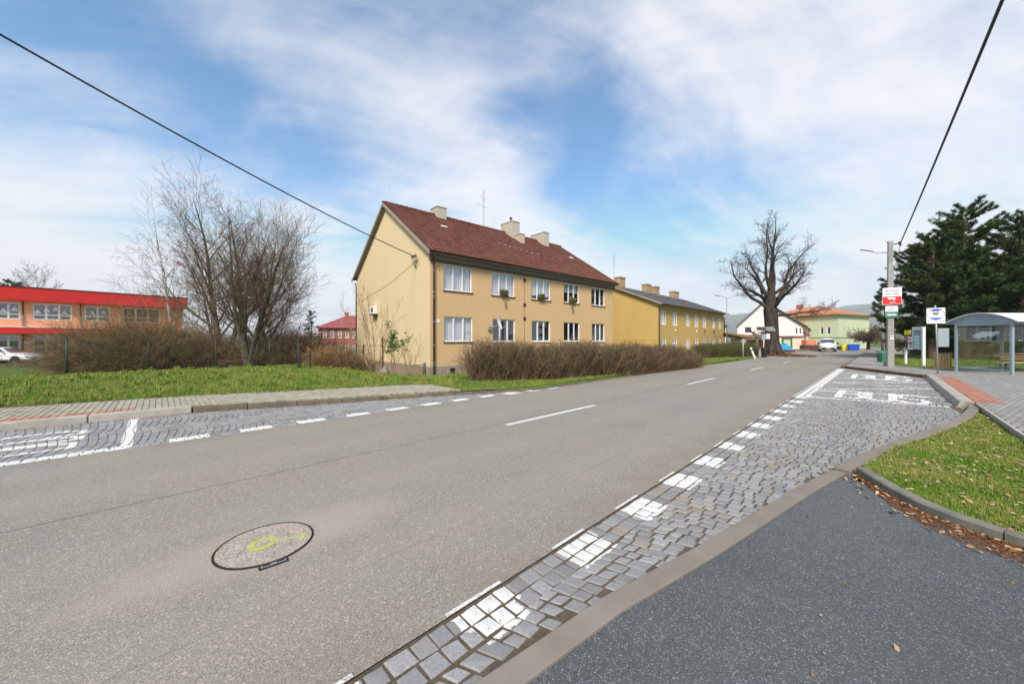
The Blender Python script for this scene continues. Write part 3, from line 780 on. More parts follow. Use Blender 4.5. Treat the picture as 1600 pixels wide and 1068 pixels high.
def window(parent, x0, x1, z0, z1, panes=3, depth=.10, sill=None, fw=.065, backing='curtain', rows=None, frame='white_frame', M4=None, label=None, name='window', cover=1.0, blinds=False):
    """window in a local frame (x along the wall, -y outwards); optional matrix M4 moves it to another wall"""
    mb = MB(); y0, y1 = depth-.03, depth+.05
    mb.box(x0, x1, y0, y1, z0, z0+fw*1.25); mb.box(x0, x1, y0, y1, z1-fw, z1)
    mb.box(x0, x0+fw, y0, y1, z0+fw*1.25, z1-fw); mb.box(x1-fw, x1, y0, y1, z0+fw*1.25, z1-fw)
    W_ = (x1-x0); xs_ = [x0+W_*i/panes for i in range(panes+1)]
    for i in range(1, panes): mb.box(xs_[i]-fw*.75, xs_[i]+fw*.75, y0, y1, z0+fw*1.25, z1-fw)
    if rows:
        for zr in rows: mb.box(x0+fw, x1-fw, y0+.002, y1-.002, z0+(z1-z0)*zr-fw*.5, z0+(z1-z0)*zr+fw*.5)
    def tr(o):
        if M4: o.matrix_local = M4
        return o
    w = tr(mb.build(name, M[frame], parent)); 
    if label: w['label'] = label
    for i in range(panes):
        a = xs_[i]+(fw if i == 0 else fw*.75); b = xs_[i+1]-(fw if i == panes-1 else fw*.75)
        g = MB(); g.quad((a, depth+.01, z0+fw), (b, depth+.01, z0+fw), (b, depth+.01, z1-fw), (a, depth+.01, z1-fw)); g.build('pane', M['glass'], w)
    cb = MB()
    if backing == 'curtain':
        k = 40; top = z1; bot = z0+(z1-z0)*(1-cover)
        P = [(x0+W_*i/k, depth+.14+.02*math.sin(i*1.9)+.01*math.sin(i*3.3)) for i in range(k+1)]
        for i in range(k): cb.quad((*P[i], bot), (*P[i+1], bot), (*P[i+1], top), (*P[i], top))
        cb.build('curtain', M['curtain'], w)
    elif backing == 'blind':
        nb = int((z1-z0)/.07)
        for i in range(nb):
            z = z0+.04+i*.07; cb.quad((x0, depth+.12, z), (x1, depth+.12, z), (x1, depth+.16, z+.055), (x0, depth+.16, z+.055))
        cb.build('blind', M['room_grey'], w)
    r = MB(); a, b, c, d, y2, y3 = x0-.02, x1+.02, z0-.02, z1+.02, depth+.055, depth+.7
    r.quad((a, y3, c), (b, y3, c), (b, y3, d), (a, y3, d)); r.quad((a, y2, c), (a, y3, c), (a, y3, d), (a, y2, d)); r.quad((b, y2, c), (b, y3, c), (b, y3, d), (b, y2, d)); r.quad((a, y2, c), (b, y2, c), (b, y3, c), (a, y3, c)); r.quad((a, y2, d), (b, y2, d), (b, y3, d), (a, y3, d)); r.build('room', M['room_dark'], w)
    if sill:
        s = MB(); s.box(x0-.05, x1+.05, -.07, depth, z0-.05, z0-.006); s.build('sill', M[sill], w)
    return w
def wavy_roof(p00, p10, p11, p01, along_n, up_n, amp=.03, step=.025):
    """tiled slope: p00-p10 eaves, p01-p11 ridge; corrugated across, stepped up the slope"""
    p00, p10, p11, p01 = map(Vector, (p00, p10, p11, p01)); nrm = (p10-p00).cross(p01-p00).normalized()
    if nrm.z < 0: nrm = -nrm
    sub = 4; nu = along_n*sub; V = []; Q = []
    for j in range(up_n):
        for e in (0, 1):
            v = (j+e)/up_n
            for i in range(nu+1):
                u = i/nu; a = p00.lerp(p10, u); b = p01.lerp(p11, u)
                ph = (i % sub)/sub; hgt = amp*(math.sin(ph*math.pi*2)*.5+.5)
                V.append(a.lerp(b, v)+nrm*(hgt+(step if e == 0 else 0)))
    r = nu+1
    for j in range(up_n):
        b0 = (2*j)*r; b1 = (2*j+1)*r
        for i in range(nu): Q.append((b0+i, b0+i+1, b1+i+1, b1+i))
        if j < up_n-1:
            b2 = (2*j+2)*r
            for i in range(nu): Q.append((b1+i, b1+i+1, b2+i+1, b2+i))
    return np.array([tuple(v) for v in V]), Q

# ------------------------------------------------------------------ yellow two-storey house
HA = math.atan2(.653, .757)
Yc = 20.4; HC = ((672-CX)/F*Yc, Yc)
fx, fy = math.cos(HA), math.sin(HA); bx, by = -fy, fx
def s_of(px, w=0, C=HC, f=(fx, fy), b=(bx, by)):
    k = (px-CX)/F; X0 = C[0]+b[0]*w; Y0 = C[1]+b[1]*w
    return (k*Y0-X0)/(f[0]-k*f[1])
def house_world(s, w=0): return (HC[0]+fx*s+bx*w, HC[1]+fy*s+by*w)
house = thing('apartment_house', 'two-storey tan and yellow house with red tiled gable roof behind the brown hedge', 'house', (*HC, 0), HA)
HL = s_of(957); HD = 12.6; ZB = -1.05; ZE = 6.75; ZR = 11.0; RW = 6.3
win_px = [((693, 737.5), (694, 738.5)), ((768, 804), (770, 805)), ((830, 860), (831, 860)), ((881, 905), (881, 906)), ((924, 945), (925, 945))]
up = [(s_of(a), s_of(b), 4.50, 6.0) for (a, b), _ in win_px]; lo = [(s_of(a), s_of(b), 1.50, 2.98) for _, (a, b) in win_px]
cellar = [(s_of(703), s_of(712), -.55, -.05)]
mb = MB(); wall_open(mb, 0, HL, .085, ZE, up+lo); mb.build('front_wall', M['wall_tan'], house)
mb = MB()
mb.add([(0, 0, .085), (0, HD, .085), (0, HD, ZE), (0, RW, ZR), (0, 0, ZE)], [(0, 1, 2, 3, 4)]); mb.build('gable_wall', M['wall_gable'], house)
mb = MB(); mb.add([(HL, 0, ZB), (HL, HD, ZB), (HL, HD, ZE), (HL, RW, ZR), (HL, 0, ZE)], [(0, 4, 3, 2, 1)]); mb.quad((0, HD, ZB), (HL, HD, ZB), (HL, HD, ZE), (0, HD, ZE)); mb.build('rear_wall', M['wall_tan'], house)
mb = MB(); wall_open(mb, -.03, HL+.03, ZB-.3, .08, cellar, .2, -.035); mb.quad((-.03, HD, ZB-.3), (-.03, -.035, ZB-.3), (-.03, -.035, .08), (-.03, HD, .08)); mb.quad((-.03, -.035, .08), (HL+.03, -.035, .08), (HL+.03, 0, .085), (-.03, 0, .085)); mb.quad((-.03, -.035, .08), (0, 0, .085), (0, HD, .085), (-.03, HD, .08)); mb.build('plinth', M['wall_plinth'], house)
cw = MB(); a, b, c, d = cellar[0]; cw.box(a, b, .10, .14, c, d); cw.build('cellar_window', M['dark_metal'], house)
backs = [('curtain', 'curtain', 'curtain', 'curtain', 'none'), ('curtain', 'none', 'none', 'none', 'blind')]
for r, row in enumerate((up, lo)):
    for i, (a, b, c, d) in enumerate(row): window(house, a, b, c, d, 3, .09, 'brown_metal' if (r == 0 or i == 0) else 'white_frame', .06, backs[r][i], cover=[1, 1, .8, .45, 1][i])
# roof slopes with relief tiles
oh = .42; ox = .28; sl = (ZR-ZE)/RW
A0 = (-ox, -oh, ZE-oh*sl+.10); A1 = (HL+ox, -oh, ZE-oh*sl+.10); A2 = (HL+ox, RW, ZR+.10); A3 = (-ox, RW, ZR+.10)
V, Q = wavy_roof(A0, A1, A2, A3, int((HL+2*ox)/.30), 24, .035, .035)
roof = npmesh('roof', V, Q, M['tile_red'], house)
mb = MB(); mb.quad((-ox, HD+oh, ZE-oh*sl+.10), (HL+ox, HD+oh, ZE-oh*sl+.10), (HL+ox, RW, ZR+.10), (-ox, RW, ZR+.10)); mb.build('rear_roof', M['tile_red'], house)
mb = MB()
for i in range(int((HL+.5)/.36)): 
    x = -ox+i*.36; mb.tube([(x, RW, ZR+.13), (x+.37, RW, ZR+.15)], [.10, .12], 8)
mb.build('ridge_tiles', M['tile_red'], house, smooth=False)
mb = MB()   # soffit and verge boards
mb.box(-ox+.05, HL+ox-.05, -oh+.03, -.002, ZE-.34, ZE-.26)
mq = MB(); mq.box(-.04, HL+.04, -.26, -.003, ZE-.60, ZE-.345); mq.box(-.04, HL+.04, -.14, -.0035, ZE-.68, ZE-.603); mq.build('cornice', M['grey_eaves'], house)
for w0, w1, z0, z1 in ((-oh, RW, ZE-oh*sl, ZR), (HD+oh, RW, ZE-oh*sl, ZR)):
    for x in (-ox-.02, HL+ox-.02):
        mb.add([(x, w0, z0-.12), (x+.04, w0, z0-.12), (x+.04, w1, z1-.12), (x, w1, z1-.12), (x, w0, z0+.10), (x+.04, w0, z0+.10), (x+.04, w1, z1+.10), (x, w1, z1+.10)], [(0,1,2,3),(4,7,6,5),(0,4,5,1),(1,5,6,2),(2,6,7,3),(3,7,4,0)])
mb.quad((-ox, 0, ZE-.03), (0, 0, ZE-.03), (0, RW, ZR-.03), (-ox, RW, ZR-.03)); mb.quad((-ox, HD, ZE-.03), (0, HD, ZE-.03), (0, RW, ZR-.03), (-ox, RW, ZR-.03))
mb.build('eaves_board', M['verge'], house)
def gutter(name, x0, x1, y, z, parent, mat, r=.075):
    V = []; Fs = []; n = 8; k = 2
    mb = MB()
    for x in (x0, x1):
        for i in range(n+1):
            a = math.pi+math.pi*i/n; V.append((x, y+math.cos(a)*r, z+math.sin(a)*r))
        for i in range(n, -1, -1):
            a = math.pi+math.pi*i/n; V.append((x, y+math.cos(a)*r*.9, z+math.sin(a)*r*.9+.004))
    m = 2*(n+1)
    mb.add(V, [(i, (i+1) % m, m+(i+1) % m, m+i) for i in range(m)]+[tuple(range(m)), tuple(range(2*m-1, m-1, -1))])
    return mb.build(name, mat, parent)
gutter('gutter', -ox, HL+ox, -oh-.07, ZE-oh*sl+.08, house, M['brown_metal'], .08)
mb = MB(); mb.tube([(.02, -oh-.05, ZE-.30), (.04, -oh+.05, ZE-.48), (.18, -.13, ZE-.72), (.18, -.12, ZE-.95), (.18, -.12, ZB-.1)], .055, 10)
dp = mb.build('downpipe', M['brown_metal'], house, smooth=True)
mb = MB()
for z in (5.5, 4.3, 4.05, 2.6, 1.3, .3): mb.tube([(.18, -.12, z), (.18, -.12, z+.04)], .066, 10)
tag(mb.build('clamp', M['galv'], dp), kind='stuff')
mb = MB(); mb.tube([(-.02, HD+oh-.1, ZE-.42), (-.02, HD+.1, ZE-.7), (-.02, HD+.1, ZB)], .05, 8); mb.build('downpipe', M['brown_metal'], house, smooth=True)
def chimney(name, pxa, pxb, w0, w1, ztop, parent, mat, cowl=False):
    s0 = s_of(pxa, w0); s1 = s_of(pxb, w0); 
    mb = MB(); zz = ZE+sl*min(w0, 2*RW-w0)-.3
    mb.box(s0, s1, w0, w1, zz, ztop-.07); mb.box(s0-.04, s1+.04, w0-.04, w1+.04, ztop-.07, ztop)
    c = mb.build(name, M[mat], parent, bevel=.01)
    if cowl:
        q = MB(); q.tube([((s0+s1)/2-.3, w0+.35, ztop-.02), ((s0+s1)/2-.3, w0+.35, ztop+.28)], .07, 10); q.tube([((s0+s1)/2-.3, w0+.35, ztop+.26), ((s0+s1)/2-.3, w0+.35, ztop+.40)], [.16, .02], 10); q.build('cowl', M['dark_metal'], c)
    return c
chimney('chimney', 683, 698, 5.9, 6.9, 11.75, roof, 'chimney')
chimney('chimney', 800.5, 812, 5.3, 6.9, 12.0, roof, 'chimney', True)
chimney('chimney', 813, 820, 4.5, 5.3, 10.75, roof, 'chimney')
chimney('chimney', 850, 858, 5.3, 7.1, 11.8, roof, 'chimney')
# mast aerial on the ridge
sa = s_of(756, RW); mb = MB(); mb.tube([(sa, RW, ZR), (sa, RW, 14.35)], .03, 6)
an = mb.build('aerial_mast', M['galv'], roof)
mb = MB()
for z, L_, n_ in ((14.1, .35, 3), (13.6, .5, 5), (12.9, .9, 4), (13.3, .4, 2)):
    mb.tube([(sa-L_, RW-.2, z), (sa+L_*.6, RW+.1, z)], .012, 4)
    for k in range(n_):
        x = sa-L_+k*L_*1.5/n_; mb.tube([(x, RW-.2, z-.13), (x, RW-.2, z+.13)], .007, 4)
mb.build('aerial_element', M['galv'], an)
for px in (609, 772, 879): 
    s_ = s_of(px, RW); mb = MB(); mb.tube([(s_, RW, ZR), (s_, RW, ZR+1.4)], .012, 4); mb.build('lightning_rod', M['galv'], roof)
for px, w_ in ((694, 4.0), (893, 3.5)):
    s_ = s_of(px, w_); z = ZE+sl*w_; mb = MB(); mb.rbox((s_, w_, z+.17), (.45, .22, .05), 0, math.atan(sl)); mb.build('roof_hatch', M['white_paint'], roof)
mb = MB()
for i in range(8):
    s_ = s_of(778+i*7.5, 3.2); z = ZE+sl*(3.0-.08*i); mb.rbox((s_, 3.0-.08*i, z+.17), (.25, .05, .03), 0, math.atan(sl))
tag(mb.build('snow_guard', M['chimney'], roof), kind='stuff')
# small things fixed to the front
mb = MB()
sv = s_of(819); mb.tube([(sv, -.02, 1.6), (sv, -.02, 6.1)], .012, 4); mb.build('wall_cable', M['brown_metal'], house)
for z in (5.75, 4.05, 3.10): 
    mb = MB(); mb.box(sv-.08, sv+.12, -.06, 0, z-.1, z+.1); mb.build('vent_box', M['brown_metal'], house)
for px in (789, 894):
    s_ = s_of(px); mb = MB(); mb.tube([(s_-.05, -.02, 4.15), (s_, -.16, 3.95), (s_, -.05, 3.75)], .03, 5); mb.tube([(s_+.06, -.02, 4.2), (s_+.02, -.12, 3.9)], .025, 5); mb.build('flag_holder', M['brown_metal'], house)
mb = MB(); s_ = s_of(684); mb.box(s_-.14, s_+.14, -.02, 0, 2.62, 2.78); npl = mb.build('number_plate', M['white_paint'], house)
# satellite dish
sd_ = s_of(768); mb = MB(); V = []; Fs = []
for i in range(7):
    for k in range(18):
        r_ = .36*i/6; a = 2*math.pi*k/18; V.append((r_*math.cos(a), -.07*(i/6)**2, r_*1.15*math.sin(a)))
Fs = [(i*18+k, i*18+(k+1) % 18, (i+1)*18+(k+1) % 18, (i+1)*18+k) for i in range(6) for k in range(18)]
Mx = Matrix.Translation((sd_+.12, -.55, 2.62)) @ Matrix.Rotation(R(34), 4, 'Z') @ Matrix.Rotation(R(-20), 4, 'X')
mb.add([Mx @ Vector(v) for v in V], Fs); dish = mb.build('satellite_dish', M['white_paint'], house, smooth=True)
mb = MB(); mb.tube([(sd_-.1, 0, 2.5), (sd_+.05, -.35, 2.45), (sd_+.1, -.5, 2.6)], .022, 6); mb.tube([(sd_+.12, -.55, 2.35), (sd_+.45, -.8, 2.4), (sd_+.5, -.85, 2.6)], .014, 5); mb.build('bracket', M['galv'], dish)
mb = MB(); mb.box(sd_-.32, sd_-.08, -.16, 0, 2.22, 2.5); mb.build('junction_box', M['galv'], house, bevel=.01)
# things on the gable
mb = MB(); mb.tube([(-.02, 1.62, 6.62), (-.25, 1.66, 6.62)], .02, 5); mb.tube([(-.2, 1.3, 6.62), (-.2, 2.0, 6.62)], .02, 5)
for k in range(5):
    w_ = 1.35+.14*k; mb.tube([(-.2, w_, 6.6), (-.12, w_+.05*(k-2), 6.25), (-.08, 1.65, 5.85+.08*abs(k-2)), (-.02, 1.65, 5.9)], .012, 4)
    mb.tube([(-.2, w_, 6.58), (-.2, w_, 6.50)], .035, 6)
mb.build('insulator_bracket', M['dark_metal'], house)
mb = MB(); mb.tube([(-.03, 1.6, 6.35), (-.03, 6, 5.4), (-.03, HD, 4.6)], .010, 4); mb.build('wall_wire', M['verge'], house)
mb = MB(); mb.box(-.34, -.02, 7.9, 8.7, 3.5, 4.05)
ac = mb.build('air_conditioner', M['white_paint'], house, bevel=.02)
mb = MB(); 
for z in (3.42,): mb.box(-.36, 0, 7.85, 8.75, z, z+.05)
mb.build('bracket', M['dark_metal'], ac)
mb = MB(); V = []
for k in range(16): V.append((-.345, 8.15+.2*math.cos(k/8*math.pi), 3.78+.2*math.sin(k/8*math.pi)))
mb.add(V, [tuple(range(16))]); mb.build('fan_grille', M['dark_metal'], ac)

# flower boxes on the upper sills (lifted away: things of their own)
def flowerbox(idx, px, lab):
    s_ = s_of(px); x, y = house_world(s_, -.10)
    t = thing('flower_box', lab, 'flower box', (x, y, 4.48), HA, 'flower boxes on the upper window sills')
    mb = MB(); mb.prism([(-.28, -.09), (.28, -.09), (.28, .09), (-.28, .09)], 0, .18); mb.build('box', M['dark_wood'], t, bevel=.01)
    V = []; Q = []
    for k in range(220):
        p = Vector((nr.uniform(-.3, .3), nr.uniform(-.12, .12), .16+abs(nr.normal(0, .12)))); a = nr.uniform(0, 6.3); u = Vector((math.cos(a), math.sin(a), nr.uniform(-.5, .8)))*.05; w = u.orthogonal().normalized()*.035
        b = len(V); V += [p-u-w, p+u-w, p+u+w, p-u+w]; Q.append((b, b+1, b+2, b+3))
    npmesh('foliage', [tuple(v) for v in V], Q, [M['leaf_green'], M['flower']], t, mi=[1 if nr.rand() < .22 else 0 for _ in Q])
flowerbox(0, 786.5, 'small flower box with red blooms on the upper sill, second window from the left')
flowerbox(1, 844.5, 'small flower box with red blooms on the upper sill, middle window')
flowerbox(2, 893, 'small flower box on the upper sill above the fourth window from the left')

# ------------------------------------------------------------------ ochre house with grey roof
RA = math.atan2(DS[1], DS[0]); C2 = ((1028-CX)/F*36, 36)
def s2(px, w=0): return s_of(px, w, C2, DS, DT)
h2 = thing('ochre_house', 'long ochre two-storey house with low grey roof behind the green hedge', 'house', (*C2, 0), RA)
L2 = s2(1131); D2 = 10.4; E2 = 5.35; Rz2 = 7.5; B2 = -1.6
wp = [(1033, 1040.5), (1051, 1058), (1071.5, 1077.5), (1085, 1091), (1098, 1103), (1112.5, 1117.5), (1123, 1127)]
u2 = [(s2(a), s2(b), 3.15, 4.55) for a, b in wp]; l2 = [(s2(a), s2(b), .35, 1.75) for a, b in wp]
mb = MB(); wall_open(mb, 0, L2, B2, E2, u2+l2); mb.build('front_wall', M['wall_ochre'], h2)
mb = MB(); mb.add([(0, 0, B2), (0, D2, B2), (0, D2, E2), (0, D2/2, Rz2), (0, 0, E2)], [(0, 1, 2, 3, 4)]); mb.add([(L2, 0, B2), (L2, D2, B2), (L2, D2, E2), (L2, D2/2, Rz2), (L2, 0, E2)], [(0, 1, 2, 3, 4)]); mb.quad((0, D2, B2), (L2, D2, B2), (L2, D2, E2), (0, D2, E2)); mb.build('gable_wall', M['wall_ochre'], h2)
mb = MB(); mb.box(-.015, .0, 0, D2, 1.62, 1.66); mb.build('cornice_band', M['wall_ochre'], h2)
for i, (a, b, c, d) in enumerate(u2+l2): window(h2, a, b, c, d, 2, .06, None, .09, 'curtain')
s2l = (Rz2-E2)/(D2/2); mb = MB()
for y0, y1, z0 in ((-.5, D2/2, E2-.5*s2l), (D2+.5, D2/2, E2-.5*s2l)):
    mb.add([(-.3, y0, z0+.04), (L2+.3, y0, z0+.04), (L2+.3, y1, Rz2+.04), (-.3, y1, Rz2+.04), (-.3, y0, z0+.14), (L2+.3, y0, z0+.14), (L2+.3, y1, Rz2+.14), (-.3, y1, Rz2+.14)], [(0,3,2,1),(4,5,6,7),(0,1,5,4),(1,2,6,5),(2,3,7,6),(3,0,4,7)])
rf2 = mb.build('roof', M['roof_grey'], h2)
mb = MB()
for k in range(int(L2/.9)): x = -.2+k*.9; mb.rbox((x, D2/4-.25, (E2+Rz2)/2+.06), (.05, math.hypot(D2/2+.4, Rz2-E2+.2), .05), 0, math.atan(s2l))
mb.build('roof_seams', M['roof_grey'], rf2)
mb = MB(); mb.box(-.28, L2+.28, -.48, -.002, E2-.22, E2-.15)
for y0, y1 in ((-.5, D2/2), (D2+.5, D2/2)): mb.add([(-.34, y0, E2-.5*s2l-.06), (-.30, y0, E2-.5*s2l-.06), (-.30, y1, Rz2-.06), (-.34, y1, Rz2-.06), (-.34, y0, E2-.5*s2l+.12), (-.30, y0, E2-.5*s2l+.12), (-.30, y1, Rz2+.12), (-.34, y1, Rz2+.12)], [(0,1,2,3),(4,7,6,5),(0,4,5,1),(1,5,6,2),(2,6,7,3),(3,7,4,0)])
mb.build('eaves_board', M['verge'], h2)
gutter('gutter', -.3, L2+.3, -.58, E2-.5*s2l+.08, h2, M['grey_eaves'], .08)
mb = MB(); mb.tube([(.1, -.5, E2-.35), (.15, -.1, E2-.7), (.15, -.1, B2)], .055, 6); mb.build('downpipe', M['grey_eaves'], h2, smooth=True)
mb = MB(); mb.tube([(L2-.05, -.5, E2-.35), (L2-.1, -.1, E2-.7), (L2-.1, -.1, B2)], .055, 6); mb.build('downpipe', M['dark_metal'], h2, smooth=True)
for a, b, w_, zt in ((969, 977, 4.6, 8.6), (1011, 1017.5, 4.7, 8.55), (1024, 1030.5, 4.7, 8.5), (1053.5, 1061, 4.7, 8.45)):
    x0, x1 = s2(a, w_), s2(b, w_); mb = MB(); mb.box(x0, x1, w_, w_+.7, 7.0, zt-.12); mb.box(x0-.06, x1+.06, w_-.06, w_+.76, zt-.12, zt); mb.build('chimney', M['chimney_tan'], rf2)
mb = MB(); xq = s2(962, 4); mb.tube([(xq, 4.2, 7), (xq, 4.2, 10.6)], .03, 5)
for z in (10.4, 10.1, 9.6): mb.tube([(xq-.25, 4.2, z), (xq+.25, 4.2, z)], .012, 4)
mb.build('aerial_mast', M['galv'], rf2)
# balcony trellis on the ground floor
mb = MB(); xa, xb = s2(1087), s2(1103)
mb.box(xa, xb, -.9, -.85, 1.6, 1.66); mb.box(xa, xb, -.9, 0, .5, .56)
for k in range(7): x = xa+(xb-xa)*k/6; mb.box(x-.02, x+.02, -.9, -.86, .5, 1.65)
mb.build('porch_rail', M['chimney'], h2)
for k, px in enumerate((1055, 1088, 1101, 1115)):
    x = s2(px); mb = MB(); mb.box(x-.08, x+.08, -.10, 0, 2.55, 2.8); mb.build('wall_fitting', M['white_paint'] if k < 2 else M['dark_metal'], h2)

# ------------------------------------------------------------------ orange school with red fascias
SA = math.atan2(.769, .64); P0 = (-47+.0, 37.0); SF = (math.cos(SA), math.sin(SA)); SB = (-SF[1], SF[0])
def s3(px, w=0): return s_of(px, w, P0, SF, SB)
sch = thing('school', 'orange two-storey building with bright red roof fascia and red canopy band at left', 'school', (*P0, 0), SA)
x0, x1 = s3(-60), s3(285); ZS = -.75
groups = [(s3(a), s3(b)) for a, b in ((-6, 31.5), (51, 112), (132, 172), (192, 250))]
us = [(a, b, 3.62, 5.25) for a, b in groups]; ls = [(a, b, .35 if i else .0, 1.95+.2) for i, (a, b) in enumerate(groups)]
mb = MB(); wall_open(mb, x0, x1, ZS+.6, 5.45, us+ls, .2); mb.build('front_wall', M['wall_orange'], sch)
mb = MB(); mb.quad((x1, 0, ZS+.6), (x1, 11, ZS+.6), (x1, 11, 5.45), (x1, 0, 5.45)); mb.quad((x0, 11, ZS), (x1, 11, ZS), (x1, 11, 5.45), (x0, 11, 5.45)); mb.quad((x0, 0, ZS), (x0, 11, ZS), (x0, 11, 5.45), (x0, 0, 5.45)); mb.build('side_wall', M['wall_orange'], sch)
mb = MB(); mb.box(x0, x1+.02, -.04, 11, ZS-.6, ZS+.6); mb.build('plinth', M['dirt'], sch)
for i, (a, b, c, d) in enumerate(us+ls):
    g = i % 4; n_ = [2, 3, 2, 3][g]; window(sch, a, b, c, d, n_, .08, None, .10, 'blind' if i in (4,) else 'none', rows=[.32])
mb = MB(); mb.box(x0, x1+.35, -.75, 11.3, 5.45, 6.72); mb.build('roof_fascia', M['red_panel'], sch)
mb = MB(); mb.box(x0, x1+.4, -.80, 11.35, 6.72, 6.80); mb.build('roof_edge_trim', M['brown_metal'], sch)
mb = MB(); mb.box(x0, s3(172), -1.3, -.002, 2.22, 2.82); mb.build('canopy', M['red_panel'], sch)
mb = MB(); mb.box(x0, s3(172)+.02, -1.32, -.002, 2.82, 2.90); mb.build('balcony_floor', M['white_paint'], sch)
mb = MB()
for px in (36, 82, 126, 170): x = s3(px, -1.2); mb.box(x-.025, x+.025, -1.27, -1.22, 2.90, 3.95)
mb.box(x0, s3(172), -1.265, -1.225, 3.92, 3.96)
mb.build('balcony_rail', M['galv'], sch)
mb = MB()
for k in range(int((s3(172)-x0)/.14)): x = x0+k*.14; mb.box(x-.006, x+.006, -1.25, -1.24, 2.9, 3.92)
tag(mb.build('balcony_mesh', M['galv'], sch), kind='stuff')
for px in (36, 126): 
    x = s3(px); mb = MB(); mb.tube([(x, -.08, ZS+.6), (x, -.08, 5.45)], .05, 6); mb.build('downpipe', M['brown_metal'], sch)
mb = MB(); x = s3(40); mb.box(x-.38, x+.38, -.04, 0, 1.2, 1.5); mb.build('name_board', M['white_paint'], sch)
# paper snow shapes in the windows
mb = MB()
for gi, (a, b, c, d) in enumerate(us[:3]):
    for k in range(4 if gi == 1 else 2):
        cx = a+(b-a)*(.12+.23*k if gi == 1 else .3+.45*k); cz = c+1.0+.25*((k*7) % 3-1)*.7; mb.add([(cx-.22, .085, cz-.18), (cx+.22, .085, cz-.18), (cx+.14, .085, cz+.02), (cx, .085, cz+.24), (cx-.16, .085, cz)], [(0, 1, 2, 3, 4)])
mb.build('window_sticker', M['white_paint'], sch)

# pale hall standing behind the school
hall = thing('hall', 'pale low-pitched hall roof showing just above the red fascia of the school', 'building', (AX(62, 66), 66, 0), 0)
mb = MB(); mb.box(0, 5.8, 0, 12, -1, 10.2); mb.build('wall', M['wall_cream'], hall)
mb = MB(); mb.add([(-1, -.3, 10.9), (4.2, -.3, 11.0), (7.2, -.3, 9.9), (7.2, 12, 9.9), (4.2, 12, 11), (-1, 12, 10.9), (-1, -.3, 10.2), (7.2, -.3, 9.8)], [(0,1,4,5),(1,2,3,4),(0,6,7,2,1)]); mb.build('roof', M['wall_cream'], hall)

# ------------------------------------------------------------------ far brick house
fb = thing('brick_house', 'distant red brick house with maroon hipped roof, left of the yellow gable', 'house', (AX(497, 72), 72, 0), R(22))
LB = 16; mb = MB()
wl = [(.9+1.35*k, .9+1.35*k+.62, 2.0, 3.6) for k in range(10)]; wl2 = [(.9+1.35*k, .9+1.35*k+.62, -1.0, .6) for k in range(10)]
wall_open(mb, 0, LB, -6, 4.05, wl+wl2); mb.quad((0, 0, -6), (0, 10, -6), (0, 10, 4.05), (0, 0, 4.05)); mb.quad((LB, 0, -6), (LB, 10, -6), (LB, 10, 4.05), (LB, 0, 4.05)); mb.quad((0, 10, -6), (LB, 10, -6), (LB, 10, 4.05), (0, 10, 4.05)); mb.build('wall', M['wall_brickred'], fb)
for a, b, c, d in wl+wl2: window(fb, a, b, c, d, 1, .05, None, .10, 'curtain', frame='white_frame')
mb = MB(); e = 4.05; A = (-.6, -.6, e); B = (LB+.6, -.6, e); C_ = (LB+.6, 10.6, e); D_ = (-.6, 10.6, e); r0 = (5, 5, 6.9); r1 = (LB-5, 5, 6.9)
mb.add([A, B, C_, D_, r0, r1], [(0, 1, 5, 4), (1, 2, 5), (2, 3, 4, 5), (3, 0, 4), (0, 3, 2, 1)]); rfb = mb.build('roof', M['tile_pink'], fb)
for x in (5.0, 10.2): mb = MB(); mb.box(x-.4, x+.4, 4.6, 5.4, 6.2, 7.6); mb.build('chimney', M['wall_brickred'], rfb)

# ------------------------------------------------------------------ white gabled building at the junction
wb = thing('white_house', 'white gabled building with cream ground floor and green framed mural behind the big tree', 'building', (0, 0, 0))
Yw = 57.0
def wx(px): return AX(px, Yw)
xe0, xe1, xr = wx(1152), wx(1254), wx(1192); ze = ZH(508, Yw); zr = ZH(472, Yw); gz = -.3
rects = [(wx(1164), wx(1174), ZH(519.5, Yw), ZH(511, Yw)), (wx(1182), wx(1194), ZH(519.5, Yw), ZH(510.5, Yw)), (wx(1243.5), wx(1246), ZH(521, Yw), ZH(512, Yw)), (wx(1249.5), wx(1251.8), ZH(521, Yw), ZH(512.5, Yw))]
zl = ZH(526, Yw); mb = MB(); wall_open(mb, xe0, xe1, zl, ze, rects, .2, Yw); mb.add([(xe0, Yw, ze), (xe1, Yw, ze), (xr, Yw, zr)], [(0, 1, 2)]); KX = 19.5; mb.quad((xe1, Yw, gz), (xe1+KX, Yw+22, gz), (xe1+KX, Yw+22, ze), (xe1, Yw, ze)); mb.build('wall', M['wall_white'], wb)
mb = MB(); mb.quad((xe0, Yw-.05, gz), (xe1+.05, Yw-.05, gz), (xe1+.05, Yw-.05, zl), (xe0, Yw-.05, zl)); mb.build('ground_floor_wall', M['wall_cream'], wb)
mb = MB(); mb.box(wx(1210), xe1+.1, Yw-.25, Yw-.05, zl-.05, zl+.14); mb.build('ledge', M['tile_pink'], wb)
mb = MB(); mb.add([(xe1+.5, Yw-.4, ze-.3), (xe1+.5+KX, Yw+22, ze-.3), (xr+KX, Yw+22, zr+.1), (xr, Yw-.4, zr+.1)], [(0, 1, 2, 3)]); mb.add([(xe0-.4, Yw-.4, ze-.3), (xe0-.4+KX, Yw+22, ze-.3), (xr+KX, Yw+22, zr+.1), (xr, Yw-.4, zr+.1)], [(3, 2, 1, 0)]); wr = mb.build('roof', M['tile_orange'], wb)
mb = MB()
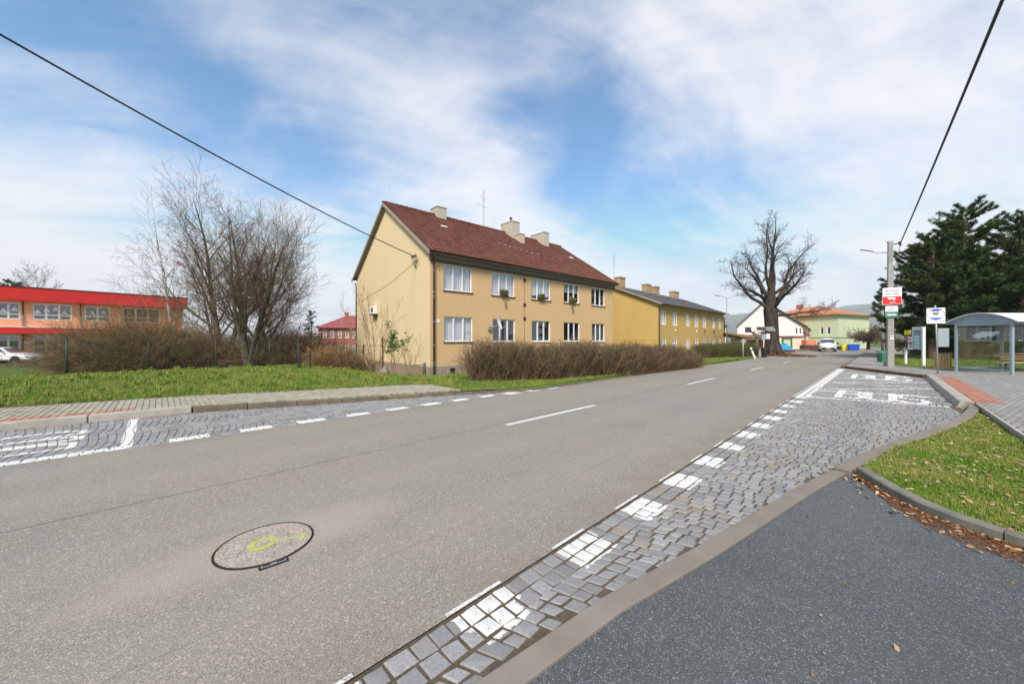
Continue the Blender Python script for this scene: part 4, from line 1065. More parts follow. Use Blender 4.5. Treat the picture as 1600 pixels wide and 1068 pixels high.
for xa_, za_, xb_, zb_ in ((xe0-.4, ze-.35, xr, zr+.05), (xe1+.5, ze-.35, xr, zr+.05)):
    mb.add([(xa_, Yw-.42, za_), (xb_, Yw-.42, zb_), (xb_, Yw-.42, zb_+.2), (xa_, Yw-.42, za_+.2), (xa_, Yw-.3, za_), (xb_, Yw-.3, zb_), (xb_, Yw-.3, zb_+.2), (xa_, Yw-.3, za_+.2)], [(0,1,2,3),(7,6,5,4),(0,4,5,1),(3,2,6,7)])
mb.build('verge_board', M['grey_eaves'], wb)
for k, (a, b, c, d) in enumerate(rects): window(wb, a, b, c, d, 2 if k < 2 else 1, Yw+.12, None, .07, 'none', frame='dark_wood')
mb = MB(); mb.box(wx(1220.5), wx(1237), Yw-.14, Yw-.06, ZH(546, Yw), ZH(527.5, Yw)); fr_ = mb.build('mural_frame', plain('mural_green', (.05, .17, .07), .7), wb)
mb = MB(); mb.box(wx(1223.5), wx(1233.5), Yw-.17, Yw-.142, ZH(541, Yw), ZH(530.5, Yw)); mb.build('mural_panel', mottled('mural_paint', (.70, .70, .52), (.55, .42, .30), 1.1, .8), fr_)
mb = MB(); mb.box(wx(1211), wx(1220), Yw-.12, Yw-.06, ZH(545, Yw), ZH(527.5, Yw)); mb.build('white_panel', M['white_paint'], wb)
# low side wing to the left with flat roof
wg = thing('low_wing', 'low white flat-roofed wing between the ochre house and the white gabled building', 'building', (0, 0, 0))
mb = MB(); r_ = [(wx(1136), wx(1138.5), ZH(518, Yw+3), ZH(514.5, Yw+3)), (wx(1147.5), wx(1151), ZH(518, Yw+3), ZH(514.5, Yw+3))]
wall_open(mb, wx(1110), wx(1153), -.4, ZH(509.5, Yw+3), r_, .2, Yw+3); mb.build('wall', M['wall_white'], wg)
mb = MB(); mb.box(wx(1109), wx(1154), Yw+2.6, Yw+15, ZH(509.5, Yw+3), ZH(508, Yw+3)); mb.build('roof', M['dark_metal'], wg)
for a, b, c, d in r_: window(wg, a, b, c, d, 1, Yw+3.1, None, .06, 'none', frame='dark_wood')
mb = MB(); mb.box(wx(1125), wx(1165), Yw-3, Yw-2.8, -.3, ZH(529.5, Yw-3)); gw = thing('garden_wall', 'low white garden wall behind the green hedge, left of the big bare tree', 'wall', (0, 0, 0)); mb.build('wall', M['wall_cream'], gw)
mb = MB(); mb.box(wx(1125), wx(1165), Yw-3.05, Yw-2.75, ZH(529.5, Yw-3), ZH(528.5, Yw-3)); mb.build('coping', M['tile_pink'], gw)
# open carport with a sloping timber roof
cp = thing('timber_carport', 'sloping timber lean-to roof on posts in front of the white gabled building', 'shelter', (0, 0, 0))
Yk = 50; k_ = lambda px: AX(px, Yk)
mb = MB(); mb.add([(k_(1134), Yk, ZH(519.5, Yk)), (k_(1188), Yk, ZH(525, Yk)), (k_(1188), Yk, ZH(529, Yk)), (k_(1162), Yk, ZH(526.5, Yk)), (k_(1134), Yk, ZH(520.5, Yk)), (k_(1134), Yk+4, ZH(519.5, Yk)+.3), (k_(1188), Yk+4, ZH(525, Yk)+.3), (k_(1188), Yk+4, ZH(529, Yk)), (k_(1162), Yk+4, ZH(526.5, Yk)), (k_(1134), Yk+4, ZH(520.5, Yk))],
   [(0,1,2,3,4),(9,8,7,6,5),(0,5,6,1),(1,6,7,2),(2,7,8,3),(3,8,9,4),(4,9,5,0)]); mb.build('roof', plain('weathered_timber', (.26, .17, .08), .8), cp)
for px in (1163.5, 1168, 1186): mb = MB(); mb.box(k_(px)-.1, k_(px)+.1, Yk+.3, Yk+.5, -.3, ZH(527, Yk)); mb.build('post', M['wall_cream'], cp)
mb = MB(); mb.box(k_(1168.5), k_(1186), Yk+3.4, Yk+3.6, -.3, ZH(530, Yk)); mb.build('back_wall', M['wall_cream'], cp)

# ------------------------------------------------------------------ pale green corner building
gb_C = (AX(1310, 66), 66.0); ga = R(26)
gr = thing('green_house', 'pale green two-storey corner building with orange hipped roof behind the van', 'building', (*gb_C, 0), ga)
gz = -.4; ge = ZH(492.5, 66); ZB_ = gz
# local frame: x along the right-hand face, y along the left-hand face going back
def gx(px):
    k = (px-CX)/F; c, s_ = math.cos(ga), math.sin(ga); return (k*gb_C[1]-gb_C[0])/(c-k*s_)
def gy(px):
    k = (px-CX)/F; c, s_ = math.cos(ga), math.sin(ga); return (gb_C[0]-k*gb_C[1])/(s_+k*c)
LR = gx(1358); LL = 13.0
rr = []
for px in (1319.5, 1326, 1333, 1340, 1346.5, 1352.5): rr.append((gx(px-.9), gx(px+1.2), 2.35, 4.0))
for px in (1321, 1327.5, 1334): rr.append((gx(px-1), gx(px+1.3), -.0+.05, 1.5))
mb = MB(); wall_open(mb, 0, LR, gz, ge, rr, .2); mb.build('street_wall', M['wall_green'], gr)
for a, b, c, d in rr: window(gr, a, b, c, d, 1, .10, None, .06, 'none')
ML = Matrix.Rotation(R(-90), 4, 'Z')     # x of window -> -y of the building
lw = []
for a, b in ((1254.5, 1262), (1281.5, 1287.5), (1292, 1298.5)): lw.append((-gy(a), -gy(b), 2.6, 4.1))
for a, b in ((1282.5, 1288), (1293, 1299)): lw.append((-gy(a), -gy(b), .1, 1.6))
mb = MB(); wall_open(mb, -LL, 0, gz, ge, lw, .2); w_ = mb.build('side_wall', M['wall_green'], gr); w_.matrix_local = ML
for a, b, c, d in lw: window(gr, a, b, c, d, 1, .06, None, .12, 'none', M4=ML)
mb = MB(); mb.box(-.06, LR, -.06, 0, 1.95, 2.10); mb.box(-.06, 0, 0, LL, 1.95, 2.10); mb.build('string_course', M['trim_green'], gr)
mb = MB(); mb.prism([(-.5, -.5), (LR+.5, -.5), (LR+.5, LL+.5), (-.5, LL+.5)], ge-.02, ge+.22); mb.build('cornice', M['trim_green'], gr)
mb = MB(); e = ge+.225; rx = LR/2; rz_ = ge+2.35; mb.add([(-.6, -.6, e), (LR+.6, -.6, e), (LR+.6, LL+.6, e), (-.6, LL+.6, e), (rx, 5.2, rz_), (rx, LL-5, rz_)], [(0,1,4),(1,2,5,4),(2,3,5),(3,0,4,5),(3,2,1,0)]); rg = mb.build('roof', M['tile_orange'], gr)
mb = MB(); yy = 8.5; mb.box(rx-.5, rx+.5, yy, yy+.9, rz_-.6, rz_+.6); mb.build('chimney', M['wall_brickred'], rg)

# brown tiled porch between the white and green buildings
po = thing('tiled_porch', 'small porch with brown tiled roof between the white and the green building', 'porch', (0, 0, 0))
Yp = 60; q_ = lambda px: AX(px, Yp); mb = MB(); mb.box(q_(1254.5), q_(1259), Yp, Yp+3, -.3, ZH(526, Yp)); mb.build('wall', M['wall_cream'], po)
mb = MB(); mb.add([(q_(1253.6), Yp-.4, ZH(517, Yp)), (q_(1264), Yp-.4, ZH(524, Yp)), (q_(1264), Yp+3.2, ZH(524, Yp)), (q_(1253.6), Yp+3.2, ZH(517, Yp)), (q_(1253.6), Yp-.4, ZH(526.5, Yp)), (q_(1264), Yp-.4, ZH(525, Yp))], [(0,1,2,3),(0,4,5,1)]); mb.build('roof', M['tile_pink'], po)
# ------------------------------------------------------------------ plants
def bark(name, a, b, c3, sc=1.0):
    n = NT(name); v = n.P()
    c = n.mix(n.ramp(n.noise(n.map(v, (9*sc, 9*sc, 2*sc)), 1.2, 5, .65), .35, .65), a, b)
    c = n.mix(n.ramp(n.noise(v, 1.1, 4, .6), .5, .7, 0, .7), c, c3)
    n.bump(n.noise(n.map(v, (14*sc, 14*sc, 3*sc)), 1.3, 5, .7), 1, .05)
    return n.out(c, .95, 0, .1)
M['bark'] = bark('bark_grey_green', (.13, .115, .085), (.075, .065, .05), (.10, .105, .055))
M['bark_dark'] = bark('bark_dark', (.085, .068, .055), (.035, .028, .024), (.07, .06, .05), .6)
M['bark_pine'] = bark('bark_pine', (.16, .11, .08), (.07, .05, .04), (.12, .09, .07))
M['bark_birch'] = mottled('bark_birch', (.62, .60, .56), (.40, .38, .34), 6, .9, 0, 20, .3, c3=(.08, .07, .06))
def twig_mat(name, a, b):
    n = NT(name); v = n.P(); c = n.mix(n.ramp(n.noise(v, 2.3, 4, .6), .35, .65), a, b); return n.out(c, .9, 0, .15)
M['twig'] = twig_mat('twig_greybrown', (.175, .130, .088), (.11, .085, .056))
M['twig_green'] = twig_mat('twig_olive', (.15, .14, .065), (.10, .092, .045))
M['twig_birch'] = twig_mat('twig_birch', (.20, .14, .12), (.14, .10, .085))
M['twig_hedge'] = twig_mat('twig_hedge', (.235, .165, .105), (.14, .098, .062))
M['twig_olive2'] = twig_mat('twig_hedge_olive', (.155, .145, .062), (.10, .095, .045))
M['twig_shrub'] = twig_mat('twig_shrub', (.42, .27, .14), (.26, .165, .085))
M['twig_dark'] = twig_mat('twig_dark', (.085, .06, .05), (.05, .038, .034))
M['twig_yellow'] = twig_mat('twig_straw', (.36, .27, .14), (.24, .18, .095))
M['dry_leaf'] = twig_mat('dry_leaf', (.34, .15, .05), (.22, .09, .035))
M['bud'] = twig_mat('hedge_bud_leaf', (.060, .040, .034), (.09, .08, .03))
M['needle'] = twig_mat('pine_needle', (.050, .090, .028), (.028, .056, .018))
M['needle2'] = twig_mat('pine_needle_light', (.085, .130, .040), (.048, .085, .026))

class Tree:
    def __init__(s, seed): s.r = np.random.RandomState(seed); s.a = []; s.b = []; s.ra = []; s.rb = []; s.tips = []
    def branch(s, p, d, L, r, lvl, prm):
        """one wandering limb with side limbs"""
        rs = s.r; n = prm['n'][min(lvl, len(prm['n'])-1)]; d = np.array(d, float); d /= np.linalg.norm(d); p = np.array(p, float)
        seg = L/n; wob = prm['wob'][min(lvl, len(prm['wob'])-1)]; up = prm['up'][min(lvl, len(prm['up'])-1)]
        pts = [p]; rad = [r]; rend = r*prm['taper'][min(lvl, len(prm['taper'])-1)]
        for i in range(n):
            d = d+rs.normal(0, wob, 3)+np.array([0, 0, up]); d /= np.linalg.norm(d)
            p = p+d*seg; pts.append(p); rad.append(r+(rend-r)*(i+1)/n)
        for i in range(n): s.a.append(pts[i]); s.b.append(pts[i+1]); s.ra.append(rad[i]); s.rb.append(rad[i+1])
        if lvl >= prm['levels'] or r < .0035: s.tips.append((pts[-1], d)); return
        nc = prm['kids'][min(lvl, len(prm['kids'])-1)]; st = prm['start'][min(lvl, len(prm['start'])-1)]; ang = prm['ang'][min(lvl, len(prm['ang'])-1)]
        roll = rs.uniform(0, 6.3)
        for k in range(nc):
            f = st+(1-st)*(k+rs.uniform(.1, .9))/nc; x = f*n; i = min(int(x), n-1); q = pts[i]+(pts[i+1]-pts[i])*(x-i); rr = rad[i]+(rad[i+1]-rad[i])*(x-i)
            dd = pts[i+1]-pts[i]; dd /= np.linalg.norm(dd); roll += 2.4+rs.normal(0, .5)
            u = np.cross(dd, [0, .1, 1] if abs(dd[2]) < .95 else [1, 0, 0]); u /= np.linalg.norm(u); w = np.cross(u, dd)
            a = R(ang+rs.normal(0, 8)); nd = dd*math.cos(a)+(u*math.cos(roll)+w*math.sin(roll))*math.sin(a)
            lr = prm['len'][min(lvl, len(prm['len'])-1)]*rs.uniform(.7, 1.15)*(1-.45*f)
            s.branch(q, nd, L*lr, rr*prm['rr'][min(lvl, len(prm['rr'])-1)], lvl+1, prm)
        s.tips.append((pts[-1], d))
    def parts(s, parent, bark_m, twig_m, thick=.035, tips=None, tname='crown', rmin=.004):
        a, b, ra, rb = map(np.array, (s.a, s.b, s.ra, s.rb)); ra = np.maximum(ra, rmin); rb = np.maximum(rb, rmin*.8)
        big = ra >= thick
        if big.any(): segmesh('trunk', a[big], b[big]+(b[big]-a[big])*.03, ra[big], rb[big], bark_m, parent, 8)
        if (~big).any(): segmesh(tname, a[~big], b[~big], ra[~big], rb[~big], twig_m, parent, 3)
def bare_tree(name, label, loc, seed, L, r, prm, stems=None, bark_m='bark', twig_m='twig', cat='tree', group=None, thick=.035, rmin=.0062):
    t = thing(name, label, cat, loc, 0, group); T = Tree(seed)
    for (dx, dy, dz, l_, r_) in (stems or [(0, 0, 1, L, r)]): T.branch((dx*.12, dy*.12, -.1), (dx, dy, dz), l_, r_, 0, prm)
    T.parts(t, M[bark_m], M[twig_m], thick, rmin=rmin); return t
PR = dict(levels=4, n=[9, 6, 5, 4, 3], wob=[.05, .09, .12, .14, .15], up=[.03, .07, .05, .03, .02], taper=[.06, .12, .2, .4, .5], kids=[21, 11, 8, 6], start=[.18, .2, .15, .15], ang=[38, 38, 40, 40], len=[.55, .50, .48, .5], rr=[.42, .5, .5, .55])
# grove beyond the lawn
def gz_(x, y): return terrain_h(x, y)
p = (AX(347, 24.5), 24.5); bare_tree('bare_tree', 'tall bare tree with forked trunk, left one of the two in the brown thicket', (*p, gz_(*p)), 21, 0, 0,
   PR, [(-.10, 0, 1, 11.8, .24), (.18, .1, 1, 10.5, .19), (-.35, .2, 1, 9.0, .14)], group=None)
PRb = dict(PR, kids=[18, 10, 8, 6], len=[.50, .52, .48, .5], up=[.05, .09, .06, .03, .02])
p = (AX(388, 22.0), 22.0); bare_tree('bare_tree', 'bare tree with several stems from one base spreading right, nearer the spruce', (*p, gz_(*p)), 34, 0, 0,
   PRb, [(-.10, 0, 1, 9.2, .21), (.16, .2, 1, 9.2, .20), (.38, 0, 1, 8.8, .16), (-.22, -.1, 1, 9.0, .15), (.6, .3, 1, 6.5, .10), (.28, -.2, 1, 8.8, .14)])
PRd = dict(levels=4, n=[10, 6, 5, 5, 4], wob=[.04, .08, .1, .12, .1], up=[.02, .03, -.04, -.16, -.22], taper=[.08, .15, .3, .5, .6], kids=[18, 9, 6, 4], start=[.28, .25, .2, .2], ang=[48, 38, 40, 35], len=[.42, .5, .5, .6], rr=[.35, .5, .5, .6])
p = (AX(272, 27), 27); bare_tree('birch_tree', 'slender white-barked birch with drooping reddish twigs, left of the bare trees', (*p, gz_(*p)), 5, 0, 0, PRd, [(-.05, 0, 1, 11.0, .13), (-.55, .1, 1, 8.5, .06)], 'bark_birch', 'twig_birch', thick=.045)
p = (AX(425, 30), 30); bare_tree('birch_tree', 'fine-twigged reddish birch behind the bare trees, next to the spruce', (*p, gz_(*p)), 15, 0, 0, PRd, [(0, 0, 1, 10.0, .12), (.2, 0, 1, 9.0, .09)], 'bark_birch', 'twig_birch', thick=.045)
p = (AX(58, 75), 75); bare_tree('bare_tree', 'small bare tree rising behind the roof of the school', (*p, 0), 8, 0, 0, dict(PR, levels=3, kids=[12, 8, 6]), [(0, 0, 1, 15.5, .2), (.3, 0, 1, 14.5, .15)], rmin=.02)

# big chestnut by the road
TX = (AX(1207, 37.5), 37.5)
t = thing('chestnut_tree', 'huge bare old tree with thick dark trunk and pruned limbs beside the road', 'tree', (*TX, -.05)); T = Tree(77)
PC = dict(levels=4, n=[8, 7, 6, 4, 3], wob=[.10, .16, .20, .22, .2], up=[.03, .10, .06, .02, 0], taper=[.3, .14, .2, .3, .5], kids=[9, 10, 9, 6], start=[.30, .25, .15, .1], ang=[34, 42, 45, 45], len=[.50, .44, .46, .5], rr=[.45, .48, .5, .55])
trunk = [((0, 0, -.3), .95), ((-.02, 0, .5), .74), ((-.05, 0, 1.6), .64), ((-.10, 0, 3.2), .60), ((-.15, .1, 4.8), .62), ((-.1, .1, 6.3), .42), ((0, .1, 7.6), .30)]
for (a, ra), (b, rb) in zip(trunk, trunk[1:]): T.a.append(np.array(a, float)); T.b.append(np.array(b, float)); T.ra.append(ra); T.rb.append(rb)
for p0, d, L, r in (((-.45, 0, 4.9), (-.9, 0, .75), 6.8, .19), ((-.1, .1, 7.2), (-.16, 0, 1), 6.9, .19), ((.1, 0, 7.2), (.15, .2, 1), 7.0, .19), ((.35, .1, 5.4), (.48, 0, 1), 6.8, .18), ((-.15, 0, 6.6), (-.38, -.1, 1), 6.6, .17),
                    ((.5, 0, 4.2), (1, 0, .10), 4.9, .15), ((-.3, .2, 5.8), (-.55, .1, 1), 6.4, .19), ((.3, -.2, 5.9), (.75, -.1, .5), 5.0, .17), ((0, .5, 5.5), (.1, .9, .6), 5.0, .24), ((0, -.5, 5.2), (-.1, -.8, .7), 4.5, .2), ((-.4, 0, 6.2), (-.95, .1, .6), 4.8, .17), ((.3, 0, 6.5), (.8, .3, .7), 4.6, .17)):
    T.branch(p0, d, L, r, 1, PC)
T.parts(t, M['bark_dark'], M['twig_dark'], .05, rmin=.009)
# root flare and burls
mb = MB()
for k in range(7):
    a = k*.9+.3; mb.tube([(math.cos(a)*.42, math.sin(a)*.42, 1.4), (math.cos(a)*.7, math.sin(a)*.7, .45), (math.cos(a)*1.05, math.sin(a)*1.25, -.1)], [.2, .22, .12], 7)
mb.build('root', M['bark_dark'], t, smooth=True)

# pollard by the green building
p = (AX(1356, 62), 62.0)
t = thing('round_tree', 'low round-headed bare pollard tree beside the pale green building', 'tree', (*p, -.3)); T = Tree(3)
PQ = dict(levels=3, n=[4, 5, 4, 3], wob=[.1, .15, .2, .2], up=[.0, .03, .0, -.02], taper=[.6, .4, .4, .5], kids=[12, 12, 9], start=[.75, .15, .1], ang=[62, 46, 45], len=[1.1, .5, .5], rr=[.5, .5, .5])
T.branch((0, 0, -.2), (0, 0, 1), 2.3, .30, 0, PQ); 
for k in range(22): a = k*2.4; T.branch((0, 0, 1.9), (math.cos(a), math.sin(a), .25+.8*(k/22)**1.5), 2.5+.35*math.sin(k), .09, 1, PQ)
T.parts(t, M['bark_dark'], M['twig'], .06, rmin=.022)
for i, (px, Y_, h_) in enumerate(((1392, 75, 4.2), (1404, 52, 1.7))):
    p = (AX(px, Y_), Y_); bare_tree('bare_shrub', ['pale leafless bush beyond the concrete pole', 'low tangled bush behind the notice board'][i], (*p, 0), 40+i, 0, 0, dict(PR, levels=3, kids=[10, 8, 6]), [(math.cos(k)*.5, math.sin(k)*.5, 1, h_, .05) for k in range(6)], 'bark', 'twig', 'bush', rmin=.014)

# hedges and thickets: one plant mass each, grown from many stems
def twigs_mass(name, label, pts, width, height, n, seed, mats, cat='hedge', loc=(0, 0, 0), spread=.35, base_h=None, leafn=0, leafmat='bud', tw=.006, round_ends=True, group=None, droop=0, jag=.12):
    rs = np.random.RandomState(seed); t = thing(name, label, cat, (pts[0][0], pts[0][1], 0), 0, group)
    P = np.array(pts, float); seg = np.linalg.norm(np.diff(P, axis=0), axis=1); cum = np.concatenate([[0], np.cumsum(seg)]); tot = cum[-1]
    A, B, RA_, RB_, which = [], [], [], [], []; leaves = []
    for i in range(n):
        u = rs.uniform(0, tot); k = min(np.searchsorted(cum, u)-1, len(seg)-1); k = max(k, 0); f = (u-cum[k])/seg[k]; c = P[k]+(P[k+1]-P[k])*f
        dr = (P[k+1]-P[k])/seg[k]; nn = np.array([-dr[1], dr[0]])
        off = rs.uniform(-.5, .5)*width*.75; x, y = c+nn*off
        g = terrain_h(x, y) if base_h is None else base_h
        endf = 1.0
        if round_ends: 
            e = min(u, tot-u)/(width*.6)
            if e < 1: endf = .55+.45*math.sqrt(max(0, 1-(1-e)**2))
        hh = height(u) if callable(height) else height
        hh = hh*endf*(1-jag*rs.rand())*(1+.06*math.sin(u*1.7)+.04*math.sin(u*4.1))
        m = rs.randint(0, len(mats)); lean = rs.normal(0, spread, 2); q = np.array([x, y, g-.03]); d = np.array([lean[0], lean[1], 1.0]); d /= np.linalg.norm(d)
        start = rs.uniform(0, .5)*hh if rs.rand() < .55 else 0
        q = q+d*start; L = (hh-start)*rs.uniform(.75, 1.0); r = tw*rs.uniform(.7, 1.5); ns = 4
        for s_ in range(ns):
            d = d+rs.normal(0, .17, 3)+np.array([0, 0, -droop*(s_/ns)]); d /= np.linalg.norm(d); q2 = q+d*L/ns
            A.append(q); B.append(q2); RA_.append(r*(1-.2*s_)); RB_.append(r*(1-.2*(s_+1))); which.append(m)
            if s_ > 0:
                for _ in range(2):
                    e = d+rs.normal(0, .6, 3); e /= np.linalg.norm(e); l2 = L*rs.uniform(.10, .24); q3 = q2+e*l2
                    A.append(q2); B.append(q3); RA_.append(r*.55); RB_.append(r*.3); which.append(m)
                    if leafn and rs.rand() < leafn: leaves.append((q3, e))
            q = q2
    A, B, RA_, RB_, which = map(np.array, (A, B, RA_, RB_, which)); o0 = np.array([pts[0][0], pts[0][1], 0])
    for m in range(len(mats)):
        s_ = which == m
        if s_.any(): tag(segmesh('branches', A[s_]-o0, B[s_]-o0, RA_[s_], RB_[s_], M[mats[m]], t, 3), kind='stuff')
    if leaves:
        C = np.array([l[0] for l in leaves])-o0; n_ = len(C); u = rs.normal(0, 1, (n_, 3)); u /= np.linalg.norm(u, axis=1)[:, None]; w = np.cross(u, rs.normal(0, 1, (n_, 3))); w /= np.linalg.norm(w, axis=1)[:, None]
        sz = rs.uniform(.014, .03, (n_, 1))*(tw/.006)**.5; V = np.stack([C-u*sz, C+w*sz*.6, C+u*sz, C-w*sz*.6], 1).reshape(-1, 3)
        tag(npmesh('leaves', V, np.arange(4*n_).reshape(-1, 4), M[leafmat], t), kind='stuff')
    return t
def gp(px, py, z=0.0): return G(px, py, z)
hp = [(AX(733, 13.7), 13.7), (AX(850, 14.3), 14.3), (AX(960, 16.3), 16.3), (AX(1083, 21.6), 21.6)]
twigs_mass('hedge', 'long leafless brown hedge in front of the yellow apartment house', hp, 1.35, lambda u: 1.58-.025*u, 10500, 1, ['twig_hedge', 'twig_hedge', 'twig_hedge', 'twig_yellow', 'twig_dark'], spread=.30, leafn=.22, tw=.0062)
hp = [(AX(1090, 30.0), 30.0), (AX(1130, 32.5), 32.5), (AX(1176, 35), 35)]
twigs_mass('hedge', 'lower olive green hedge in front of the ochre house', hp, 1.5, 1.25, 4200, 2, ['twig_olive2', 'twig_olive2', 'twig_hedge'], spread=.32, leafn=.5, leafmat='leaf_green', tw=.010)
# thicket on the school side: separate bushes
def bush(px, Y, w, h, n, seed, mats, label, name='bush', tw=.008, spread=.75, leafn=0, leafmat='dry_leaf', droop=.22):
    x = AX(px, Y); return twigs_mass(name, label, [(x-w/2, Y), (x+w/2, Y+.2)], w*.55, h, n, seed, mats, 'bush', spread=spread, leafn=leafn, leafmat=leafmat, tw=tw, droop=droop, jag=.72)
bush(158, 21.5, 3.6, 3.1, 3200, 11, ['twig_shrub', 'twig_hedge'], 'rounded straw-brown bush, leftmost of the thicket beside the green fence post')
bush(214, 22.0, 4.4, 5.0, 5200, 12, ['twig_shrub', 'twig_green', 'twig_hedge'], 'tall wide brown bush standing in front of the school corner')
bush(268, 22.6, 3.2, 3.9, 3600, 13, ['twig_shrub', 'twig_hedge', 'twig_dark'], 'dense tangled brown bush below the birch')
bush(318, 23.4, 2.6, 3.3, 2600, 14, ['twig_hedge', 'twig_yellow', 'twig_dark'], 'greyish bush left of the forked bare trunk')
bush(436, 23.5, 3.0, 3.6, 2600, 16, ['twig_shrub', 'twig_dark'], 'dark brown bush between the bare trees and the spruce')
bush(375, 24.8, 3.4, 2.6, 2200, 17, ['twig_hedge', 'twig_green'], 'low brush around the feet of the bare trees')
bush(510, 21.0, 1.5, 1.5, 900, 18, ['twig_shrub'], 'rusty orange leaved bush behind the rusty fence', leafn=.9)
bush(545, 21.5, 1.9, 1.9, 1300, 19, ['twig_green', 'twig_yellow'], 'bare olive bush between the rusty fence and the gable', leafn=.1)
bush(470, 33, 5.5, 4.2, 2400, 20, ['twig_dark'], 'tall purplish dark thicket behind the black gate', tw=.014)
bush(100, 30, 2.6, 1.0, 500, 22, ['twig_hedge'], 'low dry bush by the school parking', tw=.010)
# saplings in front of the gable
PS = dict(levels=2, n=[7, 5, 4], wob=[.06, .1, .12], up=[.05, .08, .05], taper=[.3, .4, .5], kids=[7, 4], start=[.25, .2], ang=[28, 30], len=[.42, .4], rr=[.5, .5])
def sapling(px, Y, label, stems, seed, leaf=False, tm='twig_shrub'):
    x = AX(px, Y); t = thing('sapling', label, 'shrub', (x, Y, terrain_h(x, Y))); T = Tree(seed); rs = np.random.RandomState(seed)
    for dx, L, r in stems: T.branch((dx*.25, rs.uniform(-.1, .1), -.1), (dx, rs.normal(0, .12), 1), L, r, 0, PS)
    T.parts(t, M['bark'], M[tm], .03, rmin=.006)
    if leaf:
        pts = [p for p, d in T.tips if p[2] > .45*max(q[0][2] for q in T.tips)]; V = []; Q = []
        for p in pts:
            for k in range(5):
                c = Vector(p)+Vector(rs.normal(0, .06, 3)); u = Vector(rs.normal(0, 1, 3)).normalized()*.06; w = u.cross(Vector(rs.normal(0, 1, 3))).normalized()*.03; b = len(V); V += [tuple(c-u), tuple(c+w), tuple(c+u), tuple(c-w)]; Q.append((b, b+1, b+2, b+3))
        tag(npmesh('leaves', V, Q, M['leaf_green'], t), kind='stuff')
sapling(584, 17.6, 'tall bare multi-stemmed shrub against the gable, below the air conditioner', [(-.45, 3.8, .03), (-.25, 4.0, .028), (-.05, 4.3, .032), (.1, 4.1, .03), (.3, 3.9, .028), (.48, 3.0, .025), (.2, 3.0, .02), (-.35, 3.0, .02)], 51)
sapling(616, 17.0, 'young shrub with green leaves at its top in front of the gable', [(-.12, 2.1, .022), (.05, 2.3, .024), (.15, 2.0, .02), (0, 1.6, .02)], 52, True, 'twig_yellow')
sapling(640, 16.6, 'thin straw-coloured bare shoots right of the green-leaved shrub', [(-.15, 1.8, .018), (.05, 2.1, .018), (.18, 1.9, .016), (-.3, 1.4, .014), (.0, 1.3, .014)], 53, False, 'twig_yellow')
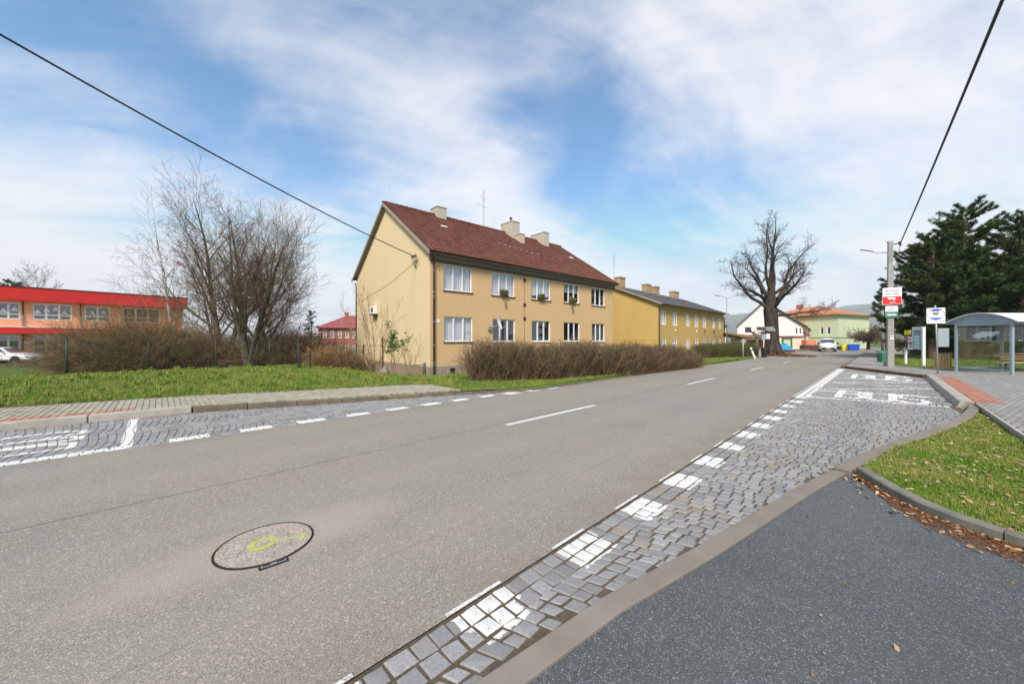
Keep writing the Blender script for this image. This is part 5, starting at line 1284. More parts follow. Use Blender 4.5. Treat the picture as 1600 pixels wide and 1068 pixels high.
# spruce
def conifer(name, label, x, y, h, rad, seed, nb, needle, z0=.12, density=1.0, curve=.25, g=0, tuft=.16, nt=9, trunk_r=.2, drop=0, shape=1.0, flat=False, group=None, bark_m='bark_pine', trunks=None):
    rs = np.random.RandomState(seed); t = thing(name, label, 'tree', (x, y, g), 0, group); T = Tree(seed); C = []; Dn = []
    for (tx, ty, th, tr) in (trunks or [(0, 0, h, trunk_r)]):
        k = 8; top = np.array([tx+rs.normal(0, .15), ty, th]); base = np.array([tx, ty, -.2])
        for i in range(k): a = base+(top-base)*i/k; b = base+(top-base)*(i+1)/k; T.a.append(a); T.b.append(b); T.ra.append(tr*(1-.9*i/k)); T.rb.append(tr*(1-.9*(i+1)/k))
        for j in range(nb):
            f = z0+(1-z0)*(j+rs.rand())/nb; z = th*f
            prof = (1-f)**shape if not flat else math.sqrt(max(0, 1-((f-.36)/.66)**2))*(1-.35*f)
            L = rad*prof*rs.uniform(.68, 1.15)+.22; a = rs.uniform(0, 2*math.pi); e = drop+rs.normal(0, .12)+(f-.4)*.5
            d = np.array([math.cos(a)*math.cos(e), math.sin(a)*math.cos(e), math.sin(e)]); p = np.array([tx, ty, z]); n_ = 5; r = .02+.012*L
            prev = p
            for s_ in range(n_):
                d = d+np.array([0, 0, curve*.22])+rs.normal(0, .07, 3); d /= np.linalg.norm(d); q = prev+d*L/n_; T.a.append(prev); T.b.append(q); T.ra.append(r*(1-.18*s_)); T.rb.append(r*(1-.18*(s_+1)))
                m = int(max(1, density*L*1.25))
                if s_ >= 1:
                    for _ in range(m):
                        side = np.cross(d, [0, 0, 1]); side /= (np.linalg.norm(side)+1e-6); sg = 1 if rs.rand() < .5 else -1
                        dd = d*.7+side*sg*rs.uniform(.4, 1)+np.array([0, 0, rs.uniform(-.1, .35)*(1+curve)]); dd /= np.linalg.norm(dd); l2 = L*rs.uniform(.12, .28)*(1-.1*s_)
                        st = prev+(q-prev)*rs.rand(); en = st+dd*l2; T.a.append(st); T.b.append(en); T.ra.append(.012); T.rb.append(.006)
                        kk = max(2, int(l2/(tuft*.55)))
                        for c in range(kk): C.append(st+(en-st)*(c+.6)/kk); Dn.append(dd)
                prev = q
            C.append(prev); Dn.append(d)
    C = np.array(C); Dn = np.array(Dn); n_ = len(C)
    a, b, ra, rb = map(np.array, (T.a, T.b, T.ra, T.rb)); big = ra > .05
    segmesh('trunk', a[big], b[big], ra[big], rb[big], M[bark_m], t, 8); segmesh('branches', a[~big], b[~big], ra[~big], rb[~big], M[bark_m], t, 3)
    # needle tufts: thin blades radiating forward from each point
    V = np.zeros((n_, nt, 3, 3)); u = np.cross(Dn, np.array([.2, .3, .93])); u /= np.linalg.norm(u, axis=1)[:, None]; w = np.cross(u, Dn)
    for k in range(nt):
        ph = 2*math.pi*k/nt+rs.uniform(0, 1, n_); fw = rs.uniform(.25, 1.1, n_)[:, None]; dv = Dn*fw+u*np.cos(ph)[:, None]+w*np.sin(ph)[:, None]; dv /= np.linalg.norm(dv, axis=1)[:, None]
        sd_ = np.cross(dv, rs.normal(0, 1, (n_, 3))); sd_ /= np.linalg.norm(sd_, axis=1)[:, None]; L = tuft*rs.uniform(.7, 1.25, n_)[:, None]
        wd = tuft*.11; V[:, k, 0] = C-sd_*wd; V[:, k, 1] = C+sd_*wd; V[:, k, 2] = C+dv*L
    half = rs.rand(n_) < .3; Vn = V.reshape(n_, -1, 3)
    for m_, sel in ((needle[0], ~half), (needle[1], half)):
        vv = Vn[sel].reshape(-1, 3)
        if len(vv): tag(npmesh('needles', vv, np.arange(len(vv)).reshape(-1, 3), M[m_], t), kind='stuff')
    return t
NE = ('needle', 'needle2')
p = (AX(487, 33), 33); conifer('spruce', 'small dark spruce behind the black gate, left of the far brick house', *p, 5.2, 1.7, 61, 70, NE, .1, 1.6, .1, terrain_h(*p), .14, 8, .12, -.15)
p = (AX(18, 80), 80); conifer('pine_tree', 'dark rounded pine showing above the school roof at far left', *p, 15.0, 4.0, 62, 60, NE, .3, 1.2, .3, -.5, .5, 8, .3, flat=True)
pg = 'dark pines behind the bus shelter'
conifer('pine_tree', 'tall dark pine with upswept branches behind the bus shelter roof', 35.2, 28.0, 11.7, 4.0, 63, 120, NE, .20, 2.3, .6, .1, .20, 11, .32, -.05, .75, flat=True, group=pg)
conifer('pine_tree', 'broad dark pine right behind the concrete pole and notice boards', 32.7, 28.2, 9.3, 3.5, 64, 110, NE, .16, 2.4, .6, .1, .20, 11, .28, -.08, .75, flat=True, group=pg)
conifer('pine_tree', 'dark pine cut by the right edge of the picture', 39.0, 27.6, 10.7, 4.2, 65, 115, NE, .20, 2.2, .6, .1, .20, 11, .32, -.05, .75, flat=True, group=pg)
conifer('pine_tree', 'lower dark pine filling the middle, deepest of the group', 41.8, 33.5, 10.2, 4.3, 66, 90, NE, .08, 2.0, .5, .1, .24, 10, .3, -.05, .75, flat=True, group=pg)
conifer('pine_tree', 'small young pine seen through the shelter glass', 35.2, 25.0, 3.0, 1.3, 67, 60, NE, .12, 2.0, .5, .1, .18, 10, .1, 0, .9, group=pg)
p = (AX(1385, 47), 47); conifer('pine_tree', 'thin straggly dark pine sticking out left of the concrete pole', *p, 8.4, 2.0, 68, 26, NE, .35, 1.5, .9, .0, .32, 11, .14, .2, .5, flat=True)
# clipped dark shrubs seen through the shelter
for i, (x, y, w, h) in enumerate(((45.5, 37.5, 9, 1.8), (55, 37.0, 8, 1.5))):
    twigs_mass('hedge', ['dark evergreen shrubs under the pines left of the shelter', 'dark evergreen shrubs under the pines behind the shelter bench'][i], [(x-w/2, y), (x+w/2, y)], 1.6, h, 1800, 80+i, ['twig_dark', 'twig_green'], 'hedge', spread=.4, leafn=1.0, leafmat='needle', tw=.010)

# ------------------------------------------------------------------ grass blades and fallen leaves
M['blade'] = (lambda n: n.out(n.mix(n.ramp(n.noise(n.P(), 5.5, 4, .65), .56, .68, 0, .75), n.mix(n.ramp(n.noise(n.P(), 1.5, 5, .65), .36, .64), n.mix(n.attr('tint'), (.10, .19, .018), (.17, .29, .035)), n.mix(n.attr('tint'), (.20, .24, .045), (.33, .31, .09))), (.36, .30, .15)), .8, 0, .2))(NT('grass_blade'))
def grass(name, n, sampler, hgt, seed, wide=.004, mat='blade', parent=None):
    rs = np.random.RandomState(seed); P = []
    while len(P) < n:
        q = sampler(rs)
        if q is not None: P.append(q)
    P = np.array(P); a = rs.uniform(0, 2*math.pi, n); h = hgt*rs.uniform(.45, 1.25, n); wv = (P[:, 3] if P.shape[1] > 3 else np.ones(n))*wide
    h = h*(1+.45*np.sin(P[:, 0]*2.3+1.3*np.sin(P[:, 1]*1.7))*np.sin(P[:, 1]*2.9+P[:, 0])); lean = rs.uniform(.1, .9, n); dx = np.stack([np.cos(a), np.sin(a), np.zeros(n)], 1); b = a+1.57+rs.normal(0, .5, n); dl = np.stack([np.cos(b), np.sin(b), np.zeros(n)], 1)
    base = P[:, :3]; V = np.zeros((n, 5, 3)); mid = base+dl*(lean*h*.35)[:, None]+np.array([0, 0, 1])*(h*.6)[:, None]; tip = base+dl*(lean*h)[:, None]+np.array([0, 0, 1])*(h*(1-.35*lean))[:, None]
    V[:, 0] = base-dx*wv[:, None]; V[:, 1] = base+dx*wv[:, None]; V[:, 2] = mid+dx*(wv*.8)[:, None]; V[:, 3] = mid-dx*(wv*.8)[:, None]; V[:, 4] = tip
    F3 = []; b0 = np.arange(n)*5
    T = np.concatenate([np.stack([b0, b0+1, b0+2], 1), np.stack([b0, b0+2, b0+3], 1), np.stack([b0+3, b0+2, b0+4], 1)])
    return tag(npmesh(name, V.reshape(-1, 3), T, M[mat], parent, {'tint': np.repeat(rs.rand(n), 5)}), kind='stuff')
lawn_xy = [W(*q) for q in LP]
lx0, lx1 = min(q[0] for q in lawn_xy), max(q[0] for q in lawn_xy); ly0, ly1 = min(q[1] for q in lawn_xy), max(q[1] for q in lawn_xy)
def smp_lawn(rs):
    x, y = rs.uniform(lx0, lx1), rs.uniform(ly0, ly1)**1
    if x/max(y, .1) > 1.6 or not pt_inside(lawn_xy, x, y): return None
    if rs.rand() > min(1, 5.5/y+.15): return None
    return (x, y, .018, 1+max(0, (y-4)/4))
grass('grass', 100000, smp_lawn, .050, 5, .0026)
def smp_left(rs):
    u = rs.rand(); y = 7.5+u*u*16; x = -1.5*y+rs.rand()*(1.5*y-2)
    s, t = ST(x, y)
    if s < 6.4 and t < pl(TB, s)+.07: return None
    if s >= 6.4 and t < pl(KL, s)+.18: return None
    if t > 25.5: return None
    return (x, y, terrain_h(x, y)-.01, y/7)
grass('grass', 160000, smp_left, .10, 6, .0030)
def smp_verge(rs):
    s = rs.uniform(6.5, 34); t = pl(KL, s)+.16+rs.rand()**1.5*3.2; x, y = W(s, t); return (x, y, terrain_h(x, y)-.01, y/9)
grass('grass', 40000, smp_verge, .07, 7, .004)
def smp_right(rs):
    s = 29.75+rs.rand()**1.6*16; t = -.15-rs.rand()*13; x, y = W(s, t); return (x, y, .09, y/14)
grass('grass', 60000, smp_right, .09, 8, .006)
def tufts(name, n, sampler, seed, hh=.2):
    rs = np.random.RandomState(seed); C = []
    while len(C) < n:
        q = sampler(rs)
        if q is not None: C.append(q)
    def smp(rs2):
        q = C[rs2.randint(0, len(C))]; r = abs(rs2.normal(0, .07)); a = rs2.uniform(0, 6.3); return (q[0]+r*math.cos(a), q[1]+r*math.sin(a), q[2], q[3] if len(q) > 3 else 1)
    return grass(name, n*34, smp, hh, seed+1, .005)
tufts('grass_tufts', 420, smp_left, 31, .20)
tufts('grass_tufts', 90, smp_verge, 33, .16)
tufts('grass_tufts', 60, smp_right, 35, .18)
tufts('grass_tufts', 55, smp_lawn, 37, .070)
# fallen leaves on the near lawn, by the kerb, round the chestnut
M['leaf_litter'] = (lambda n: n.out(n.mix(n.attr('tint'), (.20, .10, .04), (.50, .40, .24)), .85, 0, .2))(NT('leaf_litter'))
M['leaf_red'] = (lambda n: n.out(n.mix(n.attr('tint'), (.13, .05, .022), (.27, .115, .05)), .9, 0, .1))(NT('needle_litter'))
def litter(name, P, size, mat, seed, aspect=.7):
    rs = np.random.RandomState(seed); P = np.array(P); n = len(P); a = rs.uniform(0, 6.3, n); sz = size*rs.uniform(.5, 1.4, n)
    u = np.stack([np.cos(a), np.sin(a), rs.normal(0, .35, n)], 1)*sz[:, None]; w = np.stack([-np.sin(a), np.cos(a), rs.normal(0, .35, n)], 1)*(sz*aspect)[:, None]
    V = np.stack([P-u, P-u*.2-w, P+u, P-u*.1+w], 1).reshape(-1, 3); b = np.arange(n)*4
    T = np.concatenate([np.stack([b, b+1, b+2], 1), np.stack([b, b+2, b+3], 1)])
    return tag(npmesh(name, V, T, M[mat], None, {'tint': np.repeat(rs.rand(n), 4)}), kind='stuff')
rs_ = np.random.RandomState(12); P = []
while len(P) < 900:
    q = smp_lawn(rs_)
    if q: P.append((q[0], q[1], .048+rs_.rand()*.02))
litter('fallen_leaves', P, .020, 'leaf_litter', 1)
P = []
kv = [Vector((*q, 0)) for q in kc]
for _ in range(9000):
    k = rs_.randint(0, len(kv)-2); f = rs_.rand(); c = kv[k].lerp(kv[k+1], f); pr = (k+f)/(len(kv)-1); off = rs_.rand()**1.7*(.05+.30*min(1, pr*2.0)); P.append((c.x-off*.80-.004, c.y-off*.42, -.001+rs_.rand()*.012*(1-off)))
litter('needle_litter', P, .011, 'leaf_red', 2, .22)
P = []
for _ in range(160):
    k = rs_.randint(0, len(kv)-2); f = rs_.rand(); c = kv[k].lerp(kv[k+1], f); off = rs_.rand()**2*.45; P.append((c.x-off*.8-.01, c.y-off*.42, .012))
litter('fallen_leaves', P, .022, 'leaf_litter', 3)
P = []
for _ in range(26): x, y = rs_.uniform(1.2, 3.8), rs_.uniform(1.6, 4); P.append((x, y, .006)) if ST(x, y)[1] < pl(BL, ST(x, y)[0])-.25 else None
litter('fallen_leaves', P, .014, 'leaf_litter', 4)
P = []
for _ in range(3000): a = rs_.uniform(0, 6.3); r_ = rs_.rand()*3.2; x, y = TX[0]+.9+r_*math.cos(a)*.62, TX[1]-1.2+r_*math.sin(a)*.7; P.append((x, y, max(terrain_h(x, y), -.02)+.06+.14*max(0, 1-r_/2.5)))
litter('fallen_leaves', P, .09, 'leaf_red', 5)
P = []
for _ in range(1500): s = rs_.uniform(-5, 9); t = pl(KL, s)-rs_.rand()**2*.22-.02; x, y = W(s, t); P.append((x, y, .004))
litter('gutter_litter', P, .010, 'leaf_red', 6)
P = []
for _ in range(2600): s = rs_.uniform(23, 28); t = -1.2+(s-23.2)/4.6*2.65-rs_.normal(0, .09)-.05; x, y = W(s, t); P.append((x, y, .01 if rs_.rand() < .5 else .115))
litter('gutter_litter', P, .02, 'leaf_red', 7)
# mound of earth and verge under the chestnut
mb = MB(); n_ = 28; V = [(TX[0]+.9, TX[1]-.9, .22)]
for ring, (rr_, zz) in enumerate(((.45, .17), (.8, .06), (1.0, -.12))):
    for k in range(n_): a = 2*math.pi*k/n_; q = rr_*(1+.08*math.sin(3*a)); V.append((TX[0]+.9+math.cos(a)*2.0*q, TX[1]-.9+math.sin(a)*2.2*q, zz))
Fs = [(0, 1+k, 1+(k+1) % n_) for k in range(n_)]+[(1+r_*n_+k, 1+(r_+1)*n_+k, 1+(r_+1)*n_+(k+1) % n_, 1+r_*n_+(k+1) % n_) for r_ in range(2) for k in range(n_)]
mb.add(V, Fs); tag(mb.build('earth_mound', M['dirt'], smooth=True), kind='structure')
# ------------------------------------------------------------------ street furniture
def text_mesh(name, txt, size, mat, parent, loc, rot=(R(90), 0, 0), extrude=.002, align='CENTER', sx=1):
    cu = bpy.data.curves.new(name, 'FONT'); cu.body = txt; cu.size = size; cu.extrude = extrude; cu.align_x = align; cu.align_y = 'CENTER'
    o = bpy.data.objects.new('tmp', cu); col.objects.link(o); dg = bpy.context.evaluated_depsgraph_get(); dg.update()
    me = bpy.data.meshes.new_from_object(o.evaluated_get(dg)); bpy.data.objects.remove(o); me.materials.clear(); me.materials.append(mat)
    q = link(name, me, parent); q.location = loc; q.rotation_euler = rot; q.scale = (sx, 1, 1); return q
def rrect(w, h, r, n=5):
    P = []
    for cx, cz, a0 in ((w/2-r, h/2-r, 0), (-w/2+r, h/2-r, 90), (-w/2+r, -h/2+r, 180), (w/2-r, -h/2+r, 270)):
        for k in range(n+1): a = R(a0+90*k/n); P.append((cx+r*math.cos(a), cz+r*math.sin(a)))
    return P
def plate(mb, poly, y0, y1, cz=0, cx=0):
    n = len(poly); mb.add([(cx+p[0], y0, cz+p[1]) for p in poly]+[(cx+p[0], y1, cz+p[1]) for p in poly], [tuple(range(n)), tuple(range(2*n-1, n-1, -1))]+[(i, (i+1) % n, n+(i+1) % n, n+i) for i in range(n)])
M['sign_white'] = plain('sign_white', (.80, .80, .82), .35); M['sign_red'] = plain('sign_red', (.68, .03, .03), .35); M['sign_green'] = plain('sign_green', (.06, .22, .15), .4)
M['sign_blue'] = plain('sign_blue', (.02, .09, .52), .35); M['sign_black'] = plain('sign_black', (.02, .02, .02), .4); M['print_grey'] = plain('print_grey', (.30, .32, .42), .5)
M['print_red'] = plain('print_red', (.55, .12, .14), .5); M['print_blue'] = plain('print_blue', (.12, .45, .62), .5); M['sign_yellow'] = plain('sign_yellow', (.85, .75, .02), .4); M['poster_brown'] = plain('poster_brown', (.12, .05, .05), .6)
def scribble(parent, x0, x1, z, h, y, mat, seed, name='print'):
    """a line of print too small to read: uneven letter-sized marks"""
    rs = random.Random(seed); mb = MB(); x = x0
    while x < x1:
        w = h*rs.uniform(.35, .75); 
        if rs.random() > .13: mb.box(x, min(x+w*.8, x1), y-.002, y, z-h*rs.uniform(.35, .5), z+h*rs.uniform(.3, .5))
        x += w
    return mb.build(name, M[mat], parent)
# concrete pole
PX, PY = G(1391, 573, .10); hz_ = math.atan2(-PX, PY)     # signs turned towards the road users
t = thing('concrete_pole', 'tall concrete utility pole carrying the red and green direction signs', 'pole', (PX, PY, .08), R(-30))
mb = MB(); mb.prism(rrect(.36, .30, .05, 2), -.3, 0); V = []
def taper_prism(mb, w0, d0, w1, d1, z0, z1, r=.04):
    a = rrect(w0, d0, r, 3); b = rrect(w1, d1, r*.8, 3); n = len(a)
    mb.add([(*p, z0) for p in a]+[(*p, z1) for p in b], [(i, (i+1) % n, n+(i+1) % n, n+i) for i in range(n)]+[tuple(range(n-1, -1, -1)), tuple(range(n, 2*n))])
mb = MB(); taper_prism(mb, .30, .26, .20, .17, -.3, 7.0); mb.build('post', M['concrete'], t)
mb = MB(); taper_prism(mb, .24, .21, .24, .21, 6.93, 7.03); mb.build('cap', M['galv'], t)
mb = MB(); mb.tube([(0, 0, 6.82), (.38, -.05, 6.86)], .03, 6); mb.tube([(.34, -.05, 6.95), (.40, -.05, 6.72)], .05, 6); mb.build('cable_bracket', M['dark_metal'], t)
mb = MB(); mb.tube([(-.1, 0, 6.42), (-.55, -.1, 6.40), (-.80, -.15, 6.52)], .025, 6); la = mb.build('lamp_arm', M['galv'], t, smooth=True)
mb = MB(); mb.rbox((-1.02, -.19, 6.60), (.55, .16, .05), R(10), 0, R(14)); mb.build('lamp_head', M['galv'], la, bevel=.015)
mb = MB(); mb.box(-.06, .10, -.152, -.140, 1.55, 1.66); mb.box(-.06, .10, -.154, -.142, 1.70, 1.76); mb.build('number_tag', M['white_paint'], t)
# signs on the pole (things of their own)
th = R(-30); cs, sn = math.cos(th), math.sin(th)
def on_pole(x, y): return (PX+x*cs-y*sn, PY+x*sn+y*cs)
sx_, sy_ = on_pole(.02, -.17)
zs1 = ZH(463, PY)
t = thing('direction_sign', 'white and red sign with bent white arrow on the concrete pole, upper of the two', 'sign', (sx_, sy_, zs1), R(-30)); t.scale = (.78, 1, .96)
w_, h_ = .98, .98
mb = MB(); plate(mb, rrect(w_, h_, .06), -.015, 0); mb.build('panel', M['sign_white'], t)
mb = MB(); plate(mb, rrect(w_*.97, h_*.46, .04), -.018, -.0152, -h_*.25); mb.build('red_field', M['sign_red'], t)
mb = MB(); plate(mb, [(-.26, -.12), (-.12, -.03), (-.12, -.08), (.16, -.08), (.16, -.20), (.10, -.26), (.04, -.20), (.04, -.165), (-.12, -.165), (-.12, -.21)], -.022, -.019); mb.build('arrow', M['sign_white'], t)
text_mesh('lettering', '150m', .14, M['sign_white'], t, (.02, -.020, -.36)); 
scribble(t, -.30, .34, .30, .075, -.0155, 'print_red', 1); scribble(t, -.34, .36, .14, .10, -.0155, 'print_grey', 2)
mb = MB(); plate(mb, [(-.36, .28), (-.28, .34), (-.20, .29), (-.27, .27)], -.018, -.0152); mb.build('emblem', M['poster_brown'], t)
t = thing('direction_sign', 'smaller white and green sign with white arrow, lower one on the concrete pole', 'sign', (*on_pole(.0, -.17), ZH(487, PY)), R(-30)); t.scale = (.74, 1, .92)
w_, h_ = .68, .68
mb = MB(); plate(mb, rrect(w_, h_, .03), -.015, 0); mb.build('panel', M['sign_white'], t)
mb = MB(); plate(mb, rrect(w_*.99, h_*.50, .03), -.018, -.0152, -h_*.245); mb.build('green_field', M['sign_green'], t)
mb = MB(); plate(mb, [(-.27, -.19), (-.17, -.13), (-.17, -.155), (.26, -.155), (.26, -.225), (-.17, -.225), (-.17, -.25)], -.022, -.019); mb.build('arrow', M['sign_white'], t)
scribble(t, -.14, .10, .22, .07, -.0155, 'print_red', 3); scribble(t, -.20, .22, .11, .06, -.0155, 'print_grey', 4); scribble(t, -.2, .2, -.06, .05, -.019, 'print_grey', 5)
# wooden pole further on
p = (AX(1379, 44), 44); t = thing('utility_pole', 'distant slim grey pole with transformer box, left of the concrete pole', 'pole', (*p, 0))
mb = MB(); mb.tube([(0, 0, -.2), (0, 0, 6.4)], [.15, .11], 8); mb.build('post', M['concrete'], t, smooth=True)
mb = MB(); mb.tube([(-.5, 0, 5.9), (.5, 0, 5.9)], .04, 5); mb.build('crossarm', M['concrete'], t)
mb = MB(); mb.box(-.35, -.12, -.2, .1, 4.2, 5.0); mb.box(.14, .42, -.2, .1, 4.1, 4.8); mb.build('equipment_box', M['galv'], t)
# bus stop sign
bxp, byp = G(1465, 584, .12)
t = thing('bus_stop_sign', 'white bus stop sign with blue ellipse and bus symbol on a slim grey post', 'bus stop sign', (bxp, byp, .12), R(-38)); t.scale = (.80, 1, 1)
mb = MB(); mb.tube([(0, 0, -.1), (-.02, 0, 1.3), (-.09, 0, 3.0)], .035, 10); mb.build('post', M['galv'], t, smooth=True)
zc = ZH(493, byp)-.12; mb = MB(); plate(mb, rrect(.68, .68, .04), -.055, -.04, zc, -.08); mb.build('panel', M['sign_white'], t)
def ell(a, b, z0=None, up=True, n=24):
    P = []
    for k in range(n+1):
        th_ = math.pi*k/n; P.append((a*math.cos(th_), b*math.sin(th_)*(1 if up else -1)))
    return P
def cap_poly(a, b, zc_, sgn, n=24):
    th0 = math.asin(zc_/b); return [(a*math.cos(th0+(math.pi-2*th0)*k/n), sgn*b*math.sin(th0+(math.pi-2*th0)*k/n)) for k in range(n+1)]
ez = zc+.06
mb = MB(); plate(mb, cap_poly(.31, .235, .155, 1), -.058, -.0555, ez, -.08); plate(mb, cap_poly(.31, .235, .155, -1)[::-1], -.058, -.0555, ez, -.08)
for k in range(40):
    a0, a1 = 2*math.pi*k/40, 2*math.pi*(k+1)/40
    mb.add([(-.08+.315*math.cos(a0), -.0568, ez+.24*math.sin(a0)), (-.08+.315*math.cos(a1), -.0568, ez+.24*math.sin(a1)), (-.08+.303*math.cos(a1), -.0568, ez+.228*math.sin(a1)), (-.08+.303*math.cos(a0), -.0568, ez+.228*math.sin(a0))], [(0, 1, 2, 3)])
mb.build('blue_ellipse', M['sign_blue'], t)
mb = MB(); plate(mb, [(-.10, .0), (-.08, -.06), (.08, -.06), (.10, .0)], -.059, -.0555, ez+.06, -.08); plate(mb, rrect(.2, .02, .005, 2), -.059, -.0555, ez+.13, -.08)
for x in (-.095, .095): plate(mb, rrect(.012, .08, .003, 2), -.059, -.0555, ez+.09, -.08+x)
for x in (-.05, .05): plate(mb, [(x+.022*math.cos(k*.785), .0+.022*math.sin(k*.785)) for k in range(8)], -.059, -.0555, ez-.005, -.08)
mb.build('bus_symbol', M['sign_black'], t)
text_mesh('lettering', 'ZASTÁVKA', .065, M['print_grey'], t, (-.08, -.056, ez-.10), sx=1.25)
scribble(t, -.30, .14, zc-.235, .045, -.0555, 'print_grey', 7)
mb = MB()
for x in (-.36, .19): mb.box(x, x+.03, -.059, -.0555, zc-.25, zc-.22)
mb.build('arrow_mark', M['sign_black'], t)
mb = MB(); mb.box(-.01, .40, -.05, -.01, 1.18, 1.98); tb = mb.build('timetable_case', M['galv'], t, bevel=.012)
mb = MB(); mb.box(.065, .365, -.053, -.0505, 1.25, 1.90); mb.build('timetable_sheet', plain('timetable_paper', (.34, .42, .46), .3), tb)
for k in range(5): scribble(tb, .09, .33, 1.85-k*.13, .03, -.0535, 'print_grey', 20+k)
# notice board with posters
nx0, ny0 = G(1415, 569.5, .09); nx1, ny1 = G(1443, 572.5, .09)
L = math.dist((nx0, ny0), (nx1, ny1)); an = math.atan2(ny1-ny0, nx1-nx0)
t = thing('notice_board', 'white framed notice board on two posts with blue and black posters', 'notice board', (nx0, ny0, .08), an)
zt = ZH(514.5, ny0)-.08; zb_ = ZH(545, ny0)-.08
mb = MB(); mb.box(-.05, .05, -.05, .05, -.1, zb_+.1); mb.build('leg', M['white_paint'], t)
mb = MB(); mb.box(L-.06, L+.06, -.06, .06, -.1, zt+.1); mb.build('leg', M['white_paint'], t)
mb = MB(); mb.box(-.1, L+.05, .0, .05, zb_, zt-.15); mb.build('board', M['poster_brown'], t)
mb = MB(); mb.box(.42*L, L-.06, -.035, -.002, zb_, zt+.12); fr = mb.build('poster_frame', M['white_paint'], t)
mb = MB(); mb.box(.49*L, L-.14, -.045, -.036, zb_+.04, zt-.05); ps = mb.build('blue_poster', M['print_blue'], fr)
for k in range(4): 
    mb = MB(); mb.box(.56*L, L*.84, -.048, -.046, zb_+.10+k*.19, zb_+.23+k*.19); mb.build('print_block', M['sign_white'], fr)
scribble(fr, .54*L, .86*L, zt-.17, .15, -.046, 'print_red', 31)
mb = MB(); mb.box(-.08, .32*L, -.03, -.002, zt-.32, zt-.05); mb.build('yellow_poster', M['sign_yellow'], t)
mb = MB(); mb.box(-.10, .36*L, -.012, -.0015, zb_+.42, zt-.34); mb.build('dark_poster', M['sign_black'], t); scribble(t, -.05, .3*L, zt-.42, .10, -.0125, 'print_red', 33); scribble(t, -.05, .3*L, zt-.60, .05, -.0125, 'sign_white', 34)
mb = MB(); mb.box(.20*L, .47*L, -.05, -.037, zb_-.02, zb_+.75); wp_ = mb.build('white_poster', M['sign_white'], t); scribble(wp_, .23*L, .45*L, zb_+.60, .13, -.051, 'print_red', 35); scribble(wp_, .24*L, .45*L, zb_+.36, .15, -.051, 'sign_black', 36); scribble(wp_, .24*L, .45*L, zb_+.18, .13, -.051, 'print_red', 37)
mb = MB(); mb.box(.02, .14*L, -.02, -.0125, zb_+.48, zb_+.8); mb.build('small_notice', M['print_red'], t)
# slatted litter bin
lx, ly = G(1478.5, 578, .12)
t = thing('litter_bin', 'square wooden slatted litter bin left of the bus shelter', 'bin', (lx, ly+.15, .12), R(-46))
M['slat'] = mottled('varnished_slat', (.44, .30, .14), (.34, .22, .095), 12, .6, 0, 30, .15, vary=.15)
bw = .46
for k in range(5):
    x = -bw/2+bw*(k+.5)/5
    for y in (-bw/2, bw/2): mb = MB(); mb.box(x-.042, x+.042, y-.012, y+.012, .04, .80); mb.build('slat', M['slat'], t, bevel=.004)
    for y in (-bw/2-.03, bw/2+.03): mb = MB(); mb.box(y-.012, y+.012, x-.042, x+.042, .04, .80); mb.build('slat', M['slat'], t, bevel=.004)
mb = MB(); mb.box(-bw/2+.02, bw/2-.02, -bw/2+.02, bw/2-.02, .05, .76); mb.build('liner', M['dark_metal'], t)
mb = MB(); 
for a, b, c, d in ((-bw/2-.05, bw/2+.05, -bw/2-.03, -bw/2+.05), (-bw/2-.05, bw/2+.05, bw/2-.05, bw/2+.03), (-bw/2-.05, -bw/2+.04, -bw/2+.05, bw/2-.05), (bw/2-.04, bw/2+.05, -bw/2+.05, bw/2-.05)): mb.box(a, b, c, d, .80, .83)
mb.build('rim', M['slat'], t)
# green salt bin
gx_, gy_ = G(1381, 566, .09)
t = thing('grit_bin', 'green plastic grit bin on the grass left of the concrete pole', 'bin', (gx_, gy_, .08), R(-10))
mb = MB(); a = rrect(.50, .42, .04, 2); b = rrect(.60, .5, .04, 2); n_ = len(a); mb.add([(*p, 0) for p in a]+[(*p, .62) for p in b], [(i, (i+1) % n_, n_+(i+1) % n_, n_+i) for i in range(n_)]+[tuple(range(n_-1, -1, -1)), tuple(range(n_, 2*n_))]); M['bin_green'] = plain('bin_green', (.05, .20, .12), .45); mb.build('body', M['bin_green'], t)
mb = MB(); mb.add([(-.32, -.27, .63), (.32, -.27, .63), (.32, .27, .72), (-.32, .27, .72), (-.30, -.20, .70), (.30, -.20, .70), (.30, .2, .80), (-.30, .2, .80)], [(3,2,1,0),(4,5,6,7),(0,1,5,4),(1,2,6,5),(2,3,7,6),(3,0,4,7)]); mb.build('lid', M['bin_green'], t)

# ------------------------------------------------------------------ bus shelter
M['shelter'] = plain('shelter_blue_grey', (.30, .385, .46), .35, .1); M['shelter_roof'] = plain('shelter_roof_sheet', (.72, .76, .80), .35)
SX, SYf, SYb, SZ = 20.95, 15.15, 17.05, .12; SL = 4.3
t = thing('bus_shelter', 'blue-grey bus shelter with arched roof and glass walls', 'bus shelter', (SX, SYf, SZ)); D = SYb-SYf
for i, (x, y) in enumerate(((0, 0), (0, D), (SL, 0), (SL, D), (2.15, D))):
    mb = MB(); mb.box(x-.045, x+.045, y-.045, y+.045, -.1, 2.22); mb.build('post', M['shelter'], t, bevel=.008)
mb = MB()
for y in (0, D):
    mb.box(.046, SL-.046, y-.035, y+.035, 2.13, 2.22)
for x in (0, SL): mb.box(x-.035, x+.035, .046, D-.046, 2.13, 2.22)
mb.build('top_rail', M['shelter'], t)
def arc_pts(n=14):
    P = []
    for k in range(n+1):
        u = k/n; y = -.28+(D+.66)*u; P.append((y, 2.24+.42*(1-(2*u-1)**2)))
    return P
A = arc_pts(); 
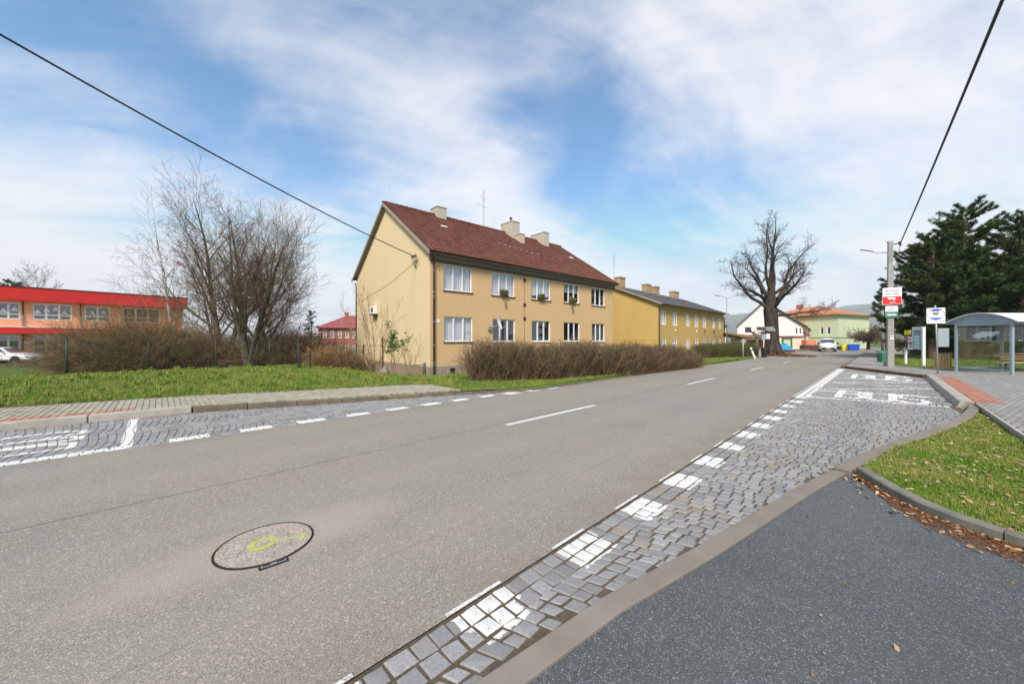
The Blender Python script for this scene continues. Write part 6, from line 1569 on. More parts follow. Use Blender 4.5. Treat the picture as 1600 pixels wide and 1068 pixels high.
for x in (-.03, SL+.03):
    mb = MB(); base = [(y, max(2.225, 2.225)) for y, z in A]
    V = [(x-.012, y, z-.02) for y, z in A]+[(x-.012, y, 2.222) for y, z in A]+[(x+.012, y, z-.02) for y, z in A]+[(x+.012, y, 2.222) for y, z in A]; n_ = len(A)
    Fs = []
    for k in range(n_-1): Fs += [(k, k+1, n_+k+1, n_+k), (2*n_+k, 3*n_+k, 3*n_+k+1, 2*n_+k+1), (n_+k, n_+k+1, 3*n_+k+1, 3*n_+k)]
    mb.add(V, Fs); mb.build('end_fascia', M['shelter'], t)
mb = MB(); V = []; n_ = len(A)
for x in (-.16, SL+.16):
    V += [(x, y, z) for y, z in A]+[(x, y, z+.03) for y, z in A]
Fs = []
for k in range(n_-1): Fs += [(k, k+1, 2*n_+k+1, 2*n_+k), (n_+k, 3*n_+k, 3*n_+k+1, n_+k+1), (k, n_+k, n_+k+1, k+1), (2*n_+k, 2*n_+k+1, 3*n_+k+1, 3*n_+k)]
Fs += [(0, 2*n_, 3*n_, n_), (n_-1, 2*n_-1, 4*n_-1, 3*n_-1)]
mb.add(V, Fs); mb.build('roof', M['shelter_roof'], t, smooth=False)
for x0_, x1_ in ((.06, 2.09), (2.21, SL-.06)):
    mb = MB(); mb.box(x0_, x1_, D-.006, D+.006, .22, 2.10); mb.build('glass_panel', M['glass_clear'], t)
    mb = MB(); mb.box(x0_, x1_, D-.02, D+.02, .17, .22); mb.build('bottom_rail', M['shelter'], t)
for x in (0, SL):
    mb = MB(); mb.box(x-.006, x+.006, .06, D-.06, .22, 2.10); mb.build('glass_panel', M['glass_clear'], t)
    mb = MB(); mb.box(x-.02, x+.02, .06, D-.06, .17, .22); mb.build('bottom_rail', M['shelter'], t)
for z in (.5, 1.1, 1.7): mb = MB(); mb.box(-.01, .08, .05, .10, z-.03, z+.03); mb.build('glass_clip', M['galv'], t)
mb = MB(); mb.box(2.9, 3.12, D-.011, D-.007, 1.42, 1.52); mb.build('sticker', M['white_paint'], t)
bt = thing('bench', 'slatted wooden bench inside the bus shelter', 'bench', (SX+1.35, SYb-.42, SZ))
M['bench_wood'] = mottled('bench_wood', (.62, .45, .23), (.52, .36, .17), 9, .5, 0, 30, .1, vary=.12)
for k in range(3): mb = MB(); mb.box(0, 2.4, -.20+k*.12, -.10+k*.12, .43, .465); mb.build('seat_slat', M['bench_wood'], bt, bevel=.006)
for k in range(3): mb = MB(); mb.box(.45, 2.4, .20, .23, .56+k*.12, .645+k*.12); mb.build('back_slat', M['bench_wood'], bt, bevel=.006)
for x in (.55, 2.2): 
    mb = MB(); mb.tube([(x, .12, 0), (x, .10, .42)], .03, 6); mb.tube([(x, -.2, .41), (x, .22, .41), (x, .245, .9)], .02, 5); mb.build('leg', M['dark_metal'], bt)

# ------------------------------------------------------------------ manhole
mx, my = -1.937, 2.845; mr = .325
t = thing('manhole_cover', 'round concrete-filled manhole cover with iron rim and yellow-green spray mark', 'manhole cover', (mx, my, 0))
def disc(r, z, n=64): return [(r*math.cos(2*math.pi*k/n), r*math.sin(2*math.pi*k/n), z) for k in range(n)]
def ringm(name, r0, r1, z0, z1, mat, parent, n=64):
    mb = MB(); V = disc(r0, z0, n)+disc(r0, z1, n)+disc(r1, z1, n)+disc(r1, z0, n); Fs = []
    for k in range(n):
        j = (k+1) % n
        for a in range(3): Fs.append((a*n+k, a*n+j, (a+1)*n+j, (a+1)*n+k))
    mb.add(V, Fs); return mb.build(name, mat, parent)
M['iron'] = mottled('cast_iron', (.060, .045, .036), (.035, .028, .024), 20, .7, .3, 60, .3)
def cover_mat():
    n = NT('manhole_concrete'); v = n.O()
    c = n.mix(n.ramp(n.noise(v, 8, 5, .65), .35, .65), (.44, .375, .325), (.34, .29, .25))
    vo = n.voro(v, 26, 'Distance', 'DISTANCE_TO_EDGE'); c = n.mix(n.ramp(vo, .09, .02, 0, .6), c, (.13, .11, .095))
    c = n.mix(n.ramp(n.noise(v, 90, 3, .6), .5, .7, 0, .5), c, (.30, .27, .24))
    # spray mark: ring and a short tick line
    x, y, z = n.sep(v); u = n.math('ADD', n.math('MULTIPLY', x, .94), n.math('MULTIPLY', y, .34)); w = n.math('SUBTRACT', n.math('MULTIPLY', y, .94), n.math('MULTIPLY', x, .34))
    wob = n.math('MULTIPLY', n.math('SUBTRACT', n.noise(v, 14, 4, .7), .5), .05)
    du = n.math('ADD', u, .02); dw = n.math('ADD', w, .0)
    rr_ = n.math('SQRT', n.math('ADD', n.math('MULTIPLY', du, du), n.math('MULTIPLY', dw, dw)))
    ring = n.math('ABSOLUTE', n.math('SUBTRACT', n.math('ADD', rr_, wob), .075))
    m1 = n.ramp(ring, .026, .012)
    tick = n.math('MULTIPLY', n.ramp(n.math('ABSOLUTE', n.math('ADD', n.math('SUBTRACT', w, .02), wob)), .018, .006), n.math('MULTIPLY', n.ramp(u, .07, .09), n.ramp(u, .285, .26)))
    tail = n.math('MULTIPLY', n.ramp(n.math('ABSOLUTE', n.math('SUBTRACT', n.math('ADD', u, wob), .25)), .028, .010), n.math('MULTIPLY', n.ramp(w, -.03, -.01), n.ramp(w, .075, .055)))
    mm = n.math('MAXIMUM', m1, n.math('MAXIMUM', n.math('MULTIPLY', tick, .8), tail))
    mm = n.math('MULTIPLY', mm, n.ramp(n.noise(v, 70, 3, .7), .40, .52))
    c = n.mix(mm, c, (.40, .50, .04))
    n.bump(n.math('ADD', n.math('MULTIPLY', vo, 1.5), n.noise(v, 60, 4, .7)), .8, .006)
    return n.out(c, .9, 0, .2)
mb = MB(); mb.add([(0, 0, .008)]+[(p[0], p[1], .005) for p in disc(mr-.009, 0)], [(0, 1+k, 1+(k+1) % 64) for k in range(64)]); mb.build('concrete_fill', cover_mat(), t)
ringm('rim', mr-.008, mr-.002, .001, .009, M['iron'], t); ringm('frame_ring', mr+.002, mr+.006, .001, .006, M['iron'], t)
mb = MB(); mb.add([(*p[:2], .0015) for p in disc(mr+.003, 0)], [tuple(range(64))]); mb.build('seat_gap', M['black'], t)
ah = math.atan2(2.585-my, -1.705-mx); hz2 = ah+math.pi/2
mb = MB(); c_ = Vector((math.cos(ah)*(mr+.015), math.sin(ah)*(mr+.015), 0))
mb.rbox(c_+Vector((0, 0, .002)), (.165, .062, .004), hz2); hg = mb.build('hinge_box', M['galv'], t)
mb = MB(); d1 = Vector((math.cos(ah), math.sin(ah), 0)); d2 = Vector((-d1.y, d1.x, 0))
mb.rbox(c_+d1*.034+Vector((0, 0, .004)), (.175, .010, .012), hz2)
for s_ in (-1, 1): mb.rbox(c_+d2*.083*s_+Vector((0, 0, .004)), (.010, .068, .012), hz2)
mb.build('hinge_frame', M['iron'], hg)
mb = MB()
for s_ in (-.04, .045): mb.rbox(c_+d2*s_+d1*-.006+Vector((0, 0, .006)), (.045, .022, .006), hz2)
mb.build('hinge_lug', M['black'], hg)

# ------------------------------------------------------------------ fences on the left
M['mesh_wire'] = plain('green_mesh_wire', (.05, .085, .06), .6)
posts = [(AX(-120, 15.5), 15.5), (AX(104, 15.6), 15.6), (AX(232, 19.6), 19.6), (AX(337, 20.3), 20.3), (AX(421, 20.3), 20.3), (AX(466, 19.6), 19.6)]
t = thing('mesh_fence', 'dark green wire mesh fence on slim posts along the lawn', 'fence', (posts[1][0], posts[1][1], 0)); ox_, oy_ = posts[1]
for i, (x, y) in enumerate(posts):
    g = terrain_h(x, y); mb = MB(); mb.tube([(x-ox_, y-oy_, g-.2), (x-ox_, y-oy_, 1.72)], .032 if i == 1 else .028, 8); p_ = mb.build('post', M['green_metal'], t, smooth=True)
    mb = MB(); mb.tube([(x-ox_, y-oy_, 1.715), (x-ox_, y-oy_, 1.75)], .036, 8); mb.build('post_cap', M['black'], p_)
def wire_panel(a, b, z0, z1, st, parent, mat, r=.0016, o=(0, 0)):
    L = math.dist(a, b); n = int(L/st); A, B = [], []
    for k in range(n+1): x = a[0]+(b[0]-a[0])*k/n-o[0]; y = a[1]+(b[1]-a[1])*k/n-o[1]; A.append((x, y, z0)); B.append((x, y, z1))
    m = int((z1-z0)/(st*1.0))
    for k in range(m+1): z = z0+(z1-z0)*k/m; A.append((a[0]-o[0], a[1]-o[1], z)); B.append((b[0]-o[0], b[1]-o[1], z))
    r_ = np.full(len(A), r); return tag(segmesh('wire_mesh', A, B, r_, r_, M[mat], parent, 3), kind='stuff')
for a, b in zip(posts, posts[1:]): wire_panel(a, b, .06, 1.62, .075, t, 'mesh_wire', .0019, (ox_, oy_))
gp0, gp1 = (AX(468, 18.9), 18.9), (AX(484.5, 18.7), 18.7)
t = thing('iron_gate', 'narrow black iron gate between the green fence and the rusty fence', 'gate', (gp0[0], gp0[1], 0)); 
def gl(p): return (p[0]-gp0[0], p[1]-gp0[1])
for p_ in (gp0, gp1): x, y = gl(p_); mb = MB(); mb.box(x-.035, x+.035, y-.035, y+.035, -.4, 1.05); mb.build('post', M['dark_metal'], t)
mb = MB(); x, y = gl(gp1)
for z in (.82, .1): mb.tube([(.04, 0, z), (x-.04, y, z)], .015, 5)
mb.build('gate_frame', M['dark_metal'], t)
for k in range(1, 4): f_ = k/4; mb = MB(); mb.tube([(x*f_, y*f_, .1), (x*f_, y*f_, .82)], .010, 5); mb.build('bar', M['dark_metal'], t)
rp = [(503, 18.5, 1.02), (513, 18.4, .95), (522, 18.3, .92), (532, 18.3, .92), (543, 18.2, 1.08), (568, 17.9, 1.38), (598, 17.6, 1.75)]
t = thing('rusty_fence', 'rusty low fence of thin iron posts and wire beside the gable', 'fence', (AX(503, 18.5), 18.5, 0)); o_ = (AX(503, 18.5), 18.5); pp = []
for px, Y, zt_ in rp:
    x, y = AX(px, Y), Y; pp.append((x, y, zt_)); g = terrain_h(x, y); mb = MB(); r_ = .03 if px > 540 else .018; mb.box(x-o_[0]-r_, x-o_[0]+r_, y-o_[1]-r_, y-o_[1]+r_, g-.1, zt_); mb.build('post', M['rusty'], t)
for a, b in zip(pp, pp[1:]):
    zt_ = min(a[2], b[2])-.04; mb = MB(); mb.tube([(a[0]-o_[0], a[1]-o_[1], zt_), (b[0]-o_[0], b[1]-o_[1], zt_)], .010, 4); mb.build('rail', M['rusty'], t)
    wire_panel(a[:2], b[:2], -.35, zt_, .09, t, 'rusty', .0016, o_)
# low green fence in front of the plinth
gpx, gpy = AX(664, 16.3), 16.3; gg = terrain_h(gpx, gpy)
t = thing('low_fence', 'low wire fence with stout green post before the corner of the yellow house', 'fence', (gpx, gpy, gg))
mb = MB(); mb.tube([(0, 0, -.2), (0, 0, ZH(566.5, gpy)-gg)], .04, 8); mb.build('post', M['green_metal'], t, smooth=True)
mb = MB(); mb.tube([(-.09, .05, -.2), (-.09, .05, ZH(568, gpy)-gg)], .02, 6); mb.build('post', M['green_metal'], t, smooth=True)
xl, xr_ = AX(641, 16.9)-gpx, AX(720, 16.6)-gpx; zt_ = ZH(570, gpy)-gg
mb = MB(); mb.tube([(xl, .6, zt_-.05), (-.09, .05, zt_)], .015, 5); mb.build('rail', M['green_metal'], t)
mb = MB(); mb.tube([(0, 0, zt_+.02), (xr_, .3, zt_-.02)], .008, 4); mb.build('rail', M['galv'], t)
for f_ in (.42, .62): mb = MB(); mb.tube([(xr_*f_, .3*f_, -.2), (xr_*f_, .3*f_, zt_)], .012, 5); mb.build('post', M['galv'], t)
wire_panel((0, 0), (xr_, .3), .0, zt_-.02, .06, t, 'galv', .0011); wire_panel((xl, .6), (-.09, .05), .0, zt_-.05, .06, t, 'mesh_wire', .0013)
# stone at the end of the lawn
x, y = AX(601, 15.8), 15.8
mb = MB(); bm = bmesh.new(); bmesh.ops.create_icosphere(bm, subdivisions=3, radius=1)
for v in bm.verts: f_ = 1+.16*math.sin(v.co.x*4+1)*math.cos(v.co.y*3)+.08*math.sin(v.co.z*7); v.co = Vector((v.co.x*.21*f_, v.co.y*.20*f_, v.co.z*.27*f_))
me = bpy.data.meshes.new('boundary_stone'); bm.to_mesh(me); bm.free(); me.materials.append(M['kerb_band']); st = link('boundary_stone', me, None, (x, y, terrain_h(x, y)+.10)); tag(st, 'rough grey boundary stone at the end of the left lawn', 'stone')

# ------------------------------------------------------------------ small things by the chestnut
x, y = G(1161, 563, 0); t = thing('sign_post', 'bare slim grey post at the road edge by the green hedge', 'post', (x, y, 0))
mb = MB(); mb.tube([(0, 0, -.2), (0, 0, 1.62)], .035, 8); mb.build('post', M['galv'], t, smooth=True)
mb = MB(); mb.box(-.16, .16, -.01, .01, 1.42, 1.60); mb.build('plate_back', M['galv'], t)
x, y = G(1179.5, 559.5, 0); t = thing('marker_post', 'leaning white roadside marker post next to the hedge end', 'post', (x, y, 0), 0); t.rotation_euler = (0, R(-22), 0)
mb = MB(); mb.prism(rrect(.16, .10, .03, 2), -.1, 1.0); mb.build('body', M['white_paint'], t)
mb = MB(); mb.prism(rrect(.165, .105, .03, 2), .70, .86); mb.build('reflector_band', M['galv'], t)
x, y = AX(1195.5, 34.5), 34.5; t = thing('info_case', 'small roofed grey information case on a post in front of the big tree trunk', 'notice board', (x, y, 0))
mb = MB(); mb.tube([(0, 0, -.1), (0, 0, 2.5)], .05, 6); mb.build('post', M['dark_metal'], t)
mb = MB(); mb.box(-.42, .40, -.12, .0, ZH(530, y), ZH(519.5, y)); mb.build('case', M['print_grey'], t); 
mb = MB(); mb.box(.05, .34, -.135, -.121, ZH(529, y), ZH(521, y)); mb.build('notice', M['sign_white'], t)
mb = MB(); mb.box(-.50, .44, -.25, .25, ZH(519.5, y), ZH(518.3, y)); mb.build('roof_board', M['dark_metal'], t)
x, y = AX(1201, 35.2), 35.2; t = thing('mailbox', 'grey slanting-topped metal box fixed above the case by the trunk', 'box', (x, y, 0)); mb = MB(); z0, z1 = ZH(517, y), ZH(510, y); mb.add([(-.55, -.2, z1-.05), (.30, -.2, z1), (.58, -.2, z0), (-.25, -.2, z0), (-.55, .1, z1-.05), (.30, .1, z1), (.58, .1, z0), (-.25, .1, z0)], [(0,1,2,3),(7,6,5,4),(0,4,5,1),(1,5,6,2),(2,6,7,3),(3,7,4,0)]); mb.build('body', M['galv'], t)
x, y = AX(1194.5, 33.8), 33.8; t = thing('dustbin', 'dark round bin at the foot of the big tree', 'bin', (x, y, 0)); mb = MB(); mb.tube([(0, 0, 0), (0, 0, .15), (0, 0, .82)], [.19, .22, .26], 14); mb.build('body', M['black'], t, smooth=False); mb = MB(); mb.tube([(0, 0, .82), (0, 0, .88)], [.28, .27], 14); mb.build('rim', M['dark_metal'], t)
x, y = AX(1186.5, 34.0), 34.0; t = thing('concrete_block', 'small rough concrete post between hedge end and the dark bin', 'post', (x, y, 0)); mb = MB(); taper_prism(mb, .22, .22, .19, .19, -.1, .8, .03); mb.build('body', M['concrete'], t)
# timber phone-box-like kiosk with red panels
x, y = AX(1183, 41), 41.0; t = thing('kiosk', 'tiny cream and dark red kiosk left of the big tree', 'kiosk', (x, y, -.05)); M['maroon'] = plain('maroon_paint', (.17, .03, .03), .6)
mb = MB(); mb.box(-1.2, -.2, 0, .1, 0, 1.7); mb.box(.15, .7, 0, .1, 0, 1.7); mb.build('panel', M['maroon'], t); mb = MB(); mb.box(-.2, .12, -.05, .15, 0, 2.0); mb.build('post', M['wall_cream'], t); mb = MB(); mb.box(-.6, 1.0, -.3, .6, 2.0, 2.25); mb.build('roof', M['wall_cream'], t)
# parasol, folded, by the carport
x, y = AX(1180, 47), 47.0; t = thing('folded_parasol', 'rolled cream parasol leaning beside the carport', 'parasol', (x, y, 0)); mb = MB(); mb.tube([(-.9, 0, 3.1), (-.1, 0, 2.3), (.5, 0, 1.6)], [.06, .12, .05], 6); mb.build('pole', M['dark_wood'], t); mb = MB(); mb.tube([(-.1, 0, 2.65), (.4, 0, 2.5), (.7, 0, 1.7)], [.25, .55, .3], 8); mb.build('canopy', M['wall_cream'], t, smooth=True)
# twin-headed street lamp
x, y = AX(1135.5, 48), 48.0; t = thing('street_lamp', 'slim double-armed street lamp behind the ochre house', 'street lamp', (x, y, 0)); zt_ = ZH(465, y)
mb = MB(); mb.tube([(0, 0, 0), (0, 0, zt_)], [.10, .05], 8); mb.build('post', M['galv'], t, smooth=True)
for sx in (-1, 1):
    mb = MB(); mb.tube([(0, 0, zt_-.05), (sx*.7, 0, zt_+.22), (sx*1.0, 0, zt_+.28)], .03, 5); arm = mb.build('lamp_arm', M['galv'], t)
    mb = MB(); mb.rbox((sx*1.28, 0, zt_+.30), (.6, .22, .12), 0, 0, -sx*R(8)); mb.build('lamp_head', M['galv'], arm, bevel=.03)
# things in front of the buildings at the junction
for i, (px, Y, w, h, m, lab) in enumerate(((1320.5, 58, .55, .95, 'sign_yellow', 'yellow recycling container in front of the green building'), (1333.5, 57, .85, .95, 'sign_blue', 'blue recycling container right of the yellow one'))):
    x = AX(px, Y); t = thing('recycling_bin', lab, 'recycling bin', (x, Y, -.15), R(-30), None)
    mb = MB(); a = rrect(w*1.3, .8, .08, 2); b = rrect(w*1.6, 1.0, .08, 2); n_ = len(a); mb.add([(*p, .1) for p in a]+[(*p, h) for p in b], [(k, (k+1) % n_, n_+(k+1) % n_, n_+k) for k in range(n_)]+[tuple(range(n_-1, -1, -1)), tuple(range(n_, 2*n_))]); mb.build('body', M[m], t)
    mb = MB(); mb.prism(rrect(w*1.68, 1.06, .08, 2), h+.01, h+.14); mb.build('lid', M[m], t)
    for sx in (-.4, .4): mb = MB(); mb.tube([(sx*w, -.35, 0), (sx*w, -.25, 0)], .1, 8); mb.build('wheel', M['black'], t)
x, y = AX(1267, 56), 56.0; t = thing('market_stall', 'low orange and brown kiosk stall left of the van', 'stall', (x, y, -.1)); mb = MB(); mb.box(-1.0, 1.2, 0, 1.2, 0, .9); mb.build('counter', M['dark_wood'], t); mb = MB(); mb.box(-.7, .8, -.02, 1.0, .92, 1.75); mb.build('awning', plain('salmon_canvas', (.62, .22, .14), .8), t)
t = thing('picket_fence', 'low brown slatted fence between the stall and the van', 'fence', (AX(1272, 55), 55, -.1)); 
for k in range(8): mb = MB(); mb.box(k*.24, k*.24+.14, 0, .03, 0, 1.0); mb.build('picket', M['dark_wood'], t)
mb = MB(); mb.box(-.05, 1.9, .031, .07, .3, .38); mb.build('rail', M['dark_wood'], t)
x, y = AX(1226, 50), 50.0; t = thing('covered_trailer', 'small bright blue tarpaulin heap behind the big tree, right', 'tarpaulin', (x, y, -.1)); mb = MB(); mb.add([(-1.0, -.3, .35), (1.1, -.3, .3), (1.1, .6, .3), (-1.0, .6, .35), (-.5, 0, 1.15), (.2, .1, 1.3), (.7, .2, .95)], [(0, 1, 6, 5, 4), (1, 2, 6), (2, 3, 4, 5, 6), (3, 0, 4), (0, 3, 2, 1)]); mb.build('cover', plain('blue_tarp', (.02, .28, .50), .5), t); mb = MB(); mb.box(-1.1, 1.3, -.2, .5, 0, .34); mb.build('base', M['maroon'], t)
t = thing('low_wall', 'low rough wall along the far pavement in front of the white building', 'wall', (AX(1238, 54), 54, -.2)); mb = MB(); mb.box(-4, 2.6, 0, .3, 0, .42); mb.build('body', M['kerb_grass'], t)
twigs_mass('hedge', 'low dark clipped hedge at the foot of the green building', [(AX(1306, 62), 62), (AX(1322, 61), 61)], .8, .75, 500, 90, ['twig_green'], 'hedge', leafn=1, leafmat='leaf_green', tw=.02, base_h=-.2)

# ------------------------------------------------------------------ overhead cables
def cable(name, label, a, b, sag, r, mat, n=40):
    t_ = thing(name, label, 'cable', a); mb = MB(); a_, b_ = Vector(a), Vector(b); P = []
    for k in range(n+1): u = k/n; q = a_.lerp(b_, u); q.z -= sag*4*u*(1-u); P.append(q-a_)
    mb.tube(P, r, 6); mb.build('wire', M[mat], t_, smooth=True); return t_
M['cable_black'] = plain('cable_black', (.035, .037, .04), .6)
wx_, wy_ = house_world(-.22, 1.66)
za = ZH(10, 7.6); xa = AX(0, 7.6); e = Vector((xa, 7.6, za)); s_ = Vector((wx_, wy_, 6.6)); ex = s_+(e-s_)*1.9
cable('service_cable', 'thick black overhead cable crossing the sky down to the yellow gable', tuple(s_), tuple(ex+Vector((0, 0, .3))), .75, .024, 'cable_black')
s_ = Vector((*on_pole(.37, -.05), 6.88)); e = Vector((AX(1562, 6.0), 6.0, ZH(0, 6.0))); ex = s_+(e-s_)*1.6
cable('service_cable', 'twisted black overhead cable rising to the top right corner from the concrete pole', tuple(s_), tuple(ex), .12, .026, 'cable_black')
s2_ = Vector((*on_pole(.37, -.05), 6.80)); cable('drop_wire', 'short thin wire hanging from the pole bracket towards the pines', tuple(s2_), (AX(1396, 30), 30, ZH(425, 30)), .1, .012, 'cable_black', 10)
s3_ = Vector((AX(1379, 44), 44, 5.9)); cable('thin_wire', 'faint wires leaving the distant pole to the left', tuple(s3_), (AX(1240, 75), 75, 7.6), .8, .015, 'cable_black', 12)

# ------------------------------------------------------------------ vehicles
M['car_white'] = plain('car_paint_white', (.78, .80, .82), .2, 0, .6); M['car_glass'] = plain('car_glass', (.05, .065, .075), .05, 0, .9); M['tyre'] = plain('tyre', (.02, .02, .02), .8); M['rim'] = plain('wheel_rim', (.55, .56, .58), .3, .6)
M['headlamp'] = plain('headlamp_glass', (.45, .48, .5), .08, .2, .8); M['tail_red'] = plain('tail_lamp', (.35, .01, .01), .2)
def wheel(parent, x, y, r, w, side):
    mb = MB(); mb.tube([(x, y-w/2, r), (x, y+w/2, r)], r, 24); wh = mb.build('wheel', M['tyre'], parent, smooth=False, bevel=.02)
    yy = y-side*(w/2+.006); V = [(x, yy-side*.004, r)]; n = 10; mb = MB(); mb.tube([(x, yy, r), (x, yy+side*.02, r)], r*.66, 20); mb.build('rim', M['rim'], wh)
    mb = MB()
    for k in range(5): a = 2*math.pi*k/5; c, s_ = math.cos(a), math.sin(a); mb.add([(x+c*r*.2-s_*.05, yy-side*.004, r+s_*r*.2+c*.05), (x+c*r*.58-s_*.07, yy-side*.004, r+s_*r*.58+c*.07), (x+c*r*.58+s_*.03, yy-side*.004, r+s_*r*.58-c*.03), (x+c*r*.2+s_*.02, yy-side*.004, r+s_*r*.2-c*.02)], [(0, 1, 2, 3)])
    mb.build('spoke_gap', M['tyre'], wh)
def car_body(t, sections, arches, mat):
    """lofted body: sections = (x, [(y, z)...] half profile from sill to roof centre)"""
    n = len(sections[0][1]); V = []; Fs = []
    for x, prof in sections:
        V += [(x, -y, z) for y, z in prof]+[(x, y, z) for y, z in prof[::-1]]
    m = 2*n
    for i in range(len(sections)-1):
        for k in range(m-1): Fs.append((i*m+k, (i+1)*m+k, (i+1)*m+k+1, i*m+k+1))
        Fs.append((i*m+m-1, (i+1)*m+m-1, (i+1)*m, i*m))
    Fs += [tuple(range(m)), tuple(range((len(sections))*m-1, (len(sections)-1)*m-1, -1))]
    mb = MB(); mb.add(V, Fs); o = mb.build('body', mat, t, smooth=True)
    sm = o.modifiers.new('sub', 'SUBSURF'); sm.levels = 2; sm.render_levels = 2
    dg = bpy.context.evaluated_depsgraph_get(); me = bpy.data.meshes.new_from_object(o.evaluated_get(dg)); o.modifiers.clear(); o.data = me
    return o
# white sedan by the school, nose to the right
cxp, cyp = AX(42, 33.2), 33.2; gc = terrain_h(cxp, cyp)
t = thing('parked_car', 'white sedan parked before the school, cut by the left edge', 'car', (cxp, cyp, gc), R(8))
H0 = [(-.0, 0)]
def prof(hw, zs, zb, zr, rw): return [(hw*.92, zs), (hw, zs+.18), (hw, zb-.12), (hw*.96, zb), (rw, zr-.06), (rw*.7, zr), (0.01, zr+.015)]
secs = [(.86, prof(.55, .32, .58, .60, .45)), (.80, prof(.74, .22, .66, .70, .60)), (.45, prof(.86, .20, .76, .80, .70)), (.0, prof(.89, .20, .84, .88, .74)), (-.55, prof(.90, .20, .93, .97, .78)), (-.75, prof(.90, .20, .94, 1.02, .74)), (-1.35, prof(.90, .20, .96, 1.40, .60)), (-1.9, prof(.90, .20, .96, 1.47, .60)), (-2.6, prof(.90, .20, .97, 1.42, .60)), (-3.2, prof(.89, .20, .98, 1.12, .66)), (-3.5, prof(.86, .22, .97, 1.05, .68)), (-3.68, prof(.76, .34, .90, .95, .6))]
car_body(t, secs, [], M['car_white'])
for x in (0, -2.68):
    for sd_ in (1, -1): wheel(t, x, -sd_*.80, .315, .21, sd_)
    mb = MB(); V = [(x+.39*math.cos(a), -.915, .33+.37*math.sin(a)) for a in [math.pi*k/14 for k in range(15)]]+[(x-.39, -.915, .2), (x+.39, -.915, .2)]; mb.add(V, [tuple(range(17))]); mb.build('wheel_arch', M['black'], t)
mb = MB(); mb.add([(-.80, -.80, .985), (-1.42, -.655, 1.36), (-2.0, -.65, 1.40), (-2.0, -.86, .985)], [(0, 1, 2, 3)]); mb.add([(-2.07, -.86, .985), (-2.07, -.65, 1.40), (-2.62, -.66, 1.345), (-3.05, -.80, .985)], [(0, 1, 2, 3)]); mb.build('side_window', M['car_glass'], t)
mb = MB(); mb.add([(-.62, -.66, 1.005), (-.62, .66, 1.005), (-1.28, .56, 1.385), (-1.28, -.56, 1.385)], [(0, 1, 2, 3)]); mb.build('windscreen', M['car_glass'], t)
mb = MB(); mb.rbox((.62, -.70, .62), (.30, .14, .12), R(-28)); mb.build('headlight', M['headlamp'], t, bevel=.03)
mb = MB(); mb.rbox((.80, 0, .40), (.10, .9, .14)); mb.build('grille', M['black'], t)
mb = MB(); mb.rbox((-.85, -.98, .99), (.16, .16, .10)); mb.build('mirror', M['car_white'], t, bevel=.03)
mb = MB()
for x in (-1.02, -2.04, -2.95): mb.box(x-.004, x+.004, -.912, -.902, .30, .93)
mb.build('door_seam', M['black'], t)
for x in (-1.85, -2.8): mb = MB(); mb.box(x, x+.16, -.925, -.90, .80, .83); mb.build('door_handle', M['car_white'], t)
# van on the road, seen from the front
vx, vy = AX(1293.5, 50), 50.0
t = thing('van', 'white van driving towards the camera on the road by the green building', 'van', (vx, vy, 0), R(180+90-38))
def vprof(hw, zs, zb, zr, rw): return [(hw*.94, zs), (hw, zs+.15), (hw, zb-.1), (hw*.98, zb), (rw, zr-.08), (rw*.8, zr), (.01, zr+.02)]
secs = [(1.0, vprof(.70, .35, .75, .80, .6)), (.93, vprof(.82, .25, .85, .92, .72)), (.45, vprof(.87, .22, 1.0, 1.08, .76)), (.25, vprof(.88, .22, 1.02, 1.16, .76)), (-.35, vprof(.88, .22, 1.05, 1.72, .70)), (-.8, vprof(.88, .22, 1.08, 1.84, .72)), (-3.0, vprof(.88, .25, 1.1, 1.84, .74)), (-3.25, vprof(.84, .3, 1.1, 1.78, .72))]
car_body(t, secs, [], M['car_white'])
for x in (0, -2.7):
    for sd_ in (1, -1): wheel(t, x, -sd_*.78, .31, .2, sd_)
mb = MB(); mb.add([(.22, -.70, 1.14), (.22, .70, 1.14), (-.33, .64, 1.66), (-.33, -.64, 1.66)], [(0, 1, 2, 3)]); 
for v in range(len(mb.v)): mb.v[v] = (mb.v[v][0]+.06, mb.v[v][1], mb.v[v][2]+.03)
mb.build('windscreen', M['car_glass'], t)
for sd_ in (-1, 1):
    mb = MB(); mb.rbox((.90, sd_*.64, .78), (.16, .30, .18)); mb.build('headlight', M['headlamp'], t, bevel=.04)
    mb = MB(); mb.rbox((.12, sd_*1.02, 1.15), (.12, .20, .26)); mb.build('mirror', M['black'], t, bevel=.03)
    mb = MB(); mb.add([(.05, sd_*.885, 1.1), (-.30, sd_*.78, 1.6), (-.95, sd_*.80, 1.6), (-.95, sd_*.892, 1.1)], [(0, 1, 2, 3)]); mb.build('side_window', M['car_glass'], t)
mb = MB(); mb.rbox((.99, 0, .46), (.10, 1.4, .26)); mb.build('bumper_grille', M['black'], t, bevel=.02)
mb = MB(); mb.rbox((1.05, 0, .50), (.02, .5, .11)); mb.build('number_plate', M['white_paint'], t)

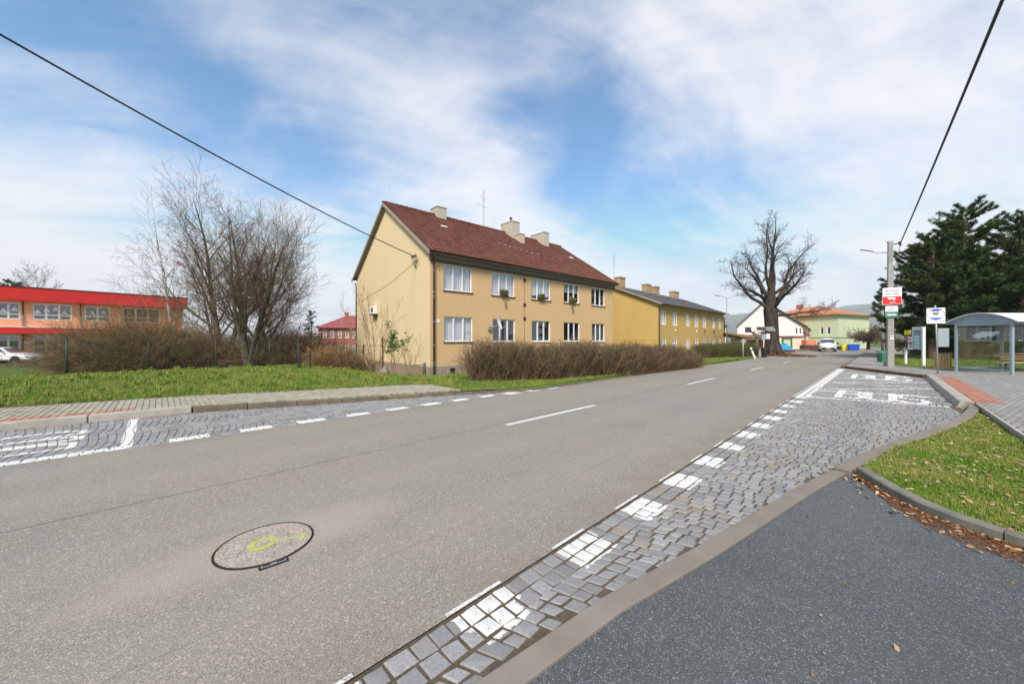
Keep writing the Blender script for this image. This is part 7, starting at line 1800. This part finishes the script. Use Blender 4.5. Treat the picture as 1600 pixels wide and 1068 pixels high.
# parking lot by the school
pk = sheet('parking_lot', [ST(-80, 27.2), ST(-31, 29.0), ST(-31.5, 33), ST(-80, 31)], 0, M['dirt']); 
bm = bmesh.new(); bm.from_mesh(pk.data); bmesh.ops.subdivide_edges(bm, edges=bm.edges, cuts=12, use_grid_fill=True)
for v in bm.verts: v.co.z = terrain_h(v.co.x, v.co.y)+.03
bm.to_mesh(pk.data); bm.free(); tag(pk, kind='structure')

# ------------------------------------------------------------------ far hills and tree belts
M['hill'] = soil('wooded_hill', (.05, .075, .05), (.075, .09, .06), (.10, .11, .08), .004)
def ridge(name, prof_px, Y, depth, seed):
    rs = random.Random(seed); xs_ = np.arange(prof_px[0][0], prof_px[-1][0]+1, 6); V = []; rows = 7
    for j in range(rows):
        f_ = j/(rows-1)
        for px in xs_:
            py = pl(prof_px, px); top = max(0, ZH(py, Y)); k = math.sin(f_*math.pi/2)
            V.append((AX(px, Y), Y-depth*(1-f_), top*k-6*(1-f_)+(rs.uniform(-1, 1)*top*.018 if 0 < j else 0)))
    nx_ = len(xs_); Q = [(j*nx_+i, j*nx_+i+1, (j+1)*nx_+i+1, (j+1)*nx_+i) for j in range(rows-1) for i in range(nx_-1)]
    return tag(npmesh(name, V, Q, M['hill'], smooth=True), kind='structure')
ridge('hills', [(900, 524), (1060, 505), (1110, 498), (1140, 492), (1158, 490), (1190, 497), (1230, 500), (1270, 488), (1320, 478), (1345, 475), (1380, 481), (1430, 492), (1520, 486), (1700, 500), (1900, 515)], 3200, 1500, 1)
ridge('hills', [(-500, 524), (-100, 522), (200, 521), (420, 523), (560, 524), (700, 522), (900, 526)], 2600, 900, 2)

# ------------------------------------------------------------------ air
hm = bpy.data.materials.new('haze'); hm.use_nodes = True; ht = hm.node_tree
for n_ in list(ht.nodes): ht.nodes.remove(n_)
ho = ht.nodes.new('ShaderNodeOutputMaterial'); hv = ht.nodes.new('ShaderNodeVolumePrincipled')
hv.inputs['Color'].default_value = (.84, .92, 1.0, 1); hv.inputs['Density'].default_value = .00019; hv.inputs['Anisotropy'].default_value = -.25
ht.links.new(hv.outputs[0], ho.inputs['Volume'])
mb = MB(); mb.box(-4100, 4100, -700, 5100, -14, 330); hz_o = mb.build('haze', hm); tag(hz_o, kind='stuff')
